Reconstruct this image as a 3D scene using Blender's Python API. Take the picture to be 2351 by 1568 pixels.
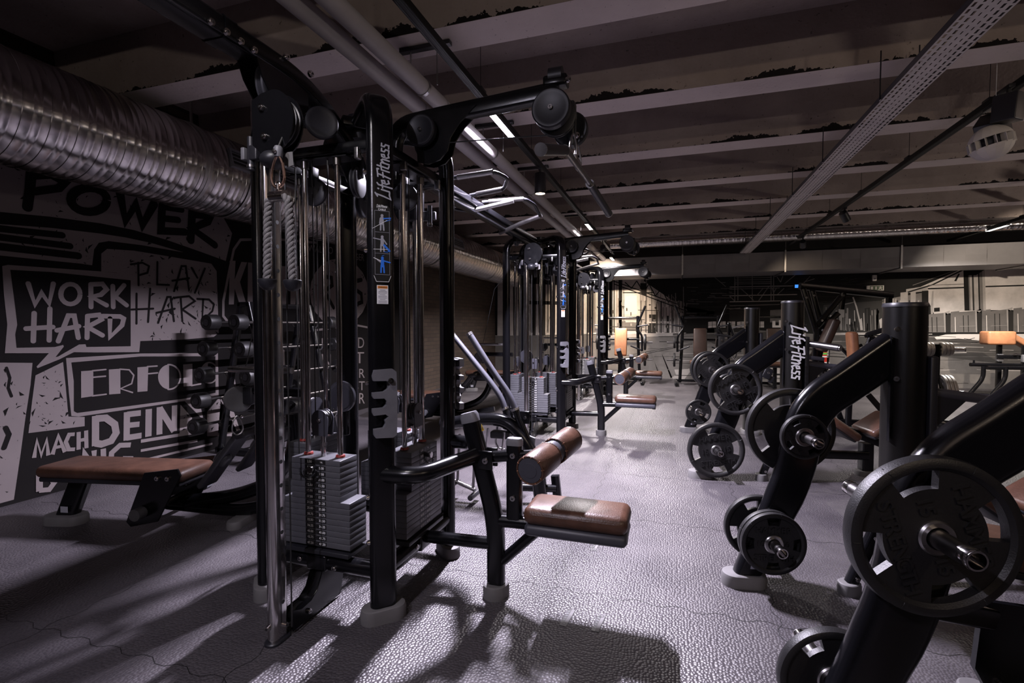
import bpy, bmesh, math, random
from mathutils import Vector, Matrix
from mathutils.geometry import tessellate_polygon

for _o in list(bpy.data.objects):
    bpy.data.objects.remove(_o)
SC = bpy.context.scene
COL = SC.collection
PI = math.pi
random.seed(11)

# ------------------------------------------------------------------ camera
cam_data = bpy.data.cameras.new('camera')
cam_data.sensor_width = 36.0
cam_data.lens = 36.0 * 1134.0 / 2351.0
cam_data.clip_start = 0.02
cam_data.clip_end = 100
cam = bpy.data.objects.new('camera', cam_data)
COL.objects.link(cam)
cam.location = (0, 0, 1.3)
cam.rotation_euler = (PI / 2 - math.atan(38 / 1134), 0, math.radians(18.07))
SC.camera = cam

# ------------------------------------------------------------------ world, exposure
world = bpy.data.worlds.new('world')
SC.world = world
world.use_nodes = True
world.node_tree.nodes['Background'].inputs[0].default_value = (0.02, 0.018, 0.02, 1)
world.node_tree.nodes['Background'].inputs[1].default_value = 0.2
SC.view_settings.view_transform = 'Standard'
SC.view_settings.look = 'None'
SC.view_settings.gamma = 1.0
SC.view_settings.use_curve_mapping = False
SC.view_settings.exposure = 0.0
SC.cycles.use_denoising = True
SC.cycles.use_adaptive_sampling = True
SC.cycles.adaptive_threshold = 0.025
SC.cycles.max_bounces = 5
SC.cycles.diffuse_bounces = 3
SC.cycles.glossy_bounces = 3
SC.cycles.sample_clamp_indirect = 3.0
SC.cycles.caustics_reflective = False
SC.cycles.caustics_refractive = False

# lamp strengths, tuned here (the lamps themselves are built further down)
COOL = (0.88, 0.82, 1.0)
WARM = (1.0, 0.78, 0.56)
TUBE = {'mid': 480.0, 'deep': 255.0, 'end': 200.0, 'side': 200.0, 'near': 70.0}     # watts
TUBE_GLOW = 28.0
FILL_UPLIGHT = 130.0
SPOT_W = {'near': 34.0, 'far': 60.0, 'fill': 50.0, 'mural': 60.0, 'warm': 60.0, 'wall': 700.0, 'wall2': 1000.0}


# ------------------------------------------------------------------ materials
def mat(name, col, rough=0.5, metal=0.0, spec=0.5, bump=0.0, bscale=60.0, var=0.0, vscale=4.0, coat=0.0, emit=None, estr=0.0, rvar=0.0):
    m = bpy.data.materials.new(name)
    m.use_nodes = True
    nt = m.node_tree
    b = nt.nodes['Principled BSDF']
    b.inputs['Base Color'].default_value = (*col, 1)
    b.inputs['Roughness'].default_value = rough
    b.inputs['Metallic'].default_value = metal
    b.inputs['Specular IOR Level'].default_value = spec
    b.inputs['Coat Weight'].default_value = coat
    b.inputs['Coat Roughness'].default_value = 0.12
    if emit:
        b.inputs['Emission Color'].default_value = (*emit, 1)
        b.inputs['Emission Strength'].default_value = estr
    tc = nt.nodes.new('ShaderNodeTexCoord')
    if bump:
        n = nt.nodes.new('ShaderNodeTexNoise')
        n.inputs['Scale'].default_value = bscale
        n.inputs['Detail'].default_value = 3
        nt.links.new(tc.outputs['Object'], n.inputs['Vector'])
        bp = nt.nodes.new('ShaderNodeBump')
        bp.inputs['Strength'].default_value = bump
        bp.inputs['Distance'].default_value = 0.01
        nt.links.new(n.outputs['Fac'], bp.inputs['Height'])
        nt.links.new(bp.outputs['Normal'], b.inputs['Normal'])
    if var or rvar:
        n = nt.nodes.new('ShaderNodeTexNoise')
        n.inputs['Scale'].default_value = vscale
        n.inputs['Detail'].default_value = 6
        n.inputs['Roughness'].default_value = 0.65
        nt.links.new(tc.outputs['Object'], n.inputs['Vector'])
        if var:
            r = nt.nodes.new('ShaderNodeValToRGB')
            r.color_ramp.elements[0].position = 0.3
            r.color_ramp.elements[1].position = 0.7
            r.color_ramp.elements[0].color = (*[c * (1 - var) for c in col], 1)
            r.color_ramp.elements[1].color = (*[min(1, c * (1 + var)) for c in col], 1)
            nt.links.new(n.outputs['Fac'], r.inputs['Fac'])
            nt.links.new(r.outputs['Color'], b.inputs['Base Color'])
        if rvar:
            mr = nt.nodes.new('ShaderNodeMapRange')
            mr.inputs['To Min'].default_value = max(0.03, rough - rvar)
            mr.inputs['To Max'].default_value = rough + rvar
            nt.links.new(n.outputs['Fac'], mr.inputs['Value'])
            nt.links.new(mr.outputs['Result'], b.inputs['Roughness'])
    return m


M = {}
M['black'] = mat('black_powder_coat', (0.004, 0.004, 0.005), 0.2, spec=0.4, rvar=0.08, vscale=9, bump=0.04, bscale=350)
M['column'] = mat('black_sparkle_coat', (0.003, 0.0027, 0.0023), 0.3, spec=0.45, bump=0.12, bscale=600)
M['satin'] = mat('satin_black_plastic', (0.015, 0.015, 0.019), 0.4, spec=0.5, bump=0.05, bscale=400)
M['rubber'] = mat('black_plate_rubber', (0.009, 0.0085, 0.009), 0.45, spec=0.4, bump=0.12, bscale=260, rvar=0.1, vscale=14)
M['darkgrey'] = mat('dark_grey_plastic', (0.045, 0.045, 0.057), 0.42, bump=0.05, bscale=300)
M['midgrey'] = mat('grey_moulded_plastic', (0.13, 0.13, 0.145), 0.48, var=0.15, vscale=12)
M['foot'] = mat('grey_rubber_foot', (0.125, 0.12, 0.12), 0.7, var=0.12, vscale=10)
M['stack'] = mat('grey_painted_steel', (0.092, 0.092, 0.102), 0.42, metal=0.2, var=0.08, vscale=20)
M['chrome'] = mat('chrome', (0.62, 0.60, 0.60), 0.14, metal=1.0, rvar=0.07, vscale=30)
M['steel'] = mat('brushed_steel', (0.42, 0.41, 0.41), 0.3, metal=1.0, rvar=0.1, vscale=25)
M['rod'] = mat('bare_steel_sleeve', (0.20, 0.19, 0.19), 0.32, metal=1.0, rvar=0.12, vscale=30)
M['cable'] = mat('black_cable_sheath', (0.015, 0.015, 0.015), 0.4)
M['brown'] = mat('brown_leatherette', (0.075, 0.035, 0.022), 0.36, bump=0.12, bscale=140, var=0.35, vscale=9, rvar=0.08)
M['darkbrown'] = mat('dark_brown_leatherette', (0.034, 0.017, 0.012), 0.45, bump=0.1, bscale=140, var=0.25, vscale=9)
M['orange'] = mat('tan_leatherette', (0.36, 0.155, 0.075), 0.5, bump=0.1, bscale=140, var=0.2, vscale=9)
M['white'] = mat('white_print', (0.75, 0.75, 0.76), 0.6)
M['grip'] = mat('rope_fibre', (0.20, 0.19, 0.19), 0.85, bump=0.6, bscale=500, var=0.35, vscale=60)
M['red'] = mat('red_paint', (0.5, 0.03, 0.02), 0.35)
M['bushred'] = mat('red_nylon', (0.22, 0.025, 0.018), 0.45)
M['benchbrown'] = mat('bench_brown_leatherette', (0.058, 0.027, 0.017), 0.45, bump=0.12, bscale=140, var=0.35, vscale=9)  # a darker brown for the row bench pads
M['copper'] = mat('copper_plated_wire', (0.55, 0.36, 0.28), 0.25, metal=1.0)
M['blue'] = mat('blue_print', (0.02, 0.16, 0.7), 0.6)
M['greyprint'] = mat('grey_print', (0.32, 0.32, 0.36), 0.6)
M['orangeprint'] = mat('orange_print', (0.75, 0.25, 0.04), 0.6)
M['yellow'] = mat('yellow_print', (0.85, 0.55, 0.03), 0.55)
M['greenprint'] = mat('green_print', (0.15, 0.6, 0.1), 0.6)
M['blackprint'] = mat('black_print', (0.006, 0.006, 0.006), 0.5)
M['mural_grey'] = mat('mural_grey_vinyl', (0.175, 0.151, 0.149), 0.8, spec=0.08, var=0.06, vscale=2)
M['mural_black'] = mat('mural_black_vinyl', (0.010, 0.009, 0.009), 0.8, spec=0.04)
M['galv'] = mat('galvanised_sheet', (0.40, 0.385, 0.385), 0.3, metal=1.0, var=0.2, vscale=6, rvar=0.08)
M['galvdark'] = mat('galvanised_duct_panel', (0.20, 0.19, 0.195), 0.5, metal=0.3, var=0.1, vscale=3)
M['pipe'] = mat('grey_painted_pipe', (0.46, 0.43, 0.425), 0.55, var=0.06, vscale=5)
M['traymetal'] = mat('galvanised_cable_tray', (0.72, 0.68, 0.67), 0.5, metal=0.2, var=0.1, vscale=8)
M['track'] = mat('black_track', (0.004, 0.004, 0.004), 0.6, spec=0.25)
M['paper'] = mat('white_lantern_plastic', (0.78, 0.74, 0.70), 0.6)
M['tube'] = mat('lamp_diffuser', (0.9, 0.9, 0.9), 0.5)
for k, v in (('k', 0.008), ('d', 0.032), ('m', 0.19), ('f', 0.17), ('g', 0.075), ('l', 0.42), ('c', 0.66), ('w', 0.85)):
    M['pic_' + k] = mat('wall_picture_' + {'k': 'black', 'd': 'charcoal', 'm': 'grey', 'f': 'floor_grey', 'g': 'slate', 'l': 'light', 'c': 'cream', 'w': 'white'}[k],
                        (v, v * 0.93, v * 0.9), 0.7, spec=0.25, var=0.22 if k in 'mfglc' else 0.0, vscale=2.5)
M['pic_r'] = mat('wall_picture_red', (0.45, 0.03, 0.02), 0.7)


def floor_material():
    m = bpy.data.materials.new('pebbled_rubber_mat')
    m.use_nodes = True
    nt = m.node_tree
    L = nt.links.new
    N = nt.nodes.new
    b = nt.nodes['Principled BSDF']
    tc = N('ShaderNodeTexCoord')
    wob = N('ShaderNodeTexNoise'); wob.inputs['Scale'].default_value = 5; L(tc.outputs['Object'], wob.inputs['Vector'])
    vo = N('ShaderNodeTexVoronoi'); vo.feature = 'F1'; vo.voronoi_dimensions = '2D'; vo.inputs['Scale'].default_value = 78; vo.inputs['Randomness'].default_value = 0.75
    L(tc.outputs['Object'], vo.inputs['Vector'])
    bp = N('ShaderNodeBump'); bp.inputs['Strength'].default_value = 0.6; bp.inputs['Distance'].default_value = 0.007; bp.invert = True
    L(vo.outputs['Distance'], bp.inputs['Height'])
    L(bp.outputs['Normal'], b.inputs['Normal'])
    n = N('ShaderNodeTexNoise'); n.inputs['Scale'].default_value = 1.6; n.inputs['Detail'].default_value = 8; n.inputs['Roughness'].default_value = 0.65
    L(tc.outputs['Object'], n.inputs['Vector'])
    r = N('ShaderNodeValToRGB')
    r.color_ramp.elements[0].position = 0.33; r.color_ramp.elements[0].color = (0.046, 0.041, 0.046, 1)
    r.color_ramp.elements[1].position = 0.68; r.color_ramp.elements[1].color = (0.084, 0.076, 0.081, 1)
    L(n.outputs['Fac'], r.inputs['Fac'])
    # fine pale dust specks
    n2 = N('ShaderNodeTexNoise'); n2.inputs['Scale'].default_value = 46; n2.inputs['Detail'].default_value = 3
    L(tc.outputs['Object'], n2.inputs['Vector'])
    r2 = N('ShaderNodeValToRGB'); r2.color_ramp.elements[0].position = 0.72; r2.color_ramp.elements[1].position = 0.8
    L(n2.outputs['Fac'], r2.inputs['Fac'])
    mx = N('ShaderNodeMixRGB'); mx.inputs['Color2'].default_value = (0.2, 0.19, 0.2, 1)
    L(r2.outputs['Color'], mx.inputs['Fac']); L(r.outputs['Color'], mx.inputs['Color1'])
    L(mx.outputs['Color'], b.inputs['Base Color'])
    mr = N('ShaderNodeMapRange'); mr.inputs['To Min'].default_value = 0.32; mr.inputs['To Max'].default_value = 0.48
    L(n.outputs['Fac'], mr.inputs['Value']); L(mr.outputs['Result'], b.inputs['Roughness'])
    b.inputs['Specular IOR Level'].default_value = 0.55
    return m


def concrete_material(name, c0, c1, stain=True):
    m = bpy.data.materials.new(name)
    m.use_nodes = True
    nt = m.node_tree
    L = nt.links.new
    N = nt.nodes.new
    b = nt.nodes['Principled BSDF']
    b.inputs['Roughness'].default_value = 0.85
    b.inputs['Specular IOR Level'].default_value = 0.2
    tc = N('ShaderNodeTexCoord')
    n = N('ShaderNodeTexNoise'); n.inputs['Scale'].default_value = 1.5; n.inputs['Detail'].default_value = 9; n.inputs['Roughness'].default_value = 0.7
    L(tc.outputs['Object'], n.inputs['Vector'])
    r = N('ShaderNodeValToRGB')
    r.color_ramp.elements[0].position = 0.3; r.color_ramp.elements[0].color = (*c0, 1)
    r.color_ramp.elements[1].position = 0.7; r.color_ramp.elements[1].color = (*c1, 1)
    L(n.outputs['Fac'], r.inputs['Fac'])
    n2 = N('ShaderNodeTexNoise'); n2.inputs['Scale'].default_value = 38; n2.inputs['Detail'].default_value = 2
    L(tc.outputs['Object'], n2.inputs['Vector'])
    r2 = N('ShaderNodeValToRGB'); r2.color_ramp.elements[0].position = 0.68; r2.color_ramp.elements[1].position = 0.76
    L(n2.outputs['Fac'], r2.inputs['Fac'])
    mx = N('ShaderNodeMixRGB'); mx.inputs['Color2'].default_value = (c0[0] * .5, c0[1] * .5, c0[2] * .5, 1)
    L(r2.outputs['Color'], mx.inputs['Fac']); L(r.outputs['Color'], mx.inputs['Color1'])
    out = mx
    if stain:   # tarry dirt clinging in patches along the lower arris of every rib
        sx = N('ShaderNodeSeparateXYZ'); L(tc.outputs['Object'], sx.inputs['Vector'])
        n3 = N('ShaderNodeTexNoise'); n3.inputs['Scale'].default_value = 1.7; n3.inputs['Detail'].default_value = 6; n3.inputs['Roughness'].default_value = 0.75
        L(tc.outputs['Object'], n3.inputs['Vector'])
        a = N('ShaderNodeMapRange'); a.inputs['From Min'].default_value = 0.47; a.inputs['From Max'].default_value = 0.72; a.inputs['To Min'].default_value = 3.0; a.inputs['To Max'].default_value = 3.085
        L(n3.outputs['Fac'], a.inputs['Value'])
        lt = N('ShaderNodeMath'); lt.operation = 'LESS_THAN'; L(sx.outputs['Z'], lt.inputs[0]); L(a.outputs['Result'], lt.inputs[1])
        gt = N('ShaderNodeMath'); gt.operation = 'GREATER_THAN'; L(sx.outputs['Z'], gt.inputs[0]); gt.inputs[1].default_value = 3.0015
        ml = N('ShaderNodeMath'); ml.operation = 'MULTIPLY'; L(lt.outputs[0], ml.inputs[0]); L(gt.outputs[0], ml.inputs[1])
        m2 = N('ShaderNodeMixRGB'); m2.inputs['Color2'].default_value = (0.012, 0.01, 0.01, 1)
        L(ml.outputs[0], m2.inputs['Fac']); L(mx.outputs['Color'], m2.inputs['Color1'])
        out = m2
    L(out.outputs['Color'], b.inputs['Base Color'])
    bp = N('ShaderNodeBump'); bp.inputs['Strength'].default_value = 0.25; bp.inputs['Distance'].default_value = 0.01
    L(n2.outputs['Fac'], bp.inputs['Height']); L(bp.outputs['Normal'], b.inputs['Normal'])
    return m


def brick_material():
    m = bpy.data.materials.new('brown_brick')
    m.use_nodes = True
    nt = m.node_tree
    L = nt.links.new
    N = nt.nodes.new
    b = nt.nodes['Principled BSDF']
    b.inputs['Roughness'].default_value = 0.8
    tc = N('ShaderNodeTexCoord')
    mp = N('ShaderNodeMapping'); mp.inputs['Rotation'].default_value = (PI / 2, 0, PI / 2)
    L(tc.outputs['Object'], mp.inputs['Vector'])
    sx = N('ShaderNodeSeparateXYZ'); L(tc.outputs['Object'], sx.inputs['Vector'])
    cb = N('ShaderNodeCombineXYZ'); L(sx.outputs['Y'], cb.inputs['X']); L(sx.outputs['Z'], cb.inputs['Y'])
    br = N('ShaderNodeTexBrick'); br.inputs['Scale'].default_value = 1
    br.inputs['Brick Width'].default_value = 0.24; br.inputs['Row Height'].default_value = 0.075; br.inputs['Mortar Size'].default_value = 0.006
    br.inputs['Color1'].default_value = (0.04, 0.026, 0.018, 1); br.inputs['Color2'].default_value = (0.062, 0.041, 0.029, 1); br.inputs['Mortar'].default_value = (0.026, 0.019, 0.015, 1)
    L(cb.outputs['Vector'], br.inputs['Vector'])
    L(br.outputs['Color'], b.inputs['Base Color'])
    bp = N('ShaderNodeBump'); bp.inputs['Strength'].default_value = 0.4; bp.inputs['Distance'].default_value = 0.01; bp.invert = True
    L(br.outputs['Fac'], bp.inputs['Height']); L(bp.outputs['Normal'], b.inputs['Normal'])
    return m


M['floor'] = floor_material()
M['soffit'] = None
def ribbed_galv(name, axis):
    m = mat(name, (0.50, 0.475, 0.475), 0.22, metal=1.0, var=0.08, vscale=3)
    b = m.node_tree.nodes['Principled BSDF']
    b.inputs['Anisotropic'].default_value = 0.85
    b.inputs['Anisotropic Rotation'].default_value = 0.25
    tg = m.node_tree.nodes.new('ShaderNodeTangent'); tg.direction_type = 'RADIAL'; tg.axis = axis
    m.node_tree.links.new(tg.outputs['Tangent'], b.inputs['Tangent'])
    return m
M['spiral_y'] = ribbed_galv('spiral_duct_metal', 'Y')
M['spiral_x'] = ribbed_galv('round_duct_metal', 'X')
M['concrete'] = concrete_material('ceiling_concrete', (0.27, 0.222, 0.20), (0.40, 0.338, 0.308))
M['soffit'] = concrete_material('brightened_rib_soffit', (0.64, 0.565, 0.535), (0.76, 0.68, 0.65), stain=False)  # smooth underside concrete, made paler to put the bounce light into its colour
M['plaster'] = mat('dark_wall_paint', (0.035, 0.03, 0.03), 0.8, var=0.1)
M['brick'] = brick_material()


def emission(name, col, strength):
    m = bpy.data.materials.new(name)
    m.use_nodes = True
    nt = m.node_tree
    nt.nodes.remove(nt.nodes['Principled BSDF'])
    e = nt.nodes.new('ShaderNodeEmission')
    e.inputs[0].default_value = (*col, 1)
    e.inputs[1].default_value = strength
    nt.links.new(e.outputs[0], nt.nodes['Material Output'].inputs['Surface'])
    return m


# ------------------------------------------------------------------ mesh helpers
def V(*a):
    return Vector(a)


_text_cache = {}


def text_geo(s, bold=0.0, spacing=1.0):
    key = (s, bold, spacing)
    if key not in _text_cache:
        cu = bpy.data.curves.new('lettering', 'FONT')
        cu.body = s
        cu.size = 1.0
        cu.offset = bold
        cu.space_character = spacing
        cu.resolution_u = 3
        ob = bpy.data.objects.new('lettering', cu)
        COL.objects.link(ob)
        dg = bpy.context.evaluated_depsgraph_get()
        me = ob.evaluated_get(dg).to_mesh()
        vs = [(v.co.x, v.co.y) for v in me.vertices]
        fs = [tuple(p.vertices) for p in me.polygons]
        ob.evaluated_get(dg).to_mesh_clear()
        bpy.data.objects.remove(ob)
        bpy.data.curves.remove(cu)
        xs = [v[0] for v in vs]; ys = [v[1] for v in vs]
        _text_cache[key] = (vs, fs, (min(xs), max(xs), min(ys), max(ys)))
    return _text_cache[key]


def fillet(pts, r, n=6):
    """Round the inner corners of a polyline."""
    pts = [Vector(p) for p in pts]
    out = [pts[0]]
    for i in range(1, len(pts) - 1):
        a, b, c = pts[i - 1], pts[i], pts[i + 1]
        d1 = (a - b); d2 = (c - b)
        rr = r[i - 1] if isinstance(r, (list, tuple)) else r
        k = min(rr, d1.length * 0.49, d2.length * 0.49)
        p1 = b + d1.normalized() * k; p2 = b + d2.normalized() * k
        for j in range(n + 1):
            t = j / n
            out.append(p1 * (1 - t) ** 2 + b * 2 * t * (1 - t) + p2 * t ** 2)
    out.append(pts[-1])
    return out


def stadium(L, W, n=6, sq=None):
    """Rounded profile, long L along the first axis, W along the second."""
    r = min(L, W) / 2 if sq is None else sq
    res = []
    for cx, cy, a0 in ((L / 2 - r, W / 2 - r, 0), (-L / 2 + r, W / 2 - r, 90), (-L / 2 + r, -W / 2 + r, 180), (L / 2 - r, -W / 2 + r, 270)):
        for j in range(n + 1):
            a = math.radians(a0 + 90 * j / n)
            res.append((cx + r * math.cos(a), cy + r * math.sin(a)))
    clean = []
    for p in res:
        if not clean or (abs(p[0] - clean[-1][0]) + abs(p[1] - clean[-1][1])) > 1e-6:
            clean.append(p)
    if abs(clean[0][0] - clean[-1][0]) + abs(clean[0][1] - clean[-1][1]) < 1e-6:
        clean.pop()
    return clean


class MB:
    def __init__(self, T=None):
        self.v = []; self.f = []; self.mi = []; self.mats = []; self.T = T

    def _m(self, m):
        m = M[m] if isinstance(m, str) else m
        if m not in self.mats:
            self.mats.append(m)
        return self.mats.index(m)

    def add(self, vs, fs, m):
        k = len(self.v); i = self._m(m)
        for p in vs:
            p = Vector(p)
            self.v.append(tuple(self.T @ p) if self.T else tuple(p))
        for f in fs:
            self.f.append(tuple(k + j for j in f)); self.mi.append(i)
        return self

    def box(self, c, s, m, rot=None, bev=0.0):
        bm = bmesh.new()
        bmesh.ops.create_cube(bm, size=1.0)
        for v in bm.verts:
            v.co = Vector((v.co.x * s[0], v.co.y * s[1], v.co.z * s[2]))
        if bev:
            bmesh.ops.bevel(bm, geom=list(bm.edges), offset=min(bev, min(s) * 0.49), segments=3, affect='EDGES', profile=0.5)
        bm.verts.index_update()
        c = Vector(c)
        vs = [(rot @ v.co if rot else v.co) + c for v in bm.verts]
        fs = [[v.index for v in f.verts] for f in bm.faces]
        bm.free()
        return self.add(vs, fs, m)

    def cyl(self, p0, p1, r, m, seg=20, r1=None, caps=True):
        p0 = Vector(p0); p1 = Vector(p1); r1 = r if r1 is None else r1
        d = (p1 - p0).normalized()
        a = d.orthogonal().normalized(); b = d.cross(a)
        vs = []
        for p, rr in ((p0, r), (p1, r1)):
            for i in range(seg):
                t = 2 * PI * i / seg
                vs.append(p + (a * math.cos(t) + b * math.sin(t)) * rr)
        fs = [(i, (i + 1) % seg, seg + (i + 1) % seg, seg + i) for i in range(seg)]
        if caps:
            fs += [tuple(range(seg))[::-1], tuple(range(seg, 2 * seg))]
        return self.add(vs, fs, m)

    def sweep(self, pts, prof, up, m, caps=True, scale=None):
        """Sweep a closed profile; its first axis lies along `up` x tangent side, second along up-ish."""
        pts = [Vector(p) for p in pts]; up = Vector(up).normalized()
        n = len(pts); k = len(prof); vs = []
        for i, p in enumerate(pts):
            if i == 0: t = pts[1] - p
            elif i == n - 1: t = p - pts[i - 1]
            else: t = (pts[i + 1] - p).normalized() + (p - pts[i - 1]).normalized()
            t.normalize()
            side = up          # fixed side axis (planar paths: the normal of their plane)
            side = (side - t * side.dot(t)).normalized()
            nb = t.cross(side)
            sc = scale[i] if scale else 1.0
            for a, b in prof:
                vs.append(p + side * a * (sc if not isinstance(sc, tuple) else sc[0]) + nb * b * (sc if not isinstance(sc, tuple) else sc[1]))
        fs = []
        for i in range(n - 1):
            for j in range(k):
                j2 = (j + 1) % k
                fs.append((i * k + j, i * k + j2, (i + 1) * k + j2, (i + 1) * k + j))
        if caps:
            fs += [tuple(range(k))[::-1], tuple((n - 1) * k + j for j in range(k))]
        return self.add(vs, fs, m)

    def tube(self, pts, r, m, seg=12, caps=True):
        pts = [Vector(p) for p in pts]
        n = len(pts); vs = []
        t0 = (pts[1] - pts[0]).normalized()
        a = t0.orthogonal().normalized()
        for i, p in enumerate(pts):
            if i == 0: t = pts[1] - p
            elif i == n - 1: t = p - pts[i - 1]
            else: t = (pts[i + 1] - p).normalized() + (p - pts[i - 1]).normalized()
            t.normalize()
            a = (a - t * a.dot(t))
            a = a.normalized() if a.length > 1e-6 else t.orthogonal().normalized()
            b = t.cross(a)
            rr = r[i] if isinstance(r, (list, tuple)) else r
            for j in range(seg):
                q = 2 * PI * j / seg
                vs.append(p + (a * math.cos(q) + b * math.sin(q)) * rr)
        fs = []
        for i in range(n - 1):
            for j in range(seg):
                j2 = (j + 1) % seg
                fs.append((i * seg + j, i * seg + j2, (i + 1) * seg + j2, (i + 1) * seg + j))
        if caps:
            fs += [tuple(range(seg))[::-1], tuple((n - 1) * seg + j for j in range(seg))]
        return self.add(vs, fs, m)

    def lathe(self, prof, o, axis, m, seg=32, closed=False):
        """Profile of (radius, height along axis)."""
        o = Vector(o); d = Vector(axis).normalized()
        a = d.orthogonal().normalized(); b = d.cross(a)
        k = len(prof); vs = []; fs = []
        for i in range(seg):
            t = 2 * PI * i / seg
            u = a * math.cos(t) + b * math.sin(t)
            for r, h in prof:
                vs.append(o + u * r + d * h)
        for i in range(seg):
            i2 = (i + 1) % seg
            for j in range(k if closed else k - 1):
                j2 = (j + 1) % k
                fs.append((i * k + j, i2 * k + j, i2 * k + j2, i * k + j2))
        return self.add(vs, fs, m)

    def disc_solid(self, o, axis, r, h, m, seg=32, edge=0.004, dish=0.0):
        e = min(edge, h / 2.01)
        return self.lathe([(0.0001, -h / 2 + dish), (r * .72, -h / 2 + dish), (r * .78, -h / 2), (r - e, -h / 2), (r, -h / 2 + e), (r, h / 2 - e), (r - e, h / 2), (r * .78, h / 2), (r * .72, h / 2 - dish), (0.0001, h / 2 - dish)], o, axis, m, seg)

    def pulley(self, o, axis, r, h, m, seg=32):
        return self.lathe([(0.0001, -h / 2), (r * .9, -h / 2), (r, -h / 2 + h * .12), (r, -h * .2), (r * .86, 0), (r, h * .2), (r, h / 2 - h * .12), (r * .9, h / 2), (0.0001, h / 2)], o, axis, m, seg)

    def sphere(self, c, r, m, seg=24, rings=12, squash=1.0):
        return self.lathe([(max(0.0001, r * math.sin(PI * i / rings)), -r * squash * math.cos(PI * i / rings)) for i in range(rings + 1)], c, (0, 0, 1), m, seg)

    def prism(self, poly, o, ux, uy, depth, m, m_side=None):
        """Extruded flat outline: outline at o + ux*a + uy*b, thickness depth along ux x uy."""
        o = Vector(o); ux = Vector(ux); uy = Vector(uy); n = ux.cross(uy).normalized() * depth
        k = len(poly)
        vs = [o + ux * a + uy * b for a, b in poly] + [o + ux * a + uy * b + n for a, b in poly]
        area = sum(poly[i][0] * poly[(i + 1) % k][1] - poly[(i + 1) % k][0] * poly[i][1] for i in range(k))
        top = tuple(range(k, 2 * k)); bot = tuple(range(k))[::-1]
        sides = [(i, (i + 1) % k, k + (i + 1) % k, k + i) for i in range(k)]
        if area < 0:
            top = top[::-1]; bot = bot[::-1]; sides = [s[::-1] for s in sides]
        return self.add(vs, [top, bot] + sides, m)

    def flat(self, poly, o, ux, uy, m):
        o = Vector(o); ux = Vector(ux); uy = Vector(uy)
        k = len(poly)
        area = sum(poly[i][0] * poly[(i + 1) % k][1] - poly[(i + 1) % k][0] * poly[i][1] for i in range(k))
        return self.add([o + ux * a + uy * b for a, b in poly], [tuple(range(k)) if area > 0 else tuple(range(k))[::-1]], m)

    def text(self, s, o, ux, uy, size, m, bold=0.0, depth=0.0, align=0.5, spacing=1.0, valign=0.5):
        vs, fs, bb = text_geo(s, bold, spacing)
        ux = Vector(ux).normalized(); uy = Vector(uy).normalized(); o = Vector(o)
        cx = bb[0] + (bb[1] - bb[0]) * align; cy = bb[2] + (bb[3] - bb[2]) * valign
        n = ux.cross(uy)
        P = [o + ux * (x - cx) * size + uy * (y - cy) * size + n * depth for x, y in vs]
        self.add(P, fs, m)
        if depth:
            edges = {}
            for f in fs:
                for i in range(len(f)):
                    e = (f[i], f[(i + 1) % len(f)])
                    if (e[1], e[0]) in edges: del edges[(e[1], e[0])]
                    else: edges[e] = 1
            Q = P + [p - n * depth for p in P]
            k = len(P)
            self.add(Q, [(b, a, k + a, k + b) for a, b in edges], m)
        return self

    _n = 0

    def stroke(self, pts, w, o, ux, uy, m, cap=True, lift=0.0):
        """Pen stroke: a ribbon of width w on the plane, mitred, with round or square ends."""
        MB._n = (MB._n + 1) % 24
        o = Vector(o); ux = Vector(ux); uy = Vector(uy); sc = ux.length; n = ux.cross(uy).normalized() * (lift + MB._n * 3e-5)
        P = [Vector((p[0], p[1])) for p in pts]
        P = [p for i, p in enumerate(P) if i == 0 or (p - P[i - 1]).length > 1e-5]
        lf = []; rt = []
        for i, p in enumerate(P):
            if i == 0: d1 = d2 = (P[1] - p).normalized()
            elif i == len(P) - 1: d1 = d2 = (p - P[i - 1]).normalized()
            else: d1 = (p - P[i - 1]).normalized(); d2 = (P[i + 1] - p).normalized()
            n1 = Vector((-d1.y, d1.x)); n2 = Vector((-d2.y, d2.x))
            mm = n1 + n2
            mm = mm.normalized() if mm.length > 0.2 else n1
            k = 1 / max(0.55, mm.dot(n1))
            lf.append(p + mm * w / 2 * k); rt.append(p - mm * w / 2 * k)
        vs = [o + ux * p.x + uy * p.y + n for p in lf] + [o + ux * p.x + uy * p.y + n for p in rt]
        k = len(P)
        self.add(vs, [(k + i, k + i + 1, i + 1, i) for i in range(k - 1)], m)
        if cap and (P[0] - P[-1]).length > 1e-4:
            for c, d in ((P[0], P[0] - P[1]), (P[-1], P[-1] - P[-2])):
                a0 = math.atan2(d.y, d.x) - PI / 2
                self.add([o + ux * (c.x + math.cos(a0 + PI * j / 8) * w / 2) + uy * (c.y + math.sin(a0 + PI * j / 8) * w / 2) + n for j in range(9)], [tuple(range(9))], m)
        return self

    def build(self, name, parent=None, smooth=35):
        me = bpy.data.meshes.new(name)
        me.from_pydata(self.v, [], self.f)
        for m in self.mats:
            me.materials.append(m)
        me.polygons.foreach_set('material_index', self.mi)
        me.validate()
        if smooth:
            me.polygons.foreach_set('use_smooth', [True] * len(me.polygons))
            me.set_sharp_from_angle(angle=math.radians(smooth))
        me.update()
        ob = bpy.data.objects.new(name, me)
        COL.objects.link(ob)
        if parent:
            ob.parent = parent
        return ob


def tag(o, label=None, cat=None, group=None, kind=None):
    if label: o['label'] = label
    if cat: o['category'] = cat
    if group: o['group'] = group
    if kind: o['kind'] = kind
    return o


def thing(name, label, cat, loc=(0, 0, 0), rz=0.0, group=None):
    o = bpy.data.objects.new(name, None)
    o.empty_display_size = 0.1
    COL.objects.link(o)
    o.location = loc
    o.rotation_euler = (0, 0, rz)
    return tag(o, label, cat, group)


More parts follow.
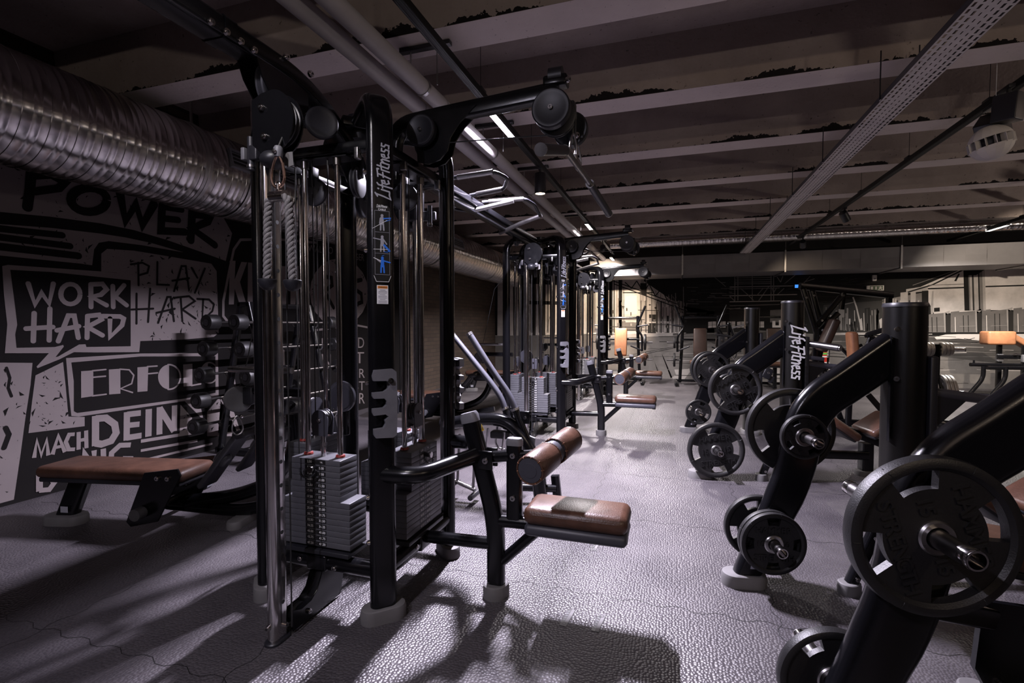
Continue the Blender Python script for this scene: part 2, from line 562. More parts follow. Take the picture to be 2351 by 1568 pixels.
def copy_tree(o, parent=None, skip=()):
    c = o.copy()
    COL.objects.link(c)
    if parent:
        c.parent = parent
    for ch in list(o.children):
        if ch.name.split('.')[0] not in skip:
            copy_tree(ch, c, skip)
    return c


def dup(root, loc, label, rz=None, group=None, skip=()):
    c = copy_tree(root, None, skip)
    c.location = loc
    if rz is not None:
        c.rotation_euler = (0, 0, rz)
    c['label'] = label
    if group:
        c['group'] = group
    return c


def bolt(mb, p, n, r=0.011, m='chrome'):
    p = Vector(p); n = Vector(n).normalized()
    mb.cyl(p, p + n * r * 0.8, r, m, 12)
    mb.cyl(p + n * r * 0.8, p + n * r * 1.15, r * 0.72, m, 12)
    mb.cyl(p + n * r * 1.15, p + n * r * 1.2, r * 0.38, 'blackprint', 6)


def structure(o):
    o['kind'] = 'structure'
    return o

LEFT_MURAL = (
('p','g',1,((2.146,2.847),(2.126,2.089),(2.232,2.101),(2.529,2.129),(2.877,2.146),(3.144,2.139),(3.446,2.1),(3.79,2.039),(4.086,1.982),(4.172,2.29),(4.051,2.461),(4.063,2.97),(3.027,2.94)),170),
('s','k',3,0.064,((2.418,2.438),(2.405,2.3),(2.386,2.167)),1),
('s','k',3,0.057,((2.418,2.407),(2.537,2.448),(2.629,2.416),(2.589,2.36),(2.43,2.294)),1),
('s','k',3,0.074,((3.034,2.447),(3.076,2.206),(3.167,2.371),(3.218,2.197),(3.328,2.408)),1),
('s','k',3,0.071,((3.406,2.418),(3.387,2.176),(3.624,2.207)),1),
('s','k',3,0.061,((3.405,2.403),(3.595,2.417)),1),
('s','k',3,0.061,((3.4,2.294),(3.558,2.31)),1),
('s','k',3,0.082,((3.708,2.422),(3.684,2.139)),1),
('s','k',3,0.075,((3.708,2.397),(3.912,2.415),(3.882,2.358),(3.704,2.254),(3.954,2.131)),1),
('s','k',3,0.066,((2.931,2.352),(2.925,2.381),(2.906,2.404),(2.876,2.418),(2.838,2.423),(2.798,2.417),(2.757,2.402),(2.721,2.379),(2.693,2.351),(2.674,2.32),(2.668,2.289),(2.673,2.261),(2.69,2.239),(2.717,2.224),(2.753,2.218),(2.793,2.222),(2.834,2.235),(2.872,2.258),(2.903,2.286),(2.923,2.319),(2.931,2.352)),1),
('p','g',1,((2.123,2.004),(2.527,2.044),(2.875,2.061),(3.073,2.062),(3.289,2.05),(3.611,2.007),(3.213,2.016),(2.938,2.009),(2.86,1.982),(2.824,1.922),(2.806,1.79),(2.722,1.794),(2.118,1.792)),40),
('s','k',3,0.049,((2.123,1.978),(2.406,1.99),(2.6,2)),1),
('s','k',3,0.05,((2.121,1.921),(2.428,1.923),(2.65,1.923)),1),
('s','k',3,0.055,((2.119,1.855),(2.451,1.855),(2.706,1.854)),1),
('p','g',1,((2.877,1.895),(2.923,1.941),(3.14,1.957),(3.442,1.949),(3.911,1.933),(3.972,1.862),(3.983,1.217),(3.922,1.175),(3.591,1.158),(2.982,1.154),(2.997,1.748),(2.873,1.746)),170),
('p','g',2,((2.231,1.719),(2.264,1.731),(2.867,1.746),(3.192,1.745),(3.175,1.152),(3.164,1.057),(2.819,1.072),(2.657,1.083),(2.555,1.031),(2.417,0.975),(2.411,0.987),(2.491,1.084),(2.229,1.098),(2.248,1.303),(2.235,1.518)),0),
('p','k',3,((2.275,1.697),(2.518,1.706),(3.105,1.693),(3.091,1.113),(2.746,1.121),(2.741,1.144),(2.694,1.143),(2.55,1.055),(2.533,1.052),(2.59,1.131),(2.585,1.144),(2.53,1.13),(2.296,1.134),(2.291,1.231),(2.305,1.303),(2.291,1.497)),0),
('s','g',4,0.034,((2.376,1.606),(2.413,1.453),(2.456,1.543),(2.501,1.463),(2.532,1.618)),1),
('s','g',4,0.035,((2.711,1.548),(2.708,1.573),(2.699,1.594),(2.685,1.611),(2.666,1.621),(2.646,1.623),(2.625,1.618),(2.607,1.605),(2.592,1.587),(2.583,1.564),(2.579,1.54),(2.581,1.516),(2.59,1.495),(2.604,1.478),(2.622,1.468),(2.642,1.465),(2.662,1.47),(2.681,1.482),(2.697,1.5),(2.707,1.523),(2.711,1.548)),1),
('s','g',4,0.037,((2.79,1.632),(2.787,1.447)),1),
('s','g',4,0.038,((2.79,1.632),(2.877,1.643),(2.908,1.599),(2.862,1.551),(2.793,1.53),(2.904,1.466)),1),
('s','g',4,0.038,((2.957,1.631),(2.956,1.453)),1),
('s','g',4,0.038,((3.048,1.645),(2.972,1.546),(3.065,1.472)),1),
('s','g',4,0.034,((2.406,1.388),(2.395,1.179)),1),
('s','g',4,0.034,((2.505,1.425),(2.494,1.182)),1),
('s','g',4,0.035,((2.355,1.273),(2.52,1.284)),1),
('s','g',4,0.036,((2.553,1.174),(2.625,1.374),(2.665,1.374),(2.689,1.197)),1),
('s','g',4,0.036,((2.547,1.258),(2.695,1.29)),1),
('s','g',4,0.037,((2.759,1.372),(2.751,1.195)),1),
('s','g',4,0.038,((2.759,1.372),(2.845,1.384),(2.863,1.346),(2.757,1.284),(2.866,1.213)),1),
('s','g',4,0.039,((2.928,1.354),(2.924,1.198),(3.023,1.297),(3.038,1.355),(3.008,1.373),(2.873,1.374)),1),
('s','k',4,0.018,((3.173,1.854),(3.171,1.654)),1),
('s','k',4,0.018,((3.109,1.832),(3.21,1.859),(3.268,1.835),(3.252,1.773),(3.178,1.744)),1),
('s','k',4,0.018,((3.346,1.882),(3.338,1.674),(3.452,1.678)),1),
('s','k',4,0.02,((3.5,1.623),(3.582,1.871),(3.625,1.875),(3.654,1.642)),1),
('s','k',4,0.02,((3.486,1.721),(3.657,1.761)),1),
('s','k',4,0.02,((3.686,1.866),(3.747,1.773)),1),
('s','k',4,0.02,((3.833,1.874),(3.716,1.621)),1),
('s','k',4,0.018,((3.152,1.579),(3.145,1.312)),1),
('s','k',4,0.018,((3.274,1.631),(3.248,1.327)),1),
('s','k',4,0.018,((3.106,1.436),(3.297,1.45)),1),
('s','k',4,0.019,((3.34,1.32),(3.433,1.564),(3.466,1.566),(3.493,1.336)),1),
('s','k',4,0.019,((3.327,1.412),(3.504,1.456)),1),
('s','k',4,0.019,((3.566,1.563),(3.578,1.337)),1),
('s','k',4,0.02,((3.499,1.56),(3.653,1.584),(3.714,1.538),(3.58,1.451),(3.719,1.363)),1),
('s','k',4,0.021,((3.807,1.559),(3.792,1.347),(3.909,1.443),(3.93,1.513),(3.873,1.562),(3.742,1.561)),1),
('p','g',1,((2.603,1.039),(3.175,1.044),(3.968,1.004),(3.967,0.541),(3.737,0.557),(3.788,0.327),(3.585,0.554),(2.679,0.562),(2.627,0.577),(2.615,0.763)),0),
('p','k',2,((2.638,1.002),(3.174,1.017),(3.937,0.974),(3.929,0.591),(3.577,0.579),(2.668,0.594),(2.645,0.612),(2.651,0.852)),0),
('p','g',4,((2.702,0.927),(2.79,0.926),(2.785,0.713),(2.697,0.711)),0),
('p','g',4,((2.908,0.923),(3,0.922),(2.995,0.706),(2.905,0.711)),0),
('p','g',4,((3.143,0.922),(3.239,0.922),(3.226,0.698),(3.138,0.702)),0),
('p','g',4,((3.576,0.914),(3.673,0.915),(3.668,0.695),(3.575,0.699)),0),
('p','g',4,((3.434,0.924),(3.417,0.924),(3.401,0.921),(3.386,0.915),(3.371,0.906),(3.359,0.896),(3.348,0.883),(3.339,0.868),(3.332,0.852),(3.328,0.835),(3.326,0.817),(3.327,0.799),(3.33,0.781),(3.336,0.764),(3.344,0.748),(3.355,0.733),(3.367,0.719),(3.381,0.708),(3.396,0.699),(3.412,0.693),(3.428,0.689)),0),
('p','g',4,((3.845,0.916),(3.831,0.914),(3.818,0.909),(3.806,0.902),(3.795,0.894),(3.786,0.883),(3.778,0.872),(3.771,0.859),(3.766,0.845),(3.763,0.831),(3.762,0.816),(3.762,0.801),(3.765,0.786),(3.769,0.771),(3.775,0.757),(3.783,0.744),(3.792,0.732),(3.802,0.721),(3.814,0.713),(3.826,0.705),(3.84,0.7)),0),
('s','g',4,0.013,((2.784,0.923),(2.884,0.925)),1),
('s','g',4,0.013,((2.782,0.869),(2.88,0.869)),1),
('s','g',4,0.013,((2.779,0.716),(2.882,0.716)),1),
('s','g',4,0.013,((2.996,0.918),(3.072,0.906),(3.11,0.854),(3.09,0.782),(2.996,0.749),(3.095,0.703)),1),
('s','g',4,0.014,((3.231,0.921),(3.319,0.92)),1),
('s','g',4,0.014,((3.229,0.856),(3.321,0.856)),1),
('s','g',4,0.015,((3.419,0.691),(3.437,0.689),(3.455,0.69),(3.473,0.694),(3.49,0.701),(3.505,0.711),(3.518,0.724),(3.529,0.74),(3.537,0.757),(3.542,0.776),(3.544,0.795),(3.543,0.815),(3.539,0.835),(3.532,0.854),(3.522,0.871),(3.509,0.887),(3.495,0.9),(3.478,0.91),(3.461,0.918),(3.443,0.923),(3.424,0.924)),1),
('s','g',4,0.015,((3.659,0.699),(3.759,0.704)),1),
('s','g',4,0.015,((3.945,0.853),(3.931,0.876),(3.912,0.894),(3.889,0.907),(3.865,0.913),(3.841,0.912),(3.818,0.905),(3.799,0.891),(3.782,0.873),(3.771,0.85),(3.766,0.825),(3.766,0.798),(3.772,0.772),(3.784,0.748),(3.8,0.728),(3.821,0.712),(3.844,0.703),(3.868,0.7),(3.892,0.703),(3.914,0.714),(3.932,0.73)),1),
('p','g',1,((2.404,0.922),(2.582,1.01),(2.594,0.831),(2.607,0.575),(2.72,0.552),(2.718,0.477),(2.35,0.497),(2.378,0.731)),45),
('p','g',1,((2.097,1.041),(2.388,1.017),(2.372,0.857),(2.335,0.614),(2.299,0.35),(2.252,0.031),(2.07,0.029)),40),
('s','k',3,0.017,((2.235,0.993),(2.252,0.919),(2.241,0.848),(2.258,0.785)),1),
('s','k',3,0.031,((2.206,0.421),(2.236,0.511),(2.219,0.563)),1),
('s','g',4,0.055,((2.797,0.548),(2.79,0.299)),0),
('s','g',4,0.057,((2.796,0.524),(2.874,0.517),(2.942,0.45),(2.952,0.373),(2.911,0.313),(2.837,0.302),(2.791,0.321)),0),
('s','g',4,0.053,((3.044,0.538),(3.035,0.29)),0),
('s','g',4,0.051,((3.044,0.516),(3.162,0.51)),0),
('s','g',4,0.048,((3.039,0.42),(3.148,0.411)),0),
('s','g',4,0.051,((3.036,0.312),(3.164,0.306)),0),
('s','g',4,0.058,((3.234,0.533),(3.224,0.283)),0),
('s','g',4,0.056,((3.334,0.536),(3.326,0.28)),0),
('s','g',4,0.058,((3.333,0.528),(3.468,0.282)),0),
('s','g',4,0.054,((3.479,0.529),(3.47,0.281)),0),
('s','g',4,0.028,((2.377,0.305),(2.398,0.432),(2.421,0.313),(2.458,0.425),(2.465,0.301)),0),
('s','g',4,0.029,((2.492,0.301),(2.534,0.437),(2.574,0.3)),0),
('s','g',4,0.024,((2.51,0.351),(2.565,0.351)),0),
('s','g',4,0.029,((2.644,0.427),(2.606,0.432),(2.582,0.378),(2.601,0.314),(2.643,0.306)),0),
('s','g',4,0.03,((2.672,0.439),(2.668,0.297)),0),
('s','g',4,0.03,((2.725,0.44),(2.724,0.295)),0),
('s','g',4,0.027,((2.67,0.369),(2.724,0.37)),0),
('s','g',4,0.041,((2.704,0.166),(2.707,0.274),(2.776,0.146),(2.779,0.264)),0),
('s','g',4,0.042,((2.848,0.261),(2.848,0.127)),0),
('s','g',4,0.043,((3.069,0.242),(2.98,0.259),(2.912,0.21),(2.904,0.14),(2.982,0.09),(3.065,0.083),(3.066,0.12),(2.997,0.138)),0),
('s','g',4,0.03,((3.156,0.255),(3.657,0.226)),0),
('s','g',4,0.024,((3.153,0.17),(3.709,0.136)),0),
('s','g',4,0.021,((3.195,0.078),(3.877,0.067)),0),
('s','g',4,0.016,((3.494,-0.016),(3.875,-0.02)),0),
('s','g',4,0.043,((2.406,0.17),(2.403,0.044)),0),
('s','g',4,0.036,((2.406,0.164),(2.467,0.146),(2.497,0.079),(2.464,0.037),(2.403,0.05)),0),
('p','g',1,((3.541,0.527),(3.66,0.376),(3.639,0.23),(3.526,0.237)),6),
('p','g',1,((3.827,0.406),(3.967,0.533),(4.086,0.353),(4.209,0.074),(3.822,0.157)),25),
('s','g',2,0.029,((5.514,2.399),(4.784,2.328),(4.279,2.238),(4.189,2.119),(4.12,1.86),(4.045,1.553),(4.041,1.394),(4.098,1.332),(4.394,1.305)),1),
('p','g',2,((4.134,1.99),(4.208,1.999),(4.193,1.795),(4.285,1.996),(4.363,2),(4.262,1.773),(4.342,1.529),(4.252,1.526),(4.191,1.695),(4.176,1.523),(4.113,1.52)),0),
('p','g',2,((4.375,2.001),(4.576,2.011),(4.623,1.91),(4.583,1.8),(4.64,1.541),(4.541,1.537),(4.486,1.763),(4.457,1.534),(4.358,1.53)),0),
('p','k',3,((4.473,1.933),(4.526,1.929),(4.524,1.852),(4.471,1.848)),0),
('p','g',2,((4.752,2.012),(4.966,2.022),(4.957,1.553),(4.848,1.549),(4.853,1.792),(4.821,1.548),(4.742,1.545)),0),
('p','g',2,((5.023,2.043),(5.256,2.055),(5.247,1.565),(5.128,1.56),(5.133,1.814),(5.098,1.559),(5.013,1.555)),0),
('p','g',2,((6.669,1.81),(6.634,1.971),(6.528,2.107),(6.368,2.204),(6.173,2.252),(5.968,2.25),(5.772,2.202),(5.604,2.116),(5.474,2.001),(5.392,1.868),(5.363,1.728),(5.387,1.591),(5.464,1.468),(5.589,1.369),(5.756,1.303),(5.95,1.279),(6.156,1.303),(6.353,1.376),(6.518,1.494),(6.628,1.644),(6.669,1.81)),90),
('s','k',3,0.057,((5.639,1.972),(5.63,1.537)),1),
('s','k',3,0.058,((5.638,1.963),(5.797,1.958),(5.81,1.853),(5.649,1.765),(5.834,1.543)),1),
('s','k',3,0.064,((6.491,1.989),(6.335,1.955),(6.299,1.849),(6.488,1.777),(6.503,1.651),(6.328,1.601)),1),
('s','g',2,0.029,((5.301,1.218),(5.74,1.251),(6.239,1.31),(6.697,1.256)),1),
('p','g',1,((3.994,0.542),(4.097,0.513),(4.232,0.123),(3.952,0.166)),14),
('s','g',2,0.027,((4.144,1.021),(4.155,0.718),(4.203,0.467)),1),
('s','g',2,0.031,((4.885,0.984),(4.892,0.761)),1),
('s','g',2,0.032,((5.073,1.01),(5.092,0.745)),1),
('s','g',2,0.033,((5.176,1.255),(5.3,1.145)),1),
('t','g',3,'WALK O',((5.334,2.26),(5.833,2.291),(5.834,2.388),(5.336,2.35))),
('t','g',3,'GER',((6.34,2.277),(6.567,2.284),(6.569,2.391),(6.342,2.37))),
('t','g',3,'E',((5.578,1.007),(5.706,1.001),(5.708,1.117),(5.58,1.12))),
('t','g',3,'RD',((6.25,0.958),(6.545,0.945),(6.548,1.106),(6.252,1.113))),
('t','g',3,'N',((5.573,0.742),(5.759,0.727),(5.762,0.892),(5.576,0.903))),
('t','g',3,'T',((6.313,0.725),(6.541,0.708),(6.544,0.88),(6.316,0.892))),
('t','g',3,'ER',((6.275,0.509),(6.555,0.481),(6.557,0.621),(6.278,0.644))),
('t','g',3,'ST',((6.289,0.319),(6.552,0.286),(6.554,0.427),(6.291,0.455))),
('t','g',3,'OU',((5.608,0.348),(5.826,0.319),(5.828,0.437),(5.61,0.462))),
('t','g',3,'ER',((6.269,0.123),(6.548,0.081),(6.551,0.243),(6.271,0.28))),
('t','g',3,'BE',((5.632,0.143),(5.807,0.115),(5.809,0.232),(5.634,0.258))),
('s','g',2,0.017,((6.3,-0.029),(6.601,-0.041)),1),
('s','k',3,0.04,((4.218,2.424),(4.249,2.358)),1),
('s','k',3,0.04,((4.304,2.377),(4.306,2.441)),1),
('s','k',3,0.033,((4.373,2.455),(4.372,2.39)),1),)
END_MURAL = (
('p','f',1,((-5.148,0.991),(-1.506,1.082),(-0.255,1.057),(0.535,1.104),(1.843,1.18),(3.15,1.089),(4.051,1.056),(4.905,1.063),(8.245,1.144),(8.281,-0.011),(-5.152,-0.597)),0),
('s','d',2,0.008,((0.884,0.865),(1.296,0.889),(1.699,0.871)),0),
('s','m',2,0.011,((1.398,-0.046),(1.615,-0.025),(1.829,-0.007)),0),
('s','m',2,0.019,((0.688,-0.006),(1.348,0.029),(1.986,0.05)),0),
('s','m',2,0.008,((4.28,0.305),(4.833,0.317),(5.368,0.328)),0),
('s','f',2,0.02,((3.289,0.82),(3.688,0.813),(4.078,0.805)),0),
('s','m',2,0.017,((5.867,1.01),(6.133,1.012),(6.394,1.019)),0),
('s','m',2,0.01,((4.052,0.587),(4.287,0.581),(4.519,0.62)),0),
('s','l',2,0.017,((2.939,0.002),(3.369,0.032),(3.79,0.024)),0),
('s','l',2,0.012,((-0.795,-0.042),(-0.199,-0.016),(0.379,-0.018)),0),
('s','f',2,0.019,((1.679,0.407),(2.345,0.415),(2.986,0.452)),0),
('s','d',2,0.011,((3.926,0.169),(4.145,0.194),(4.361,0.192)),0),
('s','m',2,0.008,((-0.626,-0.092),(-0.247,-0.07),(0.126,-0.095)),0),
('s','f',2,0.01,((5.403,0.634),(5.957,0.657),(6.493,0.659)),0),
('s','m',2,0.016,((-0.085,0.554),(0.678,0.575),(1.412,0.586)),0),
('s','f',2,0.013,((2.085,0.167),(2.784,0.201),(3.458,0.186)),0),
('s','d',2,0.017,((-0.318,0.895),(0.322,0.9),(0.941,0.903)),0),
('s','m',2,0.018,((1.679,0.943),(2.306,0.953),(2.914,0.927)),0),
('s','f',2,0.01,((3.054,0.753),(3.427,0.761),(3.792,0.756)),0),
('s','f',2,0.01,((2.626,0.773),(2.895,0.787),(3.159,0.797)),0),
('s','f',2,0.021,((0.851,0.06),(1.121,0.077),(1.387,0.101)),0),
('s','f',2,0.013,((3.827,0.069),(4.3,0.101),(4.76,0.118)),0),
('s','m',2,0.01,((6.124,0.208),(6.648,0.226),(7.156,0.222)),0),
('s','m',2,0.012,((1.626,0.548),(1.925,0.559),(2.218,0.561)),0),
('s','d',2,0.007,((6.002,0.764),(6.407,0.757),(6.8,0.797)),0),
('s','d',2,0.015,((6.773,0.435),(6.932,0.441),(7.09,0.445)),0),
('s','d',2,0.02,((2.419,0.594),(3.004,0.625),(3.571,0.595)),0),
('s','d',2,0.016,((-0.287,0.087),(0.38,0.092),(1.025,0.147)),0),
('s','l',2,0.019,((4.619,0.694),(5.177,0.706),(5.716,0.736)),0),
('s','m',2,0.015,((4.798,0.901),(5.202,0.919),(5.597,0.918)),0),
('s','m',2,0.017,((5.349,0.529),(5.5,0.548),(5.651,0.534)),0),
('s','d',2,0.018,((2.227,0.189),(2.567,0.185),(2.9,0.216)),0),
('s','m',2,0.015,((-0.683,-0.041),(0.008,-0.015),(0.674,-0.017)),0),
('s','d',2,0.015,((5.405,0.951),(5.933,0.941),(6.443,0.963)),0),
('s','d',2,0.01,((-0.267,0.36),(0.156,0.385),(0.571,0.381)),0),
('s','d',2,0.007,((1.842,0.428),(2.501,0.451),(3.137,0.457)),0),
('s','f',2,0.014,((3.136,0.288),(3.544,0.303),(3.943,0.323)),0),
('s','f',2,0.017,((0.82,0.783),(1.494,0.788),(2.144,0.812)),0),
('s','m',2,0.018,((6.387,0.604),(6.896,0.615),(7.389,0.629)),0),
('s','m',2,0.02,((4.198,0.628),(4.474,0.639),(4.745,0.642)),0),
('s','m',2,0.019,((4.11,0.354),(4.56,0.372),(4.999,0.375)),0),
('s','l',2,0.017,((1.95,0.35),(2.179,0.34),(2.405,0.372)),0),
('s','f',2,0.014,((2.135,0.807),(2.773,0.806),(3.388,0.848)),0),
('s','d',2,0.016,((2.03,0.157),(2.261,0.164),(2.489,0.167)),0),
('s','f',2,0.008,((6.567,0.347),(7.094,0.363),(7.604,0.358)),0),
('s','l',2,0.021,((0.761,0.145),(1.324,0.173),(1.871,0.179)),0),
('s','l',2,0.021,((0.745,0.585),(1.356,0.601),(1.948,0.614)),0),
('s','f',2,0.01,((5.708,0.756),(6.028,0.747),(6.341,0.769)),0),
('s','l',2,0.015,((3.755,0.199),(4.111,0.223),(4.459,0.245)),0),
('s','m',2,0.018,((6.817,0.153),(7.317,0.163),(7.801,0.19)),0),
('s','f',2,0.008,((4.377,0.551),(4.811,0.57),(5.235,0.58)),0),
('s','m',2,0.006,((6.621,0.878),(7.074,0.893),(7.516,0.877)),0),
('s','m',2,0.008,((0.602,-0.032),(0.842,-0.044),(1.078,-0.003)),0),
('s','l',2,0.019,((6.235,0.389),(6.677,0.389),(7.106,0.403)),0),
('s','d',2,0.014,((3.743,0.326),(4.251,0.354),(4.745,0.336)),0),
('s','m',2,0.014,((3.105,0.925),(3.356,0.926),(3.604,0.942)),0),
('s','f',2,0.011,((2.388,0.815),(2.595,0.811),(2.799,0.832)),0),
('s','f',2,0.009,((5.5,0.934),(5.696,0.934),(5.89,0.94)),0),
('s','l',2,0.011,((4.975,0.836),(5.492,0.855),(5.993,0.848)),0),
('s','m',2,0.012,((0.426,0.465),(1.136,0.475),(1.821,0.472)),0),
('s','m',2,0.015,((4.053,0.965),(4.509,0.958),(4.953,0.968)),0),
('p','l',2,((-1.506,1.061),(-0.005,1.111),(-0.004,1.038),(-1.506,0.973)),0),
('p','l',2,((-1.5,0.143),(0.448,0.262),(0.255,-0.015),(-1.499,-0.076)),0),
('p','m',2,((-1.397,0.713),(-1.078,0.804),(-0.759,0.079),(-1.284,-0.025)),0),
('p','m',3,((-0.506,0.673),(-0.303,0.729),(0.007,-0.003),(-0.295,-0.034)),0),
('p','m',3,((-0.251,0.572),(-0.1,0.648),(0.075,0.105),(-0.044,0.017)),0),
('p','m',3,((-0.658,0.403),(-0.453,0.461),(-0.245,-0.011),(-0.602,-0.045)),0),
('s','d',3,0.012,((-1.129,0.479),(0.441,0.844)),0),
('s','d',3,0.01,((-1.129,0.533),(0.441,0.865)),0),
('p','g',2,((3.193,1.07),(4.906,1.053),(8.254,0.856),(8.265,0.485),(6.3,0.52),(4.838,0.695),(3.198,0.781)),0),
('p','g',2,((0.536,1.073),(2.024,1.141),(2.03,0.764),(0.922,0.85)),0),
('p','m',2,((-0.663,0.991),(0.729,1.074),(0.54,0.742),(-0.455,0.727)),0),
('s','g',3,0.013,((5.88,0.611),(6.216,0.608),(6.546,0.612)),0),
('s','l',3,0.009,((4.986,0.373),(5.265,0.369),(5.54,0.373)),0),
('s','l',3,0.013,((1.032,0.987),(1.344,1.004),(1.652,0.986)),0),
('s','d',3,0.006,((2.445,0.406),(2.586,0.395),(2.727,0.4)),0),
('s','l',3,0.007,((3.843,1.054),(4.225,1.044),(4.6,1.045)),0),
('s','g',3,0.008,((7.128,1.069),(7.399,1.061),(7.665,1.064)),0),
('s','l',3,0.008,((6.093,0.787),(6.285,0.798),(6.476,0.793)),0),
('s','l',3,0.013,((-0.028,0.448),(0.298,0.446),(0.619,0.454)),0),
('s','f',3,0.015,((3.274,0.87),(3.364,0.877),(3.454,0.862)),0),
('s','d',3,0.013,((3.036,0.394),(3.436,0.412),(3.828,0.422)),0),
('s','g',3,0.012,((0.189,0.574),(0.555,0.587),(0.915,0.57)),0),
('s','d',3,0.011,((5.868,0.474),(6.164,0.471),(6.453,0.488)),0),
('s','g',3,0.007,((0.449,0.649),(0.744,0.662),(1.035,0.645)),0),
('s','l',3,0.012,((0.457,-0.059),(0.684,-0.04),(0.908,-0.053)),0),
('s','g',3,0.012,((5.018,0.083),(5.394,0.088),(5.763,0.104)),0),
('s','l',3,0.014,((1.81,0.399),(2.155,0.393),(2.493,0.429)),0),
('s','g',3,0.011,((5.667,1.02),(5.757,1.008),(5.846,1.037)),0),
('s','f',3,0.005,((6.692,0.416),(6.962,0.431),(7.227,0.443)),0),
('s','d',3,0.009,((3.613,0.492),(3.892,0.501),(4.166,0.523)),0),
('s','d',3,0.007,((6.777,0.907),(6.953,0.907),(7.126,0.922)),0),
('s','g',3,0.014,((4.73,0.719),(4.93,0.731),(5.129,0.732)),0),
('s','g',3,0.007,((7.185,0.883),(7.259,0.879),(7.332,0.891)),0),
('s','f',3,0.006,((4.109,0.103),(4.525,0.103),(4.93,0.127)),0),
('s','f',3,0.005,((2.555,1.04),(2.911,1.034),(3.26,1.036)),0),
('s','l',3,0.005,((3.119,0.93),(3.313,0.944),(3.506,0.947)),0),
('s','g',3,0.01,((5.096,1.004),(5.449,1.004),(5.794,1.002)),0),
('s','g',3,0.012,((-0.431,0.524),(0.033,0.544),(0.486,0.538)),0),
('s','d',3,0.007,((1.552,0.233),(1.865,0.247),(2.173,0.244)),0),
('s','d',3,0.011,((4.135,0.086),(4.545,0.087),(4.944,0.132)),0),
('s','f',3,0.01,((0.809,0.4),(1.266,0.422),(1.713,0.406)),0),
('s','g',3,0.011,((4.527,0.07),(4.654,0.088),(4.781,0.068)),0),
('s','l',3,0.006,((6.481,0.998),(6.837,1.01),(7.186,1)),0),
('s','f',3,0.013,((2.097,0.095),(2.298,0.101),(2.497,0.099)),0),
('s','g',3,0.005,((-0.047,0.868),(0.46,0.873),(0.953,0.865)),0),
('s','g',3,0.012,((6.283,1.004),(6.488,0.998),(6.689,1.024)),0),
('s','g',3,0.007,((1.239,0.292),(1.415,0.285),(1.588,0.285)),0),
('s','d',3,0.009,((7.288,1.07),(7.355,1.07),(7.42,1.085)),0),
('s','g',3,0.01,((3.959,0.712),(4.099,0.713),(4.238,0.709)),0),
('s','g',3,0.016,((-0.024,0.533),(0.136,0.535),(0.295,0.538)),0),
('s','l',3,0.011,((5.022,0.932),(5.293,0.947),(5.561,0.922)),0),
('s','f',3,0.014,((0.858,0.182),(1.185,0.189),(1.506,0.183)),0),
('s','l',3,0.01,((0.811,0.631),(1.101,0.622),(1.387,0.621)),0),
('s','g',3,0.007,((4.389,1.033),(4.661,1.033),(4.929,1.034)),0),
('s','g',3,0.008,((4.54,0.363),(4.942,0.379),(5.335,0.392)),0),
('s','d',3,0.008,((2.265,0.821),(2.544,0.814),(2.817,0.841)),0),
('s','g',3,0.007,((0.289,0.768),(0.777,0.787),(1.253,0.761)),0),
('s','g',3,0.015,((-0.336,1.019),(0.154,1.017),(0.633,1.039)),0),
('s','f',3,0.007,((6.774,0.728),(7.036,0.734),(7.293,0.729)),0),
('s','g',3,0.007,((2.044,0.947),(2.446,0.953),(2.84,0.959)),0),
('s','g',3,0.016,((0.92,0.277),(1.034,0.285),(1.147,0.289)),0),
('s','f',3,0.01,((5.144,1.064),(5.34,1.065),(5.533,1.051)),0),
('s','g',3,0.01,((3.247,0.292),(3.477,0.297),(3.704,0.295)),0),
('s','f',3,0.014,((0.238,0.916),(0.392,0.91),(0.545,0.904)),0),
('s','f',3,0.015,((2.287,0.33),(2.723,0.335),(3.149,0.341)),0),
('s','g',3,0.012,((2.478,0.647),(2.763,0.654),(3.043,0.649)),0),
('s','f',3,0.007,((6.523,0.532),(6.781,0.543),(7.036,0.56)),0),
('s','g',3,0.01,((6.519,0.481),(6.794,0.481),(7.063,0.505)),0),
('s','l',3,0.013,((3.929,0.114),(4.167,0.133),(4.402,0.117)),0),
('s','f',3,0.016,((-0.539,0.219),(-0.088,0.224),(0.351,0.257)),0),
('s','l',3,0.015,((2.409,0.883),(2.708,0.872),(3.001,0.89)),0),
('s','f',3,0.012,((4.539,0.924),(4.785,0.931),(5.028,0.929)),0),
('s','f',3,0.007,((5.687,0.308),(6.049,0.315),(6.402,0.34)),0),
('s','l',3,0.008,((4.891,0.888),(4.972,0.902),(5.054,0.879)),0),
('s','f',3,0.01,((5.781,0.92),(6.114,0.93),(6.439,0.943)),0),
('s','g',3,0.008,((-0.034,0.527),(0.386,0.526),(0.797,0.562)),0),
('s','g',3,0.01,((4.647,0.887),(4.725,0.897),(4.804,0.873)),0),
('s','f',3,0.011,((3.785,0.721),(3.962,0.718),(4.137,0.711)),0),
('s','d',3,0.008,((2.462,0.371),(2.596,0.388),(2.729,0.359)),0),
('s','g',3,0.006,((6.659,1.022),(6.963,1.031),(7.261,1.028)),0),
('s','g',3,0.014,((2.863,0.975),(3.27,0.972),(3.668,0.97)),0),
('s','g',3,0.006,((5.31,0.647),(5.653,0.667),(5.99,0.656)),0),
('s','f',3,0.008,((4.046,0.116),(4.294,0.123),(4.538,0.143)),0),
('s','f',3,0.012,((4.842,0.795),(4.921,0.8),(4.999,0.79)),0),
('s','l',3,0.012,((5.894,0.393),(6.004,0.384),(6.112,0.383)),0),
('s','g',3,0.011,((5.223,0.683),(5.478,0.696),(5.729,0.678)),0),
('s','g',3,0.01,((4.088,0.985),(4.276,0.981),(4.462,0.983)),0),
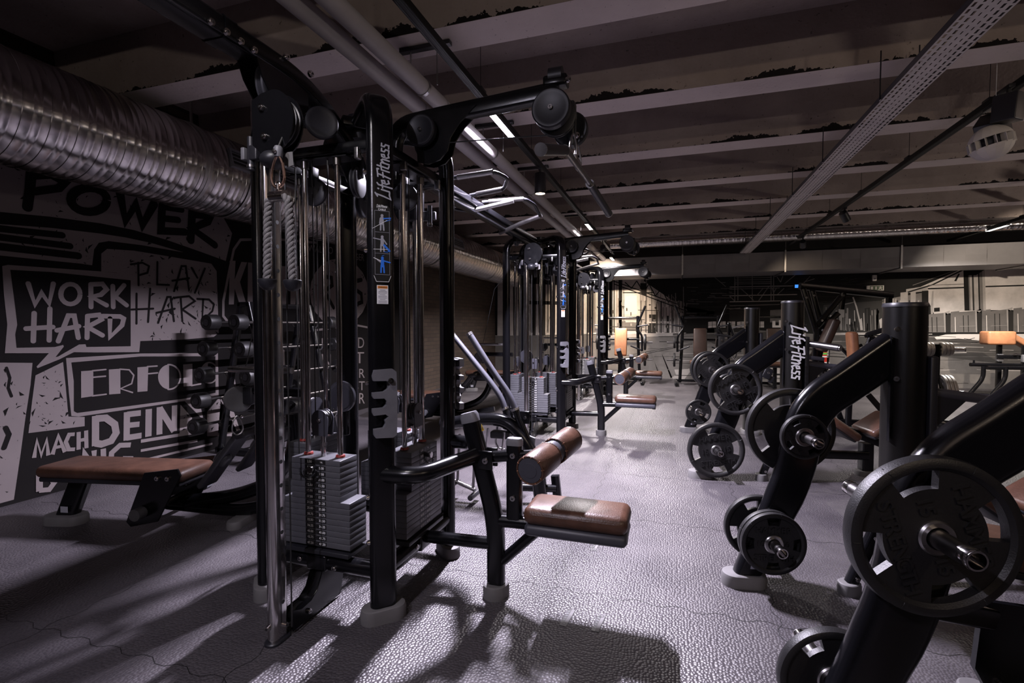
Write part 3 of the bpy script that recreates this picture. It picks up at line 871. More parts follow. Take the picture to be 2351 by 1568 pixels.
('s','g',3,0.007,((-0.589,0.719),(-0.397,0.73),(-0.206,0.729)),0),
('s','d',3,0.011,((3.994,0.78),(4.11,0.791),(4.226,0.784)),0),
('s','g',3,0.012,((6.555,0.751),(6.839,0.757),(7.119,0.77)),0),
('s','g',3,0.006,((6.964,0.921),(7.248,0.924),(7.527,0.913)),0),
('s','l',3,0.01,((2.329,0.395),(2.735,0.395),(3.132,0.417)),0),
('s','g',3,0.014,((2.378,0.071),(2.736,0.084),(3.086,0.105)),0),
('s','l',3,0.011,((0.434,0.293),(0.856,0.305),(1.269,0.296)),0),
('s','l',3,0.009,((0.181,0.606),(0.519,0.628),(0.852,0.623)),0),
('s','g',3,0.007,((6.583,0.439),(6.799,0.442),(7.011,0.454)),0),
('s','d',3,0.009,((0.954,0.516),(1.331,0.529),(1.701,0.544)),0),
('s','l',3,0.006,((4.901,0.334),(5.171,0.332),(5.436,0.366)),0),
('s','g',3,0.006,((3.722,0.791),(4.083,0.809),(4.438,0.793)),0),
('s','d',3,0.009,((3.128,0.662),(3.343,0.679),(3.555,0.66)),0),
('s','g',3,0.013,((0.677,0.579),(0.881,0.57),(1.083,0.589)),0),
('s','g',3,0.006,((2.667,0.209),(2.793,0.21),(2.918,0.216)),0),
('s','l',3,0.005,((5.783,1.008),(6.069,1.006),(6.35,1.021)),0),
('s','f',3,0.007,((5.612,0.119),(5.685,0.13),(5.759,0.112)),0),
('s','d',3,0.009,((6.933,0.976),(7.274,0.968),(7.607,0.972)),0),
('s','f',3,0.006,((6.519,0.477),(6.667,0.493),(6.814,0.49)),0),
('s','l',3,0.007,((1.745,0.621),(1.86,0.613),(1.974,0.623)),0),
('s','l',3,0.008,((1.576,0.927),(1.869,0.918),(2.158,0.947)),0),
('s','f',3,0.011,((2.894,0.231),(3.178,0.227),(3.456,0.242)),0),
('s','d',3,0.012,((3.588,0.874),(3.976,0.891),(4.357,0.877)),0),
('s','g',3,0.008,((4.546,0.33),(4.804,0.333),(5.059,0.338)),0),
('s','l',3,0.007,((6.714,0.714),(6.942,0.723),(7.168,0.719)),0),
('s','g',3,0.007,((2.762,0.155),(2.981,0.166),(3.197,0.185)),0),
('s','d',3,0.012,((1.773,0.065),(2.207,0.08),(2.63,0.091)),0),
('s','d',3,0.013,((2.992,0.149),(3.413,0.151),(3.824,0.185)),0),
('s','f',3,0.01,((6.929,0.89),(7.026,0.902),(7.123,0.876)),0),
('s','g',3,0.006,((-0.489,0.659),(-0.237,0.663),(0.011,0.669)),0),
('s','d',3,0.011,((0.898,0.65),(1.147,0.667),(1.393,0.642)),0),
('s','g',3,0.006,((5.067,0.571),(5.374,0.574),(5.675,0.588)),0),
('s','d',3,0.009,((6.339,0.948),(6.577,0.943),(6.812,0.946)),0),
('s','f',3,0.006,((6.18,0.914),(6.304,0.917),(6.428,0.915)),0),
('p','c',1,((-5.143,2.555),(-0.778,2.429),(0.137,1.779),(0.292,1.103),(-5.148,0.991)),0),
('p','w',2,((-1.119,2.01),(-0.858,2.026),(-0.844,1.557),(-1.19,1.559),(-1.17,1.796)),0),
('p','w',2,((-1.461,2.362),(-1.195,2.333),(-1.242,1.419),(-1.476,1.42)),0),
('p','d',3,((-3.747,2.514),(-3.675,2.512),(-3.674,1.093),(-3.746,1.093)),0),
('p','m',3,((-3.55,2.509),(-3.491,2.507),(-3.489,1.094),(-3.548,1.094)),0),
('p','d',3,((-3.35,2.503),(-3.268,2.5),(-3.265,1.095),(-3.347,1.095)),0),
('p','m',3,((-3.122,2.496),(-3.076,2.495),(-3.072,1.096),(-3.119,1.096)),0),
('p','d',3,((-2.972,2.492),(-2.903,2.49),(-2.899,1.097),(-2.968,1.097)),0),
('p','m',3,((-2.314,2.473),(-2.247,2.471),(-2.241,1.1),(-2.308,1.1)),0),
('p','d',3,((-2.087,2.466),(-2.031,2.465),(-2.024,1.102),(-2.08,1.101)),0),
('p','m',3,((-1.927,2.462),(-1.862,2.46),(-1.854,1.102),(-1.92,1.102)),0),
('p','m',3,((-1.51,2.45),(-1.478,2.449),(-1.469,1.104),(-1.501,1.104)),0),
('p','d',3,((-1.424,2.447),(-1.392,2.446),(-1.383,1.105),(-1.415,1.105)),0),
('p','l',3,((-1.376,2.446),(-1.313,2.444),(-1.303,1.105),(-1.367,1.105)),0),
('p','l',3,((-1.291,2.443),(-1.228,2.442),(-1.218,1.105),(-1.282,1.105)),0),
('p','l',3,((-0.763,2.428),(-0.691,2.426),(-0.679,1.108),(-0.752,1.108)),0),
('p','m',3,((-0.65,2.425),(-0.619,2.424),(-0.607,1.108),(-0.638,1.108)),0),
('p','l',3,((-0.38,1.891),(-0.309,1.869),(-0.301,1.11),(-0.372,1.11)),0),
('p','d',3,((-0.299,1.89),(-0.268,1.868),(-0.261,1.11),(-0.291,1.11)),0),
('p','l',3,((-0.228,1.889),(-0.178,1.867),(-0.17,1.111),(-0.22,1.11)),0),
('p','m',3,((-0.053,1.886),(0.027,1.864),(0.035,1.112),(-0.045,1.111)),0),
('p','l',3,((0.061,1.884),(0.111,1.863),(0.119,1.112),(0.07,1.112)),0),
('p','m',3,((0.136,1.883),(0.195,1.861),(0.203,1.112),(0.144,1.112)),0),
('p','d',3,((-0.565,1.555),(-0.402,1.554),(-0.4,1.385),(-0.563,1.385)),0),
('p','d',3,((-0.594,1.343),(-0.4,1.342),(-0.398,1.099),(-0.592,1.098)),0),
('p','d',3,((-0.199,1.521),(-0.089,1.52),(-0.088,1.373),(-0.198,1.374)),0),
('p','d',3,((-0.197,1.332),(-0.087,1.331),(-0.085,1.111),(-0.195,1.111)),0),
('p','m',3,((-1.209,1.365),(-0.769,1.364),(-0.768,1.15),(-1.208,1.149)),0),
('s','d',4,0.016,((-1.508,1.256),(-0.665,1.236)),0),
('s','w',4,0.021,((-0.615,1.364),(-0.058,1.373)),0),
('p','d',3,((-3.903,1.945),(-2.729,1.905),(-2.729,1.815),(-3.903,1.853)),0),
('p','d',3,((-3.903,2.519),(-2.731,2.485),(-2.731,2.318),(-3.903,2.404)),0),
('p','k',2,((0.097,1.78),(0.912,1.616),(0.919,1.116),(0.243,1.113)),0),
('p','d',3,((-5.143,2.555),(-5.029,2.551),(-5.045,1.015),(-5.135,1.015)),0),
('p','k',3,((-4.864,2.547),(-4.751,2.543),(-4.766,1.017),(-4.855,1.017)),0),
('p','k',3,((-4.589,2.539),(-4.477,2.535),(-4.491,1.019),(-4.578,1.019)),0),
('p','d',3,((-4.317,2.531),(-4.206,2.528),(-4.219,1.021),(-4.305,1.02)),0),
('p','k',3,((-4.048,2.523),(-3.939,2.52),(-3.951,1.023),(-4.036,1.022)),0),
('p','k',3,((-3.783,2.515),(-3.675,2.512),(-3.686,1.024),(-3.77,1.024)),0),
('p','d',3,((-3.521,2.508),(-3.415,2.505),(-3.424,1.026),(-3.507,1.026)),0),
('p','d',3,((-3.262,2.5),(-3.157,2.497),(-3.165,1.028),(-3.247,1.027)),0),
('p','k',3,((-3.006,2.493),(-2.903,2.49),(-2.91,1.03),(-2.991,1.029)),0),
('p','k',3,((-2.754,2.486),(-2.652,2.483),(-2.658,1.031),(-2.738,1.031)),0),
('p','d',3,((-2.505,2.478),(-2.404,2.475),(-2.409,1.033),(-2.488,1.032)),0),
('p','d',3,((-2.258,2.471),(-2.158,2.468),(-2.162,1.034),(-2.24,1.034)),0),
('p','k',3,((-2.015,2.464),(-1.916,2.461),(-1.919,1.036),(-1.996,1.036)),0),
('p','d',3,((-1.774,2.457),(-1.677,2.455),(-1.679,1.038),(-1.755,1.037)),0),
('p','k',3,((-1.537,2.45),(-1.44,2.448),(-1.442,1.039),(-1.517,1.039)),0),
('p','d',3,((-1.302,2.444),(-1.207,2.441),(-1.207,1.041),(-1.281,1.04)),0),
('p','k',2,((-0.778,2.429),(0.903,2.38),(0.914,1.463),(0.531,1.486)),0),
('s','k',5,0.023,((-1.515,2.428),(0.137,1.779)),0),
('s','k',5,0.023,((-1.407,2.317),(0.237,1.653)),0),
('s','k',5,0.023,((-1.194,2.097),(-0.468,2.082)),0),
('s','k',5,0.024,((-1.143,2.353),(-0.984,2.2)),0),
('s','k',5,0.023,((-0.984,2.2),(-0.861,2.378)),0),
('s','k',5,0.023,((-0.861,2.378),(-0.693,2.087)),0),
('s','k',5,0.023,((-0.693,2.087),(-0.572,2.296)),0),
('s','k',5,0.023,((-0.572,2.296),(-0.416,1.997)),0),
('s','k',5,0.023,((-0.416,1.997),(-0.286,2.184)),0),
('s','k',5,0.023,((-0.286,2.184),(-0.112,1.835)),0),
('s','k',5,0.023,((-0.112,1.835),(0.015,2.041)),0),
('s','k',5,0.023,((0.015,2.041),(0.137,1.727)),0),
('p','k',5,((-1.302,2.444),(-1.238,2.442),(-1.224,1.904),(-1.287,1.905)),0),
('p','k',5,((-0.777,2.322),(-0.633,2.319),(-0.631,2.001),(-0.754,2.046)),0),
('s','m',5,0.012,((0.121,1.891),(0.089,1.841)),0),
('s','m',5,0.013,((0.129,1.694),(0.09,1.635)),0),
('s','m',5,0.013,((-0.354,1.925),(-0.397,1.81)),0),
('s','m',5,0.012,((0.236,1.833),(0.254,1.749)),0),
('s','m',5,0.013,((0.05,1.85),(0.017,1.697)),0),
('s','m',5,0.013,((-0.061,1.756),(-0.05,1.593)),0),
('s','m',5,0.013,((0.059,1.972),(0.012,1.807)),0),
('s','m',5,0.013,((0.071,1.738),(0.105,1.651)),0),
('s','m',5,0.013,((0.101,1.764),(0.059,1.656)),0),
('s','m',5,0.012,((0.279,1.688),(0.308,1.638)),0),
('s','m',5,0.013,((-0.131,1.945),(-0.124,1.797)),0),
('s','m',5,0.013,((-0.071,1.891),(-0.067,1.764)),0),
('s','m',5,0.013,((0,1.902),(-0.019,1.753)),0),
('s','m',5,0.013,((-0.18,1.909),(-0.201,1.743)),0),
('s','m',5,0.013,((-0.292,2.067),(-0.304,1.915)),0),
('s','m',5,0.012,((0.121,1.872),(0.097,1.738)),0),
('s','m',5,0.013,((-0.107,2.033),(-0.144,1.901)),0),
('s','m',5,0.013,((0.067,1.735),(0.026,1.634)),0),
('s','m',5,0.013,((-0.35,2.054),(-0.377,1.983)),0),
('s','m',5,0.013,((-0.015,1.983),(0.015,1.92)),0),
('s','m',5,0.013,((-0.25,1.937),(-0.273,1.858)),0),
('s','m',5,0.012,((0.163,1.754),(0.196,1.604)),0),
('s','m',5,0.012,((0.304,1.819),(0.294,1.721)),0),
('s','m',5,0.013,((-0.234,1.893),(-0.243,1.734)),0),
('s','m',5,0.013,((-0.411,2.129),(-0.397,1.988)),0),
('s','m',5,0.013,((-0.076,1.79),(-0.095,1.704)),0),
('p','m',4,((-1.195,1.771),(-1.162,1.771),(-1.162,1.694),(-1.194,1.694)),0),
('p','m',4,((0.041,1.666),(0.055,1.666),(0.056,1.618),(0.042,1.618)),0),
('p','m',4,((-0.055,1.727),(-0.005,1.726),(-0.005,1.704),(-0.055,1.704)),0),
('p','d',4,((-0.439,1.729),(-0.383,1.728),(-0.383,1.703),(-0.439,1.704)),0),
('p','f',4,((-0.673,1.36),(-0.64,1.36),(-0.64,1.337),(-0.673,1.337)),0),
('p','m',4,((-0.97,1.37),(-0.921,1.37),(-0.921,1.274),(-0.969,1.274)),0),
('p','d',4,((-1.204,1.765),(-1.15,1.764),(-1.15,1.734),(-1.204,1.735)),0),
('p','f',4,((-1.32,1.347),(-1.27,1.347),(-1.269,1.252),(-1.319,1.252)),0),
('p','m',4,((-1.16,1.401),(-1.123,1.401),(-1.123,1.359),(-1.159,1.359)),0),
('p','m',4,((-0.928,1.315),(-0.877,1.315),(-0.876,1.264),(-0.928,1.264)),0),
('p','m',4,((-0.751,1.228),(-0.728,1.228),(-0.728,1.142),(-0.75,1.142)),0),
('p','m',4,((-1.11,1.72),(-1.083,1.72),(-1.082,1.644),(-1.109,1.644)),0),
('p','f',4,((-1.205,1.393),(-1.155,1.393),(-1.154,1.329),(-1.205,1.329)),0),
('p','l',4,((-0.43,1.275),(-0.421,1.275),(-0.421,1.233),(-0.43,1.233)),0),
('p','d',4,((-0.875,1.22),(-0.856,1.22),(-0.856,1.126),(-0.874,1.126)),0),
('p','f',4,((0.183,1.589),(0.206,1.589),(0.207,1.537),(0.184,1.537)),0),
('p','m',4,((-0.03,1.457),(0.015,1.457),(0.015,1.387),(-0.03,1.387)),0),
('p','f',4,((-1.527,1.56),(-1.501,1.56),(-1.501,1.474),(-1.527,1.474)),0),
('p','m',4,((-0.422,1.741),(-0.397,1.741),(-0.397,1.679),(-0.422,1.679)),0),
('p','f',4,((-0.063,1.625),(-0.049,1.624),(-0.049,1.589),(-0.063,1.589)),0),
('p','l',4,((-1.096,1.716),(-1.082,1.715),(-1.081,1.648),(-1.096,1.648)),0),
('p','m',4,((-1.201,1.329),(-1.193,1.329),(-1.193,1.298),(-1.201,1.298)),0),
('p','d',4,((0.079,1.597),(0.117,1.597),(0.117,1.567),(0.079,1.567)),0),
('p','m',4,((-0.737,1.419),(-0.723,1.419),(-0.723,1.348),(-0.737,1.348)),0),
('p','f',4,((-0.261,1.505),(-0.231,1.504),(-0.231,1.442),(-0.26,1.442)),0),
('p','f',4,((-1.011,1.615),(-0.979,1.615),(-0.978,1.529),(-1.01,1.529)),0),
('p','m',4,((-0.271,1.457),(-0.241,1.457),(-0.241,1.435),(-0.271,1.435)),0),
('p','f',4,((0.185,1.712),(0.228,1.711),(0.229,1.62),(0.186,1.621)),0),
('p','m',4,((-1.234,1.865),(-1.222,1.865),(-1.222,1.789),(-1.233,1.789)),0),
('p','l',4,((-0.1,1.261),(-0.055,1.261),(-0.054,1.202),(-0.099,1.202)),0),
('p','l',4,((0.219,1.522),(0.233,1.522),(0.234,1.469),(0.22,1.469)),0),
('p','l',4,((0.068,1.525),(0.081,1.525),(0.081,1.495),(0.069,1.495)),0),
('p','d',4,((-1.308,1.776),(-1.296,1.776),(-1.295,1.738),(-1.308,1.738)),0),
('p','m',4,((0.225,1.696),(0.237,1.696),(0.237,1.649),(0.225,1.649)),0),
('p','f',4,((-1.453,1.671),(-1.421,1.67),(-1.42,1.581),(-1.452,1.581)),0),
('p','l',4,((-0.089,1.768),(-0.055,1.768),(-0.055,1.735),(-0.089,1.735)),0),
('p','d',4,((0.258,1.42),(0.302,1.42),(0.302,1.363),(0.259,1.363)),0),
('p','l',4,((0.18,1.241),(0.229,1.242),(0.23,1.171),(0.181,1.171)),0),
('p','l',4,((-0.597,1.367),(-0.559,1.367),(-0.558,1.291),(-0.596,1.291)),0),
('p','d',4,((-0.07,1.433),(-0.058,1.433),(-0.058,1.379),(-0.07,1.379)),0),
('p','l',4,((-0.464,1.43),(-0.412,1.43),(-0.412,1.405),(-0.464,1.405)),0),
('p','l',4,((0.097,1.526),(0.137,1.526),(0.138,1.479),(0.097,1.479)),0),
('p','l',4,((-0.171,1.291),(-0.127,1.291),(-0.127,1.225),(-0.17,1.225)),0),
('p','l',4,((-0.563,1.471),(-0.507,1.471),(-0.506,1.391),(-0.562,1.391)),0),
('p','d',4,((-0.571,1.803),(-0.523,1.802),(-0.523,1.774),(-0.571,1.775)),0),
('p','l',4,((-1.004,1.337),(-0.964,1.337),(-0.964,1.277),(-1.003,1.277)),0),
('s','d',5,0.017,((-1.535,2.137),(-1.523,1.126)),0),
('s','d',5,0.017,((-1.447,1.823),(-1.437,1.126)),0),
('s','m',5,0.017,((-1.299,1.967),(-1.287,1.127)),0),
('s','m',5,0.017,((-1.174,2.246),(-1.16,1.127)),0),
('s','m',5,0.017,((-0.777,2.301),(-0.762,1.129)),0),
('s','m',5,0.017,((-0.509,2.191),(-0.495,1.13)),0),
('s','d',5,0.017,((-0.394,1.806),(-0.383,1.131)),0),
('s','m',5,0.017,((-0.104,1.993),(-0.09,1.132)),0),
('s','m',5,0.017,((-0.044,2.032),(-0.03,1.132)),0),
('s','m',5,0.017,((0.045,2.066),(0.059,1.133)),0),
('s','m',5,0.017,((0.221,2.209),(0.237,1.133)),0),
('s','d',5,0.014,((-0.824,1.663),(-0.342,1.648)),0),
('s','d',5,0.014,((-1.509,1.441),(-0.667,1.428)),0),
('s','d',5,0.014,((-0.461,1.311),(0.26,1.3)),0),
('s','d',5,0.014,((-1.509,1.496),(-1.126,1.483)),0),
('s','d',5,0.014,((-1.507,1.18),(-0.358,1.173)),0),
('p','l',4,((-0.753,1.897),(-0.65,1.885),(-0.643,1.119),(-0.747,1.118)),0),
('s','d',5,0.015,((-0.753,1.897),(-0.747,1.118)),0),
('s','d',5,0.011,((-0.65,1.895),(-0.643,1.119)),0),
('p','l',4,((-0.372,1.627),(-0.311,1.616),(-0.306,1.121),(-0.367,1.12)),0),
('s','d',5,0.015,((-0.372,1.627),(-0.367,1.12)),0),
('s','d',5,0.011,((-0.311,1.627),(-0.306,1.121)),0),
('p','l',4,((-0.242,1.731),(-0.151,1.72),(-0.145,1.121),(-0.236,1.121)),0),
('s','d',5,0.015,((-0.242,1.731),(-0.236,1.121)),0),
('s','d',5,0.011,((-0.151,1.73),(-0.145,1.121)),0),
('p','l',4,((-0.011,1.656),(0.079,1.644),(0.084,1.122),(-0.005,1.122)),0),
('s','d',5,0.015,((-0.011,1.656),(-0.005,1.122)),0),
('s','d',5,0.01,((0.079,1.655),(0.084,1.122)),0),
('p','l',4,((0.139,1.592),(0.218,1.581),(0.223,1.123),(0.144,1.123)),0),
('s','d',5,0.015,((0.139,1.592),(0.144,1.123)),0),
('s','d',5,0.01,((0.218,1.591),(0.223,1.123)),0),
('s','m',3,0.008,((0.482,1.529),(0.733,1.535)),0),
('s','d',3,0.014,((0.408,2.034),(0.621,2.031)),0),
('s','d',3,0.011,((0.977,1.874),(1.093,1.877)),0),
('s','d',3,0.013,((0.428,1.585),(0.749,1.588)),0),
('s','m',3,0.012,((1.051,2.287),(1.147,2.285)),0),
('s','m',3,0.013,((1.227,1.68),(1.465,1.672)),0),
('s','d',3,0.014,((0.755,1.936),(1.049,1.928)),0),
('s','d',3,0.014,((1.17,2.028),(1.234,2.035)),0),
('s','d',3,0.013,((1.107,1.565),(1.407,1.573)),0),
('s','d',3,0.008,((0.415,1.555),(0.529,1.553)),0),
('s','d',3,0.009,((0.748,1.634),(0.93,1.635)),0),
('s','m',3,0.01,((0.911,1.932),(1.269,1.932)),0),
('s','d',3,0.01,((0.376,1.539),(0.599,1.53)),0),
('s','d',3,0.01,((0.725,1.92),(0.84,1.926)),0),
('s','d',3,0.012,((0.954,1.556),(1.287,1.561)),0),
('s','d',3,0.01,((0.628,1.534),(0.897,1.527)),0),
('s','d',3,0.008,((0.902,2.088),(1.046,2.083)),0),
('s','m',3,0.008,((0.325,1.874),(0.458,1.864)),0),
('s','m',3,0.007,((0.385,2.1),(0.494,2.102)),0),
('s','d',3,0.014,((0.426,1.509),(0.608,1.501)),0),
('s','d',3,0.012,((1.221,1.622),(1.271,1.625)),0),
('s','m',3,0.007,((0.511,1.85),(0.885,1.838)),0),
('s','m',3,0.009,((0.29,1.577),(0.53,1.573)),0),
('s','m',3,0.011,((0.287,1.808),(0.576,1.799)),0),
('s','d',3,0.008,((0.745,1.943),(0.982,1.939)),0),
('s','d',3,0.01,((0.64,2.228),(0.821,2.233)),0),
('s','d',3,0.009,((0.688,1.897),(1.058,1.891)),0),
('s','d',3,0.013,((0.398,1.899),(0.448,1.89)),0),
('s','d',3,0.01,((1.129,1.671),(1.277,1.67)),0),
('s','m',3,0.007,((0.383,1.908),(0.556,1.897)),0),
('s','d',3,0.011,((1.04,1.924),(1.304,1.924)),0),
('s','m',3,0.013,((1.229,1.676),(1.591,1.667)),0),
('s','d',3,0.011,((0.842,1.478),(0.896,1.487)),0),
('s','m',3,0.014,((1.073,1.99),(1.297,1.984)),0),
('s','d',3,0.009,((0.867,1.836),(1.051,1.836)),0),
('s','d',3,0.007,((0.315,2.198),(0.679,2.187)),0),
('s','d',3,0.014,((0.596,1.563),(0.728,1.565)),0),
('s','d',3,0.007,((0.384,2.201),(0.479,2.192)),0),
('s','d',3,0.009,((1.043,1.772),(1.27,1.779)),0),
('s','d',3,0.009,((0.349,1.725),(0.465,1.718)),0),
('s','d',3,0.013,((0.295,1.588),(0.505,1.589)),0),
('s','d',3,0.012,((0.465,1.581),(0.696,1.588)),0),
('s','m',3,0.007,((0.802,1.526),(1.103,1.522)),0),
('s','d',3,0.01,((0.547,2.247),(0.789,2.25)),0),
('s','d',3,0.008,((1.054,1.921),(1.415,1.912)),0),
('s','d',3,0.009,((0.949,2.112),(1.052,2.103)),0),
('s','m',3,0.01,((0.797,1.985),(0.917,1.981)),0),
('s','m',3,0.01,((0.765,1.487),(0.948,1.484)),0),
('s','m',3,0.008,((1.05,2.034),(1.357,2.029)),0),
('s','d',3,0.008,((0.567,2.223),(0.804,2.213)),0),
('s','d',3,0.01,((0.718,1.663),(0.786,1.656)),0),
('s','m',3,0.013,((1.22,2.065),(1.286,2.056)),0),
('s','m',3,0.011,((0.361,1.528),(0.478,1.517)),0),
('s','m',3,0.013,((1.122,1.689),(1.241,1.687)),0),
('s','m',3,0.008,((1.048,2.151),(1.288,2.146)),0),
('s','d',3,0.009,((0.807,1.548),(1.05,1.552)),0),
('s','m',3,0.009,((0.298,2.194),(0.545,2.183)),0),
('s','d',3,0.007,((0.773,2.264),(0.99,2.262)),0),
('s','m',3,0.012,((0.831,2.036),(1.082,2.038)),0),
('s','m',3,0.01,((0.76,1.949),(0.932,1.955)),0),
('s','d',3,0.008,((3.269,1.915),(3.58,1.913)),0),
('s','d',3,0.012,((3.334,1.861),(3.714,1.838)),0),
('s','d',3,0.006,((2.815,2.118),(2.917,2.128)),0),
('s','d',3,0.013,((4.003,2.094),(4.096,2.141)),0),
('s','d',3,0.006,((2.881,1.797),(2.95,1.807)),0),
('s','d',3,0.011,((3.455,1.916),(3.648,1.913)),0),
('s','d',3,0.013,((2.246,1.776),(2.586,1.765)),0),
('s','d',3,0.011,((2.325,2.224),(2.498,2.274)),0),
('s','d',3,0.011,((3.553,2.212),(3.775,2.26)),0),
('s','d',3,0.006,((4.012,1.895),(4.308,1.904)),0),
('s','d',3,0.006,((3.665,1.747),(3.933,1.775)),0),
('s','d',3,0.007,((4.046,2.125),(4.256,2.147)),0),
('s','d',3,0.006,((2.205,2.182),(2.268,2.224)),0),
('s','d',3,0.011,((2.361,2.21),(2.69,2.249)),0),
('s','d',3,0.007,((2.203,2.229),(2.382,2.226)),0),
('s','d',3,0.011,((2.398,2.089),(2.678,2.118)),0),
('s','d',3,0.013,((2.354,2.039),(2.728,2.043)),0),
('s','d',3,0.011,((3.72,1.92),(3.874,1.968)),0),
('s','d',3,0.006,((3.804,1.9),(4.075,1.891)),0),
('s','d',3,0.011,((2.897,2.27),(3.238,2.25)),0),
('s','d',3,0.01,((2.977,1.922),(3.26,1.921)),0),
('s','d',3,0.008,((3.609,2.286),(3.934,2.304)),0),
('s','d',3,0.013,((2.428,2.104),(2.526,2.133)),0),
('s','d',3,0.008,((3.042,1.779),(3.432,1.762)),0),
('s','d',3,0.014,((3.063,2.184),(3.301,2.224)),0),
('s','d',3,0.006,((2.626,2.315),(2.946,2.359)),0),
('s','d',3,0.014,((3.751,2.182),(4.112,2.211)),0),
('s','d',3,0.012,((2.736,2.086),(2.927,2.102)),0),
('s','d',3,0.006,((3.615,2.232),(3.922,2.247)),0),
('s','d',3,0.013,((3.28,2.044),(3.572,2.061)),0),
('s','d',3,0.009,((2.935,1.963),(3.087,1.958)),0),
('s','d',3,0.01,((2.505,2.183),(2.719,2.226)),0),
('s','d',3,0.011,((3.541,2.282),(3.599,2.267)),0),
('s','d',3,0.011,((3.398,1.994),(3.78,1.98)),0),
('s','d',3,0.012,((3.266,2.21),(3.574,2.21)),0),
('s','d',3,0.007,((4.108,2.222),(4.169,2.244)),0),
('s','d',3,0.009,((3.999,1.761),(4.087,1.816)),0),
('s','d',3,0.014,((3.61,2.258),(3.755,2.308)),0),
('s','d',3,0.007,((2.755,1.807),(3.124,1.797)),0),
('s','d',3,0.007,((4.009,1.798),(4.088,1.804)),0),
('s','d',3,0.007,((3.011,2.19),(3.362,2.172)),0),
('s','d',3,0.012,((3.478,2.184),(3.856,2.17)),0),
('s','d',3,0.007,((2.258,2.048),(2.345,2.031)),0),
('s','d',3,0.013,((3.458,2.281),(3.597,2.321)),0),
('s','d',3,0.006,((4.16,1.894),(4.263,1.929)),0),
('s','d',3,0.01,((3.827,1.879),(4.003,1.859)),0),
('s','d',3,0.006,((2.195,1.966),(2.467,1.964)),0),
('s','d',3,0.011,((4.086,1.776),(4.291,1.801)),0),
('s','d',3,0.011,((3.096,1.82),(3.2,1.815)),0),
('s','d',3,0.011,((4.187,1.792),(4.281,1.826)),0),
('p','m',4,((3.657,1.36),(3.678,1.359),(3.685,1.167),(3.669,1.167)),0),
('p','d',4,((3.264,1.313),(3.276,1.313),(3.292,1.166),(3.275,1.166)),0),
('p','d',4,((3.681,1.565),(3.697,1.564),(3.714,1.168),(3.697,1.168)),0),
('p','d',4,((4.139,1.664),(4.159,1.663),(4.173,1.169),(4.157,1.169)),0),
('p','m',4,((3.582,1.668),(3.614,1.668),(3.616,1.167),(3.6,1.167)),0),
('p','l',4,((4.152,1.553),(4.181,1.552),(4.184,1.169),(4.168,1.169)),0),
('p','d',4,((4.061,1.504),(4.086,1.504),(4.092,1.169),(4.076,1.169)),0),
('p','d',4,((4.13,1.521),(4.143,1.521),(4.161,1.169),(4.146,1.169)),0),
('p','d',4,((3.761,1.455),(3.791,1.454),(3.791,1.168),(3.775,1.168)),0),
('p','d',4,((3.729,1.381),(3.751,1.38),(3.758,1.168),(3.742,1.168)),0),
('p','d',4,((3.948,1.643),(3.976,1.643),(3.982,1.169),(3.966,1.169)),0),
('p','l',4,((3.378,1.608),(3.404,1.608),(3.411,1.166),(3.395,1.166)),0),
('p','l',4,((3.323,1.538),(3.349,1.538),(3.355,1.166),(3.339,1.166)),0),
('p','m',4,((3.637,1.311),(3.666,1.311),(3.664,1.167),(3.648,1.167)),0),
('p','m',4,((3.702,1.366),(3.712,1.366),(3.73,1.168),(3.714,1.168)),0),
('p','m',4,((4.022,1.509),(4.034,1.509),(4.053,1.169),(4.037,1.169)),0),
('p','d',4,((3.744,1.522),(3.769,1.522),(3.775,1.168),(3.759,1.168)),0),
('p','m',4,((3.313,1.389),(3.346,1.388),(3.342,1.166),(3.326,1.166)),0),
('p','d',4,((3.434,1.514),(3.443,1.514),(3.465,1.167),(3.449,1.167)),0),
('p','m',4,((3.561,1.555),(3.583,1.555),(3.593,1.167),(3.577,1.167)),0),
('p','d',4,((4.149,1.629),(4.178,1.628),(4.182,1.169),(4.166,1.169)),0),
('p','d',4,((3.706,1.47),(3.73,1.47),(3.737,1.168),(3.72,1.168)),0),
('p','d',4,((3.583,1.319),(3.604,1.319),(3.61,1.167),(3.594,1.167)),0),
('p','l',4,((3.691,1.336),(3.7,1.336),(3.719,1.168),(3.703,1.168)),0),
('p','d',4,((4.149,1.612),(4.178,1.612),(4.182,1.169),(4.166,1.169)),0),
('p','m',4,((3.336,1.391),(3.355,1.391),(3.365,1.166),(3.348,1.166)),0),
('p','m',4,((3.52,1.656),(3.54,1.655),(3.554,1.167),(3.538,1.167)),0),
('p','l',4,((3.273,1.512),(3.303,1.512),(3.305,1.166),(3.288,1.166)),0),
('p','d',4,((3.655,1.529),(3.675,1.528),(3.686,1.168),(3.67,1.167)),0),
('p','m',4,((3.955,1.332),(3.978,1.332),(3.982,1.169),(3.966,1.169)),0),
('p','l',4,((3.722,1.618),(3.734,1.617),(3.756,1.168),(3.739,1.168)),0),
('p','m',4,((4.097,1.625),(4.117,1.625),(4.131,1.169),(4.115,1.169)),0),
('p','d',4,((3.538,1.475),(3.563,1.474),(3.569,1.167),(3.552,1.167)),0),
('p','m',4,((3.188,1.691),(3.198,1.691),(3.223,1.166),(3.206,1.166)),0),
('p','l',4,((3.896,1.558),(3.909,1.558),(3.928,1.168),(3.912,1.168)),0),
('p','l',4,((3.627,1.436),(3.659,1.436),(3.657,1.167),(3.64,1.167)),0),
('p','d',4,((4.126,1.65),(4.155,1.65),(4.16,1.169),(4.144,1.169)),0),
('p','m',4,((4.042,1.613),(4.064,1.613),(4.075,1.169),(4.059,1.169)),0),
('p','d',4,((3.501,1.463),(3.528,1.463),(3.532,1.167),(3.515,1.167)),0),
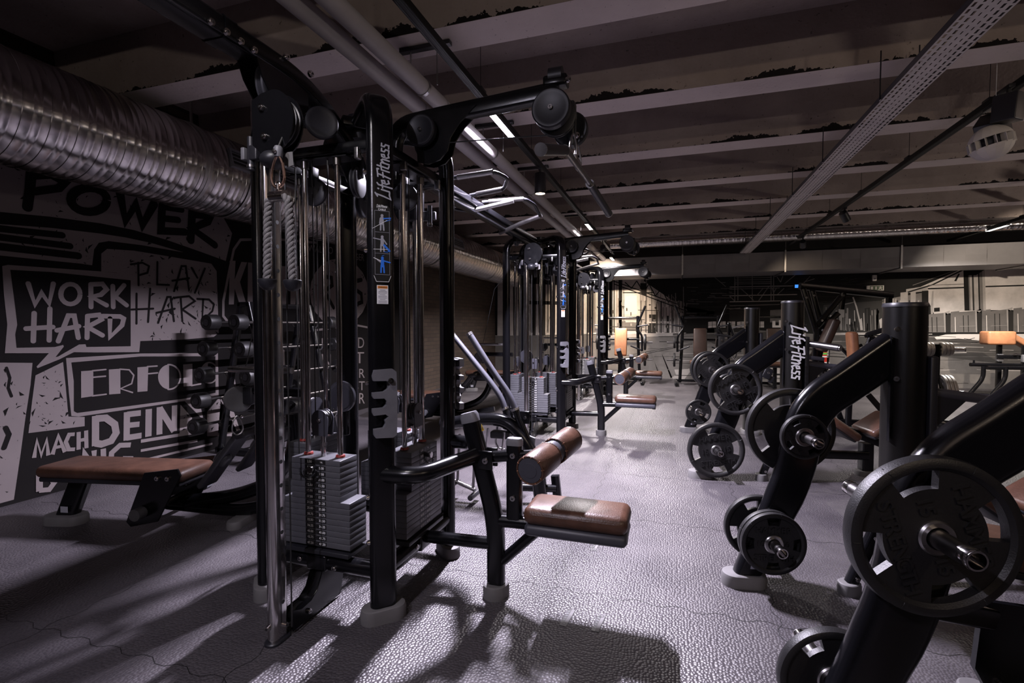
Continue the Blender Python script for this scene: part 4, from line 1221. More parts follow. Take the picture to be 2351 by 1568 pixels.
('p','d',4,((4.038,1.516),(4.053,1.516),(4.069,1.169),(4.053,1.169)),0),
('s','m',3,0.014,((0.277,2.429),(0.902,2.421)),0),
('s','d',3,0.014,((0.62,2.132),(1.188,2.13)),0),
('s','d',3,0.014,((0.524,2.062),(1.095,2.061)),0),
('s','d',3,0.014,((0.766,1.945),(1.172,1.948)),0),
('s','d',3,0.014,((0.671,1.844),(1.098,1.848)),0),
('s','d',3,0.014,((0.625,1.722),(1.379,1.723)),0),
('s','m',3,0.014,((0.902,2.421),(1.15,2.191)),0),
('s','m',3,0.016,((1.37,2.387),(2.111,2.375)),0),
('s','m',3,0.016,((1.357,2.337),(2.112,2.325)),0),
('s','m',3,0.016,((1.343,2.287),(2.113,2.276)),0),
('s','m',3,0.016,((1.333,2.247),(2.113,2.237)),0),
('s','l',3,0.016,((1.234,2.179),(2.664,2.174)),0),
('s','m',3,0.016,((1.234,2.129),(2.274,2.135)),0),
('s','l',3,0.016,((1.236,1.977),(2.624,1.981)),0),
('s','l',3,0.016,((1.238,1.836),(2.627,1.845)),0),
('s','m',3,0.016,((1.24,1.745),(2.28,1.762)),0),
('s','m',3,0.016,((1.241,1.664),(1.472,1.692)),0),
('s','m',3,0.018,((1.341,2.448),(1.349,1.865)),0),
('s','m',3,0.018,((1.406,2.446),(1.414,1.864)),0),
('s','m',3,0.018,((1.707,2.436),(1.716,1.859)),0),
('s','m',3,0.018,((2.093,2.424),(2.102,1.853)),0),
('s','m',3,0.018,((2.146,2.423),(2.155,1.852)),0),
('s','m',3,0.017,((1.237,1.967),(1.378,1.824)),0),
('s','m',3,0.017,((1.465,2.144),(1.614,2)),0),
('s','m',3,0.017,((1.614,2),(1.743,1.859)),0),
('s','m',3,0.017,((1.937,2.133),(1.813,1.977)),0),
('s','m',3,0.017,((2.052,2.17),(1.851,1.857)),0),
('s','m',3,0.017,((2.217,2.381),(2.289,2.262)),0),
('s','m',3,0.017,((2.289,2.262),(2.331,2.397)),0),
('s','m',3,0.016,((2.36,2.221),(2.616,2.447)),0),
('s','m',3,0.017,((2.115,2.148),(2.152,2.029)),0),
('s','m',3,0.017,((2.152,2.029),(2.203,2.127)),0),
('s','m',3,0.017,((2.232,1.989),(2.362,2.123)),0),
('s','m',3,0.014,((2.748,2.249),(2.96,2.321)),0),
('s','m',3,0.014,((2.749,2.23),(2.874,2.381)),0),
('p','d',1,((1.241,1.644),(1.837,1.638),(1.84,1.38),(1.244,1.381)),0),
('p','c',3,((0.782,1.372),(0.868,1.382),(0.87,1.239),(0.784,1.228)),0),
('p','c',3,((0.877,1.382),(0.953,1.382),(0.955,1.239),(0.879,1.239)),0),
('s','d',4,0.008,((0.783,1.29),(0.954,1.3)),0),
('p','c',3,((0.991,1.371),(1.076,1.381),(1.078,1.239),(0.993,1.229)),0),
('p','c',3,((1.085,1.381),(1.16,1.381),(1.162,1.239),(1.087,1.239)),0),
('s','d',4,0.008,((0.992,1.29),(1.162,1.3)),0),
('p','c',3,((1.198,1.371),(1.282,1.381),(1.284,1.239),(1.2,1.229)),0),
('p','c',3,((1.291,1.381),(1.365,1.381),(1.367,1.239),(1.293,1.239)),0),
('s','d',4,0.008,((1.199,1.29),(1.366,1.3)),0),
('p','c',3,((1.402,1.371),(1.485,1.38),(1.487,1.24),(1.404,1.229)),0),
('p','c',3,((1.494,1.38),(1.568,1.38),(1.57,1.24),(1.496,1.24)),0),
('s','d',4,0.008,((1.403,1.29),(1.569,1.3)),0),
('p','c',3,((1.605,1.37),(1.686,1.38),(1.688,1.24),(1.607,1.23)),0),
('p','c',3,((1.696,1.38),(1.768,1.38),(1.77,1.24),(1.698,1.24)),0),
('s','d',4,0.008,((1.606,1.29),(1.769,1.3)),0),
('p','c',3,((1.804,1.37),(1.885,1.38),(1.888,1.24),(1.807,1.23)),0),
('p','c',3,((1.894,1.38),(1.966,1.379),(1.968,1.24),(1.897,1.24)),0),
('s','d',4,0.008,((1.806,1.29),(1.968,1.3)),0),
('p','d',2,((0.727,1.218),(1.843,1.22),(1.844,1.141),(0.728,1.115)),0),
('p','m',2,((2.087,1.636),(2.673,1.67),(2.678,1.358),(2.092,1.359)),0),
('p','w',3,((2.136,1.389),(2.198,1.389),(2.2,1.241),(2.138,1.241)),0),
('p','w',3,((2.199,1.29),(2.331,1.29),(2.332,1.241),(2.2,1.241)),0),
('p','w',3,((2.268,1.408),(2.329,1.408),(2.331,1.29),(2.27,1.29)),0),
('p','w',3,((2.661,1.339),(2.772,1.397),(2.776,1.183),(2.664,1.164)),0),
('p','l',2,((2.095,1.122),(2.811,1.125),(2.817,0.775),(2.099,0.864)),0),
('p','l',2,((2.106,0.467),(3.285,0.59),(3.295,0.061),(2.113,-0.031)),0),
('p','l',2,((3.167,1.089),(3.251,1.089),(3.266,0.301),(3.182,0.299)),0),
('p','d',2,((3.138,1.741),(4.233,1.821),(4.247,1.151),(3.15,1.127)),0),
('p','m',3,((3.431,1.662),(3.529,1.68),(3.563,1.186),(3.465,1.186)),0),
('p','l',3,((3.295,1.405),(3.336,1.453),(3.366,1.185),(3.324,1.185)),0),
('p','l',3,((3.518,1.405),(3.566,1.452),(3.596,1.186),(3.547,1.186)),0),
('p','l',3,((3.706,1.404),(3.77,1.451),(3.799,1.187),(3.735,1.187)),0),
('p','l',3,((3.819,1.404),(3.867,1.451),(3.896,1.187),(3.848,1.187)),0),
('p','k',3,((3.919,1.657),(4.014,1.674),(4.048,1.188),(3.952,1.187)),0),
('p','l',3,((4.186,1.403),(4.233,1.449),(4.262,1.188),(4.215,1.188)),0),
('s','l',3,0.028,((3.696,1.904),(3.765,1.687),(3.836,1.357)),0),
('s','m',3,0.019,((3.265,1.683),(3.714,1.791)),0),
('p','l',2,((3.192,1.127),(5.129,1.155),(5.13,1.1),(3.193,1.079)),0),
('p','m',2,((4.232,1.839),(5.035,1.989),(5.051,1.309),(4.244,1.281)),0),
('p','d',3,((4.272,1.82),(4.295,1.829),(4.307,1.281),(4.283,1.281)),0),
('p','m',3,((4.327,1.819),(4.35,1.828),(4.362,1.281),(4.338,1.281)),0),
('p','k',3,((4.381,1.818),(4.405,1.827),(4.416,1.281),(4.393,1.281)),0),
('p','m',3,((4.436,1.817),(4.459,1.826),(4.471,1.282),(4.448,1.281)),0),
('p','k',3,((4.49,1.817),(4.513,1.825),(4.525,1.282),(4.502,1.282)),0),
('p','l',3,((4.544,1.816),(4.567,1.825),(4.579,1.282),(4.556,1.282)),0),
('p','k',3,((4.598,1.815),(4.621,1.824),(4.633,1.282),(4.61,1.282)),0),
('p','l',3,((4.652,1.814),(4.675,1.823),(4.687,1.282),(4.664,1.282)),0),
('p','d',3,((4.706,1.813),(4.729,1.822),(4.741,1.282),(4.718,1.282)),0),
('p','k',3,((4.759,1.813),(4.782,1.821),(4.794,1.282),(4.771,1.282)),0),
('p','k',3,((4.813,1.812),(4.835,1.82),(4.847,1.282),(4.825,1.282)),0),
('p','l',3,((4.866,1.811),(4.888,1.82),(4.9,1.282),(4.878,1.282)),0),
('p','m',3,((4.919,1.81),(4.941,1.819),(4.953,1.282),(4.931,1.282)),0),
('p','l',3,((4.971,1.809),(4.994,1.818),(5.006,1.282),(4.984,1.282)),0),
('p','k',3,((5.024,1.808),(5.046,1.817),(5.059,1.282),(5.036,1.282)),0),
('p','l',4,((4.271,1.857),(4.302,1.866),(4.304,1.764),(4.273,1.755)),0),
('p','l',4,((4.318,1.856),(4.349,1.865),(4.351,1.763),(4.32,1.754)),0),
('p','l',4,((4.365,1.856),(4.396,1.864),(4.398,1.763),(4.367,1.754)),0),
('p','l',4,((4.412,1.855),(4.443,1.863),(4.445,1.762),(4.414,1.753)),0),
('p','l',4,((4.458,1.854),(4.489,1.863),(4.491,1.761),(4.461,1.753)),0),
('p','k',4,((4.274,1.746),(4.445,1.753),(4.448,1.633),(4.276,1.616)),0),
('p','l',4,((4.556,1.981),(4.686,1.997),(4.697,1.539),(4.566,1.521)),0),
('p','l',4,((4.733,1.977),(4.824,1.994),(4.834,1.538),(4.743,1.52)),0),
('p','l',3,((4.655,2.052),(5.032,2.116),(5.034,2.008),(4.656,1.97)),0),
('p','c',2,((4.882,2.084),(5.719,2.506),(8.198,2.618),(8.231,1.579),(5.991,1.6),(5.158,1.517),(5.079,1.717)),0),
('s','k',3,0.027,((4.656,1.979),(5.106,2.132),(5.613,2.422)),0),
('s','m',4,0.013,((4.767,2.132),(5.612,2.466)),0),
('s','k',3,0.028,((5.033,2.053),(5.658,2.065)),0),
('s','k',3,0.027,((5.993,2.075),(7.333,2.093)),0),
('s','m',3,0.014,((5.032,2.125),(5.656,2.136)),0),
('p','k',4,((5.618,2.492),(5.697,2.507),(5.741,1.593),(5.662,1.594)),0),
('p','m',4,((5.697,2.489),(5.719,2.506),(5.763,1.593),(5.741,1.593)),0),
('p','l',4,((5.719,2.489),(5.754,2.505),(5.799,1.593),(5.763,1.593)),0),
('p','d',4,((5.755,2.487),(5.783,2.504),(5.827,1.593),(5.799,1.593)),0),
('p','l',4,((5.783,2.486),(5.854,2.501),(5.899,1.592),(5.827,1.593)),0),
('p','k',4,((5.855,2.484),(5.876,2.5),(5.92,1.592),(5.899,1.592)),0),
('p','m',4,((5.876,2.483),(5.925,2.499),(5.97,1.591),(5.92,1.592)),0),
('p','l',4,((5.926,2.481),(5.968,2.497),(6.012,1.591),(5.97,1.591)),0),
('p','k',5,((5.618,2.492),(5.982,2.505),(5.984,2.426),(5.831,2.308),(5.673,2.313),(5.646,2.243)),0),
('p','k',4,((5.473,2.203),(5.542,2.353),(5.564,2.343),(5.51,2.194)),0),
('p','k',4,((5.147,1.653),(5.244,1.661),(5.246,1.58),(5.149,1.572)),0),
('p','l',3,((5.087,1.663),(5.109,2.006),(5.131,2.005),(5.135,1.535),(5.098,1.518)),0),
('p','m',3,((5.046,1.518),(5.342,1.552),(5.352,1.147),(5.054,1.145)),0),
('p','d',4,((5.342,1.552),(5.432,1.498),(5.44,1.147),(5.367,1.147)),0),
('p','m',3,((5.43,1.569),(5.575,1.586),(5.586,1.148),(5.44,1.147)),0),
('p','l',4,((5.313,1.552),(5.415,1.596),(5.416,1.551),(5.344,1.498),(5.359,1.147),(5.337,1.147)),0),
('s','d',5,0.014,((5.114,1.463),(5.129,1.155)),0),
('s','d',5,0.014,((5.196,1.463),(5.211,1.155)),0),
('s','w',5,0.013,((5.506,1.461),(5.52,1.157)),0),
('s','l',5,0.006,((5.052,1.264),(5.334,1.273)),0),
('p','m',3,((5.576,1.55),(5.863,1.583),(5.874,1.149),(5.586,1.148)),0),
('p','d',4,((5.863,1.583),(5.95,1.53),(5.96,1.15),(5.889,1.149)),0),
('p','m',3,((5.948,1.6),(6.089,1.617),(6.101,1.15),(5.96,1.15)),0),
('p','l',4,((5.835,1.584),(5.933,1.627),(5.935,1.583),(5.865,1.53),(5.882,1.149),(5.86,1.149)),0),
('s','d',5,0.013,((5.643,1.496),(5.659,1.157)),0),
('s','d',5,0.013,((5.722,1.496),(5.738,1.158)),0),
('s','w',5,0.013,((6.022,1.494),(6.038,1.159)),0),
('s','l',5,0.006,((5.583,1.273),(5.857,1.282)),0),
('p','m',3,((6.09,1.581),(6.368,1.614),(6.381,1.152),(6.101,1.15)),0),
('p','d',4,((6.368,1.614),(6.452,1.561),(6.463,1.152),(6.394,1.152)),0),
('p','m',3,((6.451,1.63),(6.587,1.646),(6.6,1.153),(6.463,1.152)),0),
('p','l',4,((6.341,1.614),(6.436,1.657),(6.437,1.613),(6.37,1.562),(6.387,1.152),(6.367,1.152)),0),
('s','d',5,0.013,((6.155,1.528),(6.171,1.159)),0),
('s','d',5,0.013,((6.232,1.528),(6.248,1.16)),0),
('s','w',5,0.013,((6.522,1.526),(6.539,1.161)),0),
('s','l',5,0.006,((6.098,1.282),(6.363,1.291)),0),
('p','m',3,((6.588,1.612),(6.857,1.643),(6.871,1.154),(6.6,1.153)),0),
('p','d',4,((6.857,1.643),(6.939,1.591),(6.951,1.154),(6.885,1.154)),0),
('p','m',3,((6.937,1.66),(7.07,1.675),(7.084,1.155),(6.951,1.154)),0),
('p','l',4,((6.831,1.644),(6.923,1.685),(6.924,1.643),(6.859,1.592),(6.878,1.154),(6.858,1.154)),0),
('s','d',5,0.013,((6.651,1.559),(6.668,1.162)),0),
('s','d',5,0.013,((6.725,1.559),(6.743,1.162)),0),
('s','w',5,0.013,((7.007,1.556),(7.024,1.163)),0),
('s','l',5,0.006,((6.597,1.291),(6.854,1.3)),0),
('p','m',3,((7.071,1.641),(7.332,1.672),(7.347,1.156),(7.084,1.155)),0),
('p','d',4,((7.332,1.672),(7.411,1.62),(7.425,1.156),(7.36,1.156)),0),
('p','m',3,((7.409,1.688),(7.538,1.703),(7.554,1.157),(7.425,1.156)),0),
('p','l',4,((7.306,1.672),(7.396,1.713),(7.397,1.671),(7.333,1.621),(7.353,1.156),(7.334,1.156)),0),
('s','d',5,0.013,((7.131,1.589),(7.15,1.164)),0),
('s','d',5,0.013,((7.204,1.589),(7.222,1.164)),0),
('s','w',5,0.013,((7.477,1.586),(7.496,1.165)),0),
('s','l',5,0.006,((7.08,1.3),(7.329,1.308)),0),
('p','m',3,((7.539,1.669),(7.792,1.7),(7.808,1.158),(7.554,1.157)),0),
('p','d',4,((7.792,1.7),(7.869,1.649),(7.884,1.159),(7.821,1.158)),0),
('p','m',3,((7.867,1.715),(7.992,1.73),(8.009,1.159),(7.884,1.159)),0),
('p','l',4,((7.767,1.7),(7.854,1.74),(7.855,1.699),(7.794,1.65),(7.815,1.158),(7.796,1.158)),0),
('s','d',5,0.013,((7.598,1.619),(7.618,1.166)),0),
('s','d',5,0.013,((7.668,1.618),(7.688,1.166)),0),
('s','w',5,0.012,((7.933,1.615),(7.953,1.167)),0),
('s','l',5,0.006,((7.549,1.308),(7.791,1.317)),0),
('p','m',3,((7.993,1.697),(8.239,1.727),(8.256,1.16),(8.009,1.159)),0),
('p','d',4,((8.239,1.727),(8.314,1.677),(8.33,1.161),(8.269,1.16)),0),
('p','m',3,((8.311,1.742),(8.432,1.756),(8.451,1.161),(8.33,1.161)),0),
('p','l',4,((8.214,1.727),(8.298,1.767),(8.3,1.726),(8.24,1.677),(8.263,1.16),(8.244,1.16)),0),
('s','d',5,0.012,((8.05,1.647),(8.071,1.168)),0),
('s','d',5,0.012,((8.118,1.646),(8.139,1.168)),0),
('s','w',5,0.012,((8.375,1.643),(8.397,1.169)),0),
('s','l',5,0.006,((8.004,1.317),(8.239,1.325)),0),
('p','w',3,((5.169,1.046),(5.353,1.102),(5.573,1.112),(8.245,1.136),(8.252,0.897),(6.219,0.949),(5.575,1.022),(5.207,0.992)),0),
('p','k',3,((5.054,1.145),(8.244,1.16),(8.245,1.136),(5.055,1.118)),0),
('p','d',3,((4.951,1.719),(5.056,1.717),(5.077,0.809),(4.972,0.807)),0),
('p','k',4,((4.929,2.01),(5.042,2.016),(5.068,0.9),(4.955,0.898)),0),
('p','w',4,((4.805,1.474),(4.941,1.482),(4.948,1.2),(4.811,1.199)),0),
('p','r',5,((4.929,1.373),(4.925,1.347),(4.912,1.326),(4.893,1.312),(4.872,1.309),(4.85,1.318),(4.834,1.335),(4.824,1.36),(4.823,1.386),(4.832,1.411),(4.848,1.428),(4.869,1.437),(4.89,1.434),(4.91,1.421),(4.923,1.399),(4.929,1.373)),0),
('p','w',6,((4.837,1.387),(4.913,1.387),(4.914,1.359),(4.838,1.359)),0),
('s','d',5,0.009,((4.84,1.263),(4.916,1.263)),0),)

# ================================================================== THE ROOM
XL, XR, Y0, Y1, ZC = -4.55, 8.6, -4.6, 12.5, 3.4
mb = MB(); mb.box(((XL + XR) / 2, (Y0 + Y1) / 2, -0.05), (XR - XL + 0.4, Y1 - Y0 + 0.4, 0.1), 'floor')
structure(mb.build('floor'))
mb = MB(); mb.box(((XL + XR) / 2, (Y0 + Y1) / 2, ZC + 0.06), (XR - XL + 0.4, Y1 - Y0 + 0.4, 0.12), 'concrete')
for k in range(-7, 8):          # cast ribs, slightly tapered, every 1.21 m
    yf = 4.08 + 1.215 * k
    y0, y1 = yf - 0.25, yf
    if y0 < Y0 or y1 > Y1: continue
    mb.prism([(y0 - 0.03, ZC + 0.01), (y0, 3.0), (y1, 3.0), (y1 + 0.03, ZC + 0.01)], (XL, 0, 0), (0, 1, 0), (0, 0, 1), XR - XL, 'concrete')
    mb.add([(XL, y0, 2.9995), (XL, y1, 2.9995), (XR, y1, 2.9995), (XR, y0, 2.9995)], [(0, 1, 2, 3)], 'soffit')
structure(mb.build('ceiling', smooth=0))
for nm, c, s, m in (('wall_left', (XL - 0.06, (Y0 + Y1) / 2, 1.7), (0.12, Y1 - Y0, 3.4), 'brick'),
                    ('wall_back', ((XL + XR) / 2, Y1 + 0.06, 1.7), (XR - XL, 0.12, 3.4), 'plaster'),
                    ('wall_right', (XR + 0.06, (Y0 + Y1) / 2, 1.7), (0.12, Y1 - Y0, 3.4), 'plaster'),
                    ('wall_front', ((XL + XR) / 2, Y0 - 0.06, 1.7), (XR - XL, 0.12, 3.4), 'plaster')):
    mb = MB(); mb.box(c, s, m); structure(mb.build(nm, smooth=0))
# interlocking mat seams: thin zig-zag cuts drawn in the rubber (raised 0.4 mm lips)
mb = MB()
def seam(p, q, step=0.045, amp=0.012):
    p = Vector(p); q = Vector(q); d = (q - p); n = int(d.length / step); d.normalize(); s = Vector((-d.y, d.x))
    pts = []
    for i in range(n + 1):
        a = p + d * step * i; o = s * (amp if (i // 2) % 2 else -amp)
        pts.append(tuple(a + o))
    mb.stroke(pts, 0.0028, (0, 0, 0.0006), (1, 0, 0), (0, 1, 0), 'blackprint', cap=False)
for x in (-2.55, -1.55, -0.55, 0.45, 1.45, 2.45): seam((x, 0.2), (x, 11.5))
for y in (1.35, 2.35, 3.35, 4.35, 5.35, 6.35, 7.35, 8.35): seam((-4.4, y), (4.5, y))
tag(mb.build('trim_1', smooth=0), kind='structure')


def build_mural(data, o, ux, uy, base, base_poly, name, label, kind='mural', seedv=3, pre='mural_'):
    rnd = random.Random(seedv)
    o = Vector(o); ux = Vector(ux); uy = Vector(uy); n = ux.cross(uy)
    key = (lambda k: {'g': 'mural_grey', 'k': 'mural_black'}[k]) if pre == 'mural_' else (lambda k: 'pic_' + k)
    mb = MB()
    mb.prism(base_poly, o + n * 0.001, ux, uy, 0.003, base)
    for d in data:
        lift = 0.0045 + 0.0012 * d[2]
        if d[0] == 'p':
            mb.flat(d[3], o + n * lift, ux, uy, key(d[1]))
            sp = d[4]
            if sp:     # spattered ink flecks
                xs = [p[0] for p in d[3]]; ys = [p[1] for p in d[3]]
                cnt = tries = 0
                while cnt < sp and tries < sp * 12:
                    tries += 1
                    x = rnd.uniform(min(xs), max(xs)); y = rnd.uniform(min(ys), max(ys))
                    ins = False; P = d[3]; j = len(P) - 1
                    for i in range(len(P)):
                        if (P[i][1] > y) != (P[j][1] > y) and x < (P[j][0] - P[i][0]) * (y - P[i][1]) / (P[j][1] - P[i][1]) + P[i][0]: ins = not ins
                        j = i
                    if not ins: continue
                    cnt += 1
                    a = rnd.uniform(0, PI); l = rnd.choice((.006, .01, .015, .022, .034)) * rnd.uniform(.7, 1.2); w = l * rnd.uniform(.3, .7)
                    q = [(x + l * math.cos(a) + rnd.uniform(-w, w) * .4, y + l * math.sin(a)), (x - w * math.sin(a), y + w * math.cos(a)), (x - l * math.cos(a) * .7, y - l * math.sin(a) * .8)]
                    mb.flat(q, o + n * (lift + 0.0006), ux, uy, key('k' if d[1] == 'g' else 'd'))
        elif d[0] == 's':
            mb.stroke(d[4], d[3], o + n * lift, ux, uy, key(d[1]), cap=bool(d[5]))
        else:
            vs, fs, bb = text_geo(d[3])
            A, B, C, D = [Vector(p) for p in d[4]]
            P = []
            for x, y in vs:
                s = (x - bb[0]) / (bb[1] - bb[0]); t = (y - bb[2]) / (bb[3] - bb[2])
                p = A * (1 - s) * (1 - t) + B * s * (1 - t) + C * s * t + D * (1 - s) * t
                P.append(o + n * lift + ux * p.x + uy * p.y)
            mb.add(P, fs, key(d[1]))
    ob = mb.build(name, smooth=0)
    return tag(ob, label, kind)


build_mural(LEFT_MURAL, (XL, 0, 0), (0, 1, 0), (0, 0, 1), 'mural_black', [(-0.5, 0.0), (7.75, 0.0), (7.75, 2.95), (-0.5, 2.95)],
            'lettered_wall_mural', 'black and grey lettered wall mural reading POWER, WORK HARD PLAY HARD and ERFOLG')
build_mural(END_MURAL, (0, Y1, 0), (1, 0, 0), (0, 0, 1), 'pic_k', [(XL + 0.02, 0.02), (XR - 0.02, 0.02), (XR - 0.02, 2.62), (XL + 0.02, 2.62)],
            'photo_wall_picture', 'full wall sepia picture of an empty factory hall behind the far machines', 'wall picture', pre='pic_')

# ------------------------------------------------------------------ big spiral duct on the left
def spiral_duct(name, p0, L, r, axis, mats, label, cat, pitch=0.137):
    t = thing(name, label, cat, p0)
    prof = [(r, 0.0)]
    h = 0.0
    while h < L:
        for k, (dh, dr) in enumerate(((0.004, 0.0), (0.006, 0.004), (0.010, 0.004), (0.013, 0.0), (0.045, 0.0), (0.050, 0.0022), (0.058, 0.0022), (0.063, 0.0), (0.088, 0.0), (0.093, 0.0022), (0.101, 0.0022), (0.106, 0.0))):
            if h + dh < L: prof.append((r + dr, h + dh))
        h += pitch
    prof.append((r, L))
    mb = MB(); mb.lathe(prof, (0, 0, 0), axis, mats, 72); mb.build('duct_shell', t, smooth=50)
    return t

dk = spiral_duct('spiral_duct', (-3.75, -1.5, 2.577), 13.3, 0.33, (0, 1, 0), 'spiral_y', 'large round galvanised spiral duct hanging along the lettered mural wall', 'air duct')
for yy in (2.95 + 1.5, 6.2 + 1.5, 9.6 + 1.5, 4.6 + 1.5):
    mb = MB(); mb.lathe([(0.331, -0.03), (0.337, -0.028), (0.337, -0.004), (0.341, -0.003), (0.341, 0.003), (0.337, 0.004), (0.337, 0.028), (0.331, 0.03)], (0, yy, 0), (0, 1, 0), 'galv', 72)
    mb.build('coupling', dk)
for yy in (1.0 + 1.5, 3.35 + 1.5, 7.1 + 1.5, 10.5 + 1.5):
    mb = MB(); a0 = 0.342
    pts = [(a0 * math.cos(q), 0, a0 * math.sin(q)) for q in [math.radians(x) for x in range(-180, 1, 10)]]
    mb.sweep([(-a0, 0, 0.82)] + pts + [(a0, 0, 0.82)], stadium(0.03, 0.002, 2), (0, 1, 0), 'steel')
    mb.T = None
    ob = mb.build('hanger_strap', dk); ob.location = (0, yy, 0)
for yy, gl in ((3.62 + 1.5, 0.95), (7.45 + 1.5, 0.7)):
    a = math.radians(14)
    rot = Matrix.Rotation(-a, 3, 'Y')
    mb = MB()
    c = Vector((math.cos(a) * 0.334, yy, math.sin(a) * 0.334))
    ux = Vector((0, 1, 0)); uz = Vector((-math.sin(a), 0, math.cos(a))); nn = Vector((math.cos(a), 0, math.sin(a)))
    for s in (-1, 1):
        mb.box(c + uz * s * 0.07, (0.03, gl, 0.016), 'midgrey', rot)
        mb.box(c + ux * s * gl / 2, (0.03, 0.016, 0.156), 'midgrey', rot)
    for k in range(4):
        mb.box(c + uz * (-0.05 + k * 0.033), (0.016, gl, 0.006), 'midgrey', rot)
    mb.box(c - nn * 0.004, (0.012, gl, 0.14), 'blackprint', rot)
    mb.build('vent_grille', dk)

# slim round duct crossing under the ribs
t = spiral_duct('round_duct', (-1.2, 10.0, 2.9), 9.6, 0.085, (1, 0, 0), 'spiral_x', 'slim round silver duct crossing the ceiling above the far rectangular duct', 'air duct')
mb = MB()
for x in (0.6, 2.6, 4.6, 6.6): mb.lathe([(0.086, -0.02), (0.091, -0.018), (0.091, 0.018), (0.086, 0.02)], (x, 0, 0), (1, 0, 0), 'galv', 40)
mb.build('coupling', t)

# rectangular duct in front of the far wall
t = thing('rectangular_duct', 'white grey rectangular metal duct running below the ceiling before the far wall', 'air duct', (0, 11.0, 2.37))
edges = [-1.75 + 1.92 * k for k in range(6)]
for i in range(5):
    x0, x1 = edges[i] + 0.012, edges[i + 1] - 0.012
    mb = MB(); nseg = 6; w = (x1 - x0) / nseg
    zt, d, zb = 0.38, 1.0, 0.0
    for k in range(nseg):
        a, b = x0 + k * w, x0 + (k + 1) * w; s = 0.007 if k % 2 else -0.003
        mb.add([(a, 0, zb), (b, 0, zb), (b, s, zt * .5), (a, s, zt * .5), (b, 0, zt), (a, 0, zt)], [(0, 1, 2, 3), (3, 2, 4, 5)], 'galvdark')
        mb.add([(a, 0, zb), (a, d, zb), (b, d, zb), (b, 0, zb)], [(0, 1, 2, 3)], 'galvdark')
        mb.add([(a, 0, zt), (b, 0, zt), (b, d, zt), (a, d, zt)], [(0, 1, 2, 3)], 'galvdark')
        mb.add([(a, d, zb), (a, d, zt), (b, d, zt), (b, d, zb)], [(0, 1, 2, 3)], 'galvdark')
    if i == 0: mb.add([(x0, 0, zb), (x0, 0, zt), (x0, d, zt), (x0, d, zb)], [(0, 1, 2, 3)], 'galvdark')
    mb.build('duct_section', t, smooth=0)
for x in edges:
    mb = MB()
    for c, s in (((x, 0.5, -0.012), (0.03, 1.05, 0.025)), ((x, 0.5, 0.392), (0.03, 1.05, 0.025)), ((x, -0.012, 0.19), (0.03, 0.025, 0.43)), ((x, 1.012, 0.19), (0.03, 0.025, 0.43))):
        mb.box(c, s, 'steel')
    mb.cyl((x, -0.02, 0.39), (x, -0.02, 1.03), 0.005, 'steel', 8)
    mb.build('flange', t)

# two painted pipes
for i, (x, lab) in enumerate(((-1.63, 'grey ceiling pipe nearer the round duct, of a parallel pair'), (-1.47, 'grey ceiling pipe nearer the lamp track, of a parallel pair'))):
    t = thing('ceiling_pipe', lab, 'pipe', (x, 0, 2.75), group='pair of ceiling pipes')
    mb = MB(); mb.cyl((0, -4.5, 0), (0, 11.0, 0), 0.049, 'pipe', 40); mb.build('pipe_run', t)
    for y in (3.0, 7.4): 
        mb = MB(); mb.lathe([(0.0492, -0.003), (0.0508, -0.002), (0.0508, 0.002), (0.0492, 0.003)], (0, y, 0), (0, 1, 0), 'steel', 40); mb.build('joint_ring', t)
    if i == 1:
        for k in (-1, 0, 1, 3, 5):
            y = 4.08 + 1.215 * k - 0.12
            mb = MB(); mb.box((0.02, y, 0.235), (0.34, 0.04, 0.026), 'satin', bev=0.003); mb.cyl((0.1, y, 0.05 * 0), (0.1, y, 0.23), 0.005, 'steel', 8); mb.cyl((-0.08, y, 0.049), (-0.08, y, 0.23), 0.005, 'steel', 8)
            mb.lathe([(0.05, -0.012), (0.054, -0.012), (0.054, 0.012), (0.05, 0.012)], (0, y, 0), (0, 1, 0), 'steel', 32)
            mb.build('pipe_bracket', t)

# perforated cable tray
t = thing('cable_tray', 'pale perforated metal cable tray running the length of the ceiling', 'cable tray', (1.315, 0, 2.7))
mb = MB()
y = -1.0; W = 0.19; rows = 6; cw = W / rows; pitch = 0.05; i = 0
while y < 10.6:
    for r in range(rows):
        x0 = -W / 2 + r * cw
        off = pitch / 2 if r % 2 else 0.0
        ya = y + off
        x1 = x0 + cw
        hx0, hx1, hy0, hy1 = (x0 + 0.010, x1 - 0.010, ya + 0.008, ya + 0.042) if r not in (2, 3) else (x0 + 0.014, x1 - 0.012, ya + 0.004, ya + 0.03)
        P = [(x0, ya), (x1, ya), (x1, ya + pitch), (x0, ya + pitch), (hx0, hy0), (hx1, hy0), (hx1, hy1), (hx0, hy1)]
        mb.add([(a, b, 0) for a, b in P], [(0, 4, 5, 1), (1, 5, 6, 2), (2, 6, 7, 3), (3, 7, 4, 0)], 'traymetal')
    y += pitch
mb.build('perforated_base', t, smooth=0)
for s, nm in ((-1, 'side_rail'), (1, 'side_rail')):
    mb = MB(); mb.box((s * W / 2, 4.8, 0.0155), (0.003, 11.6, 0.03), 'stack'); mb.box((s * (W / 2 - 0.008), 4.8, 0.035), (0.016, 11.6, 0.003), 'stack')  # rails darker than the base, their shaded side put into the colour
    mb.build(nm, t, smooth=0)
for y in (1.2, 2.5, 3.7, 4.95, 6.1, 7.4, 8.6, 9.8):
    mb = MB()
    for s in (-1, 1): mb.cyl((s * 0.1, y, 0.01), (s * 0.1, y, 0.31), 0.004, 'satin', 8)
    mb.box((0, y, 0.005), (0.2, 0.025, 0.004), 'traymetal')
    mb.build('hanger', t)
mb = MB()
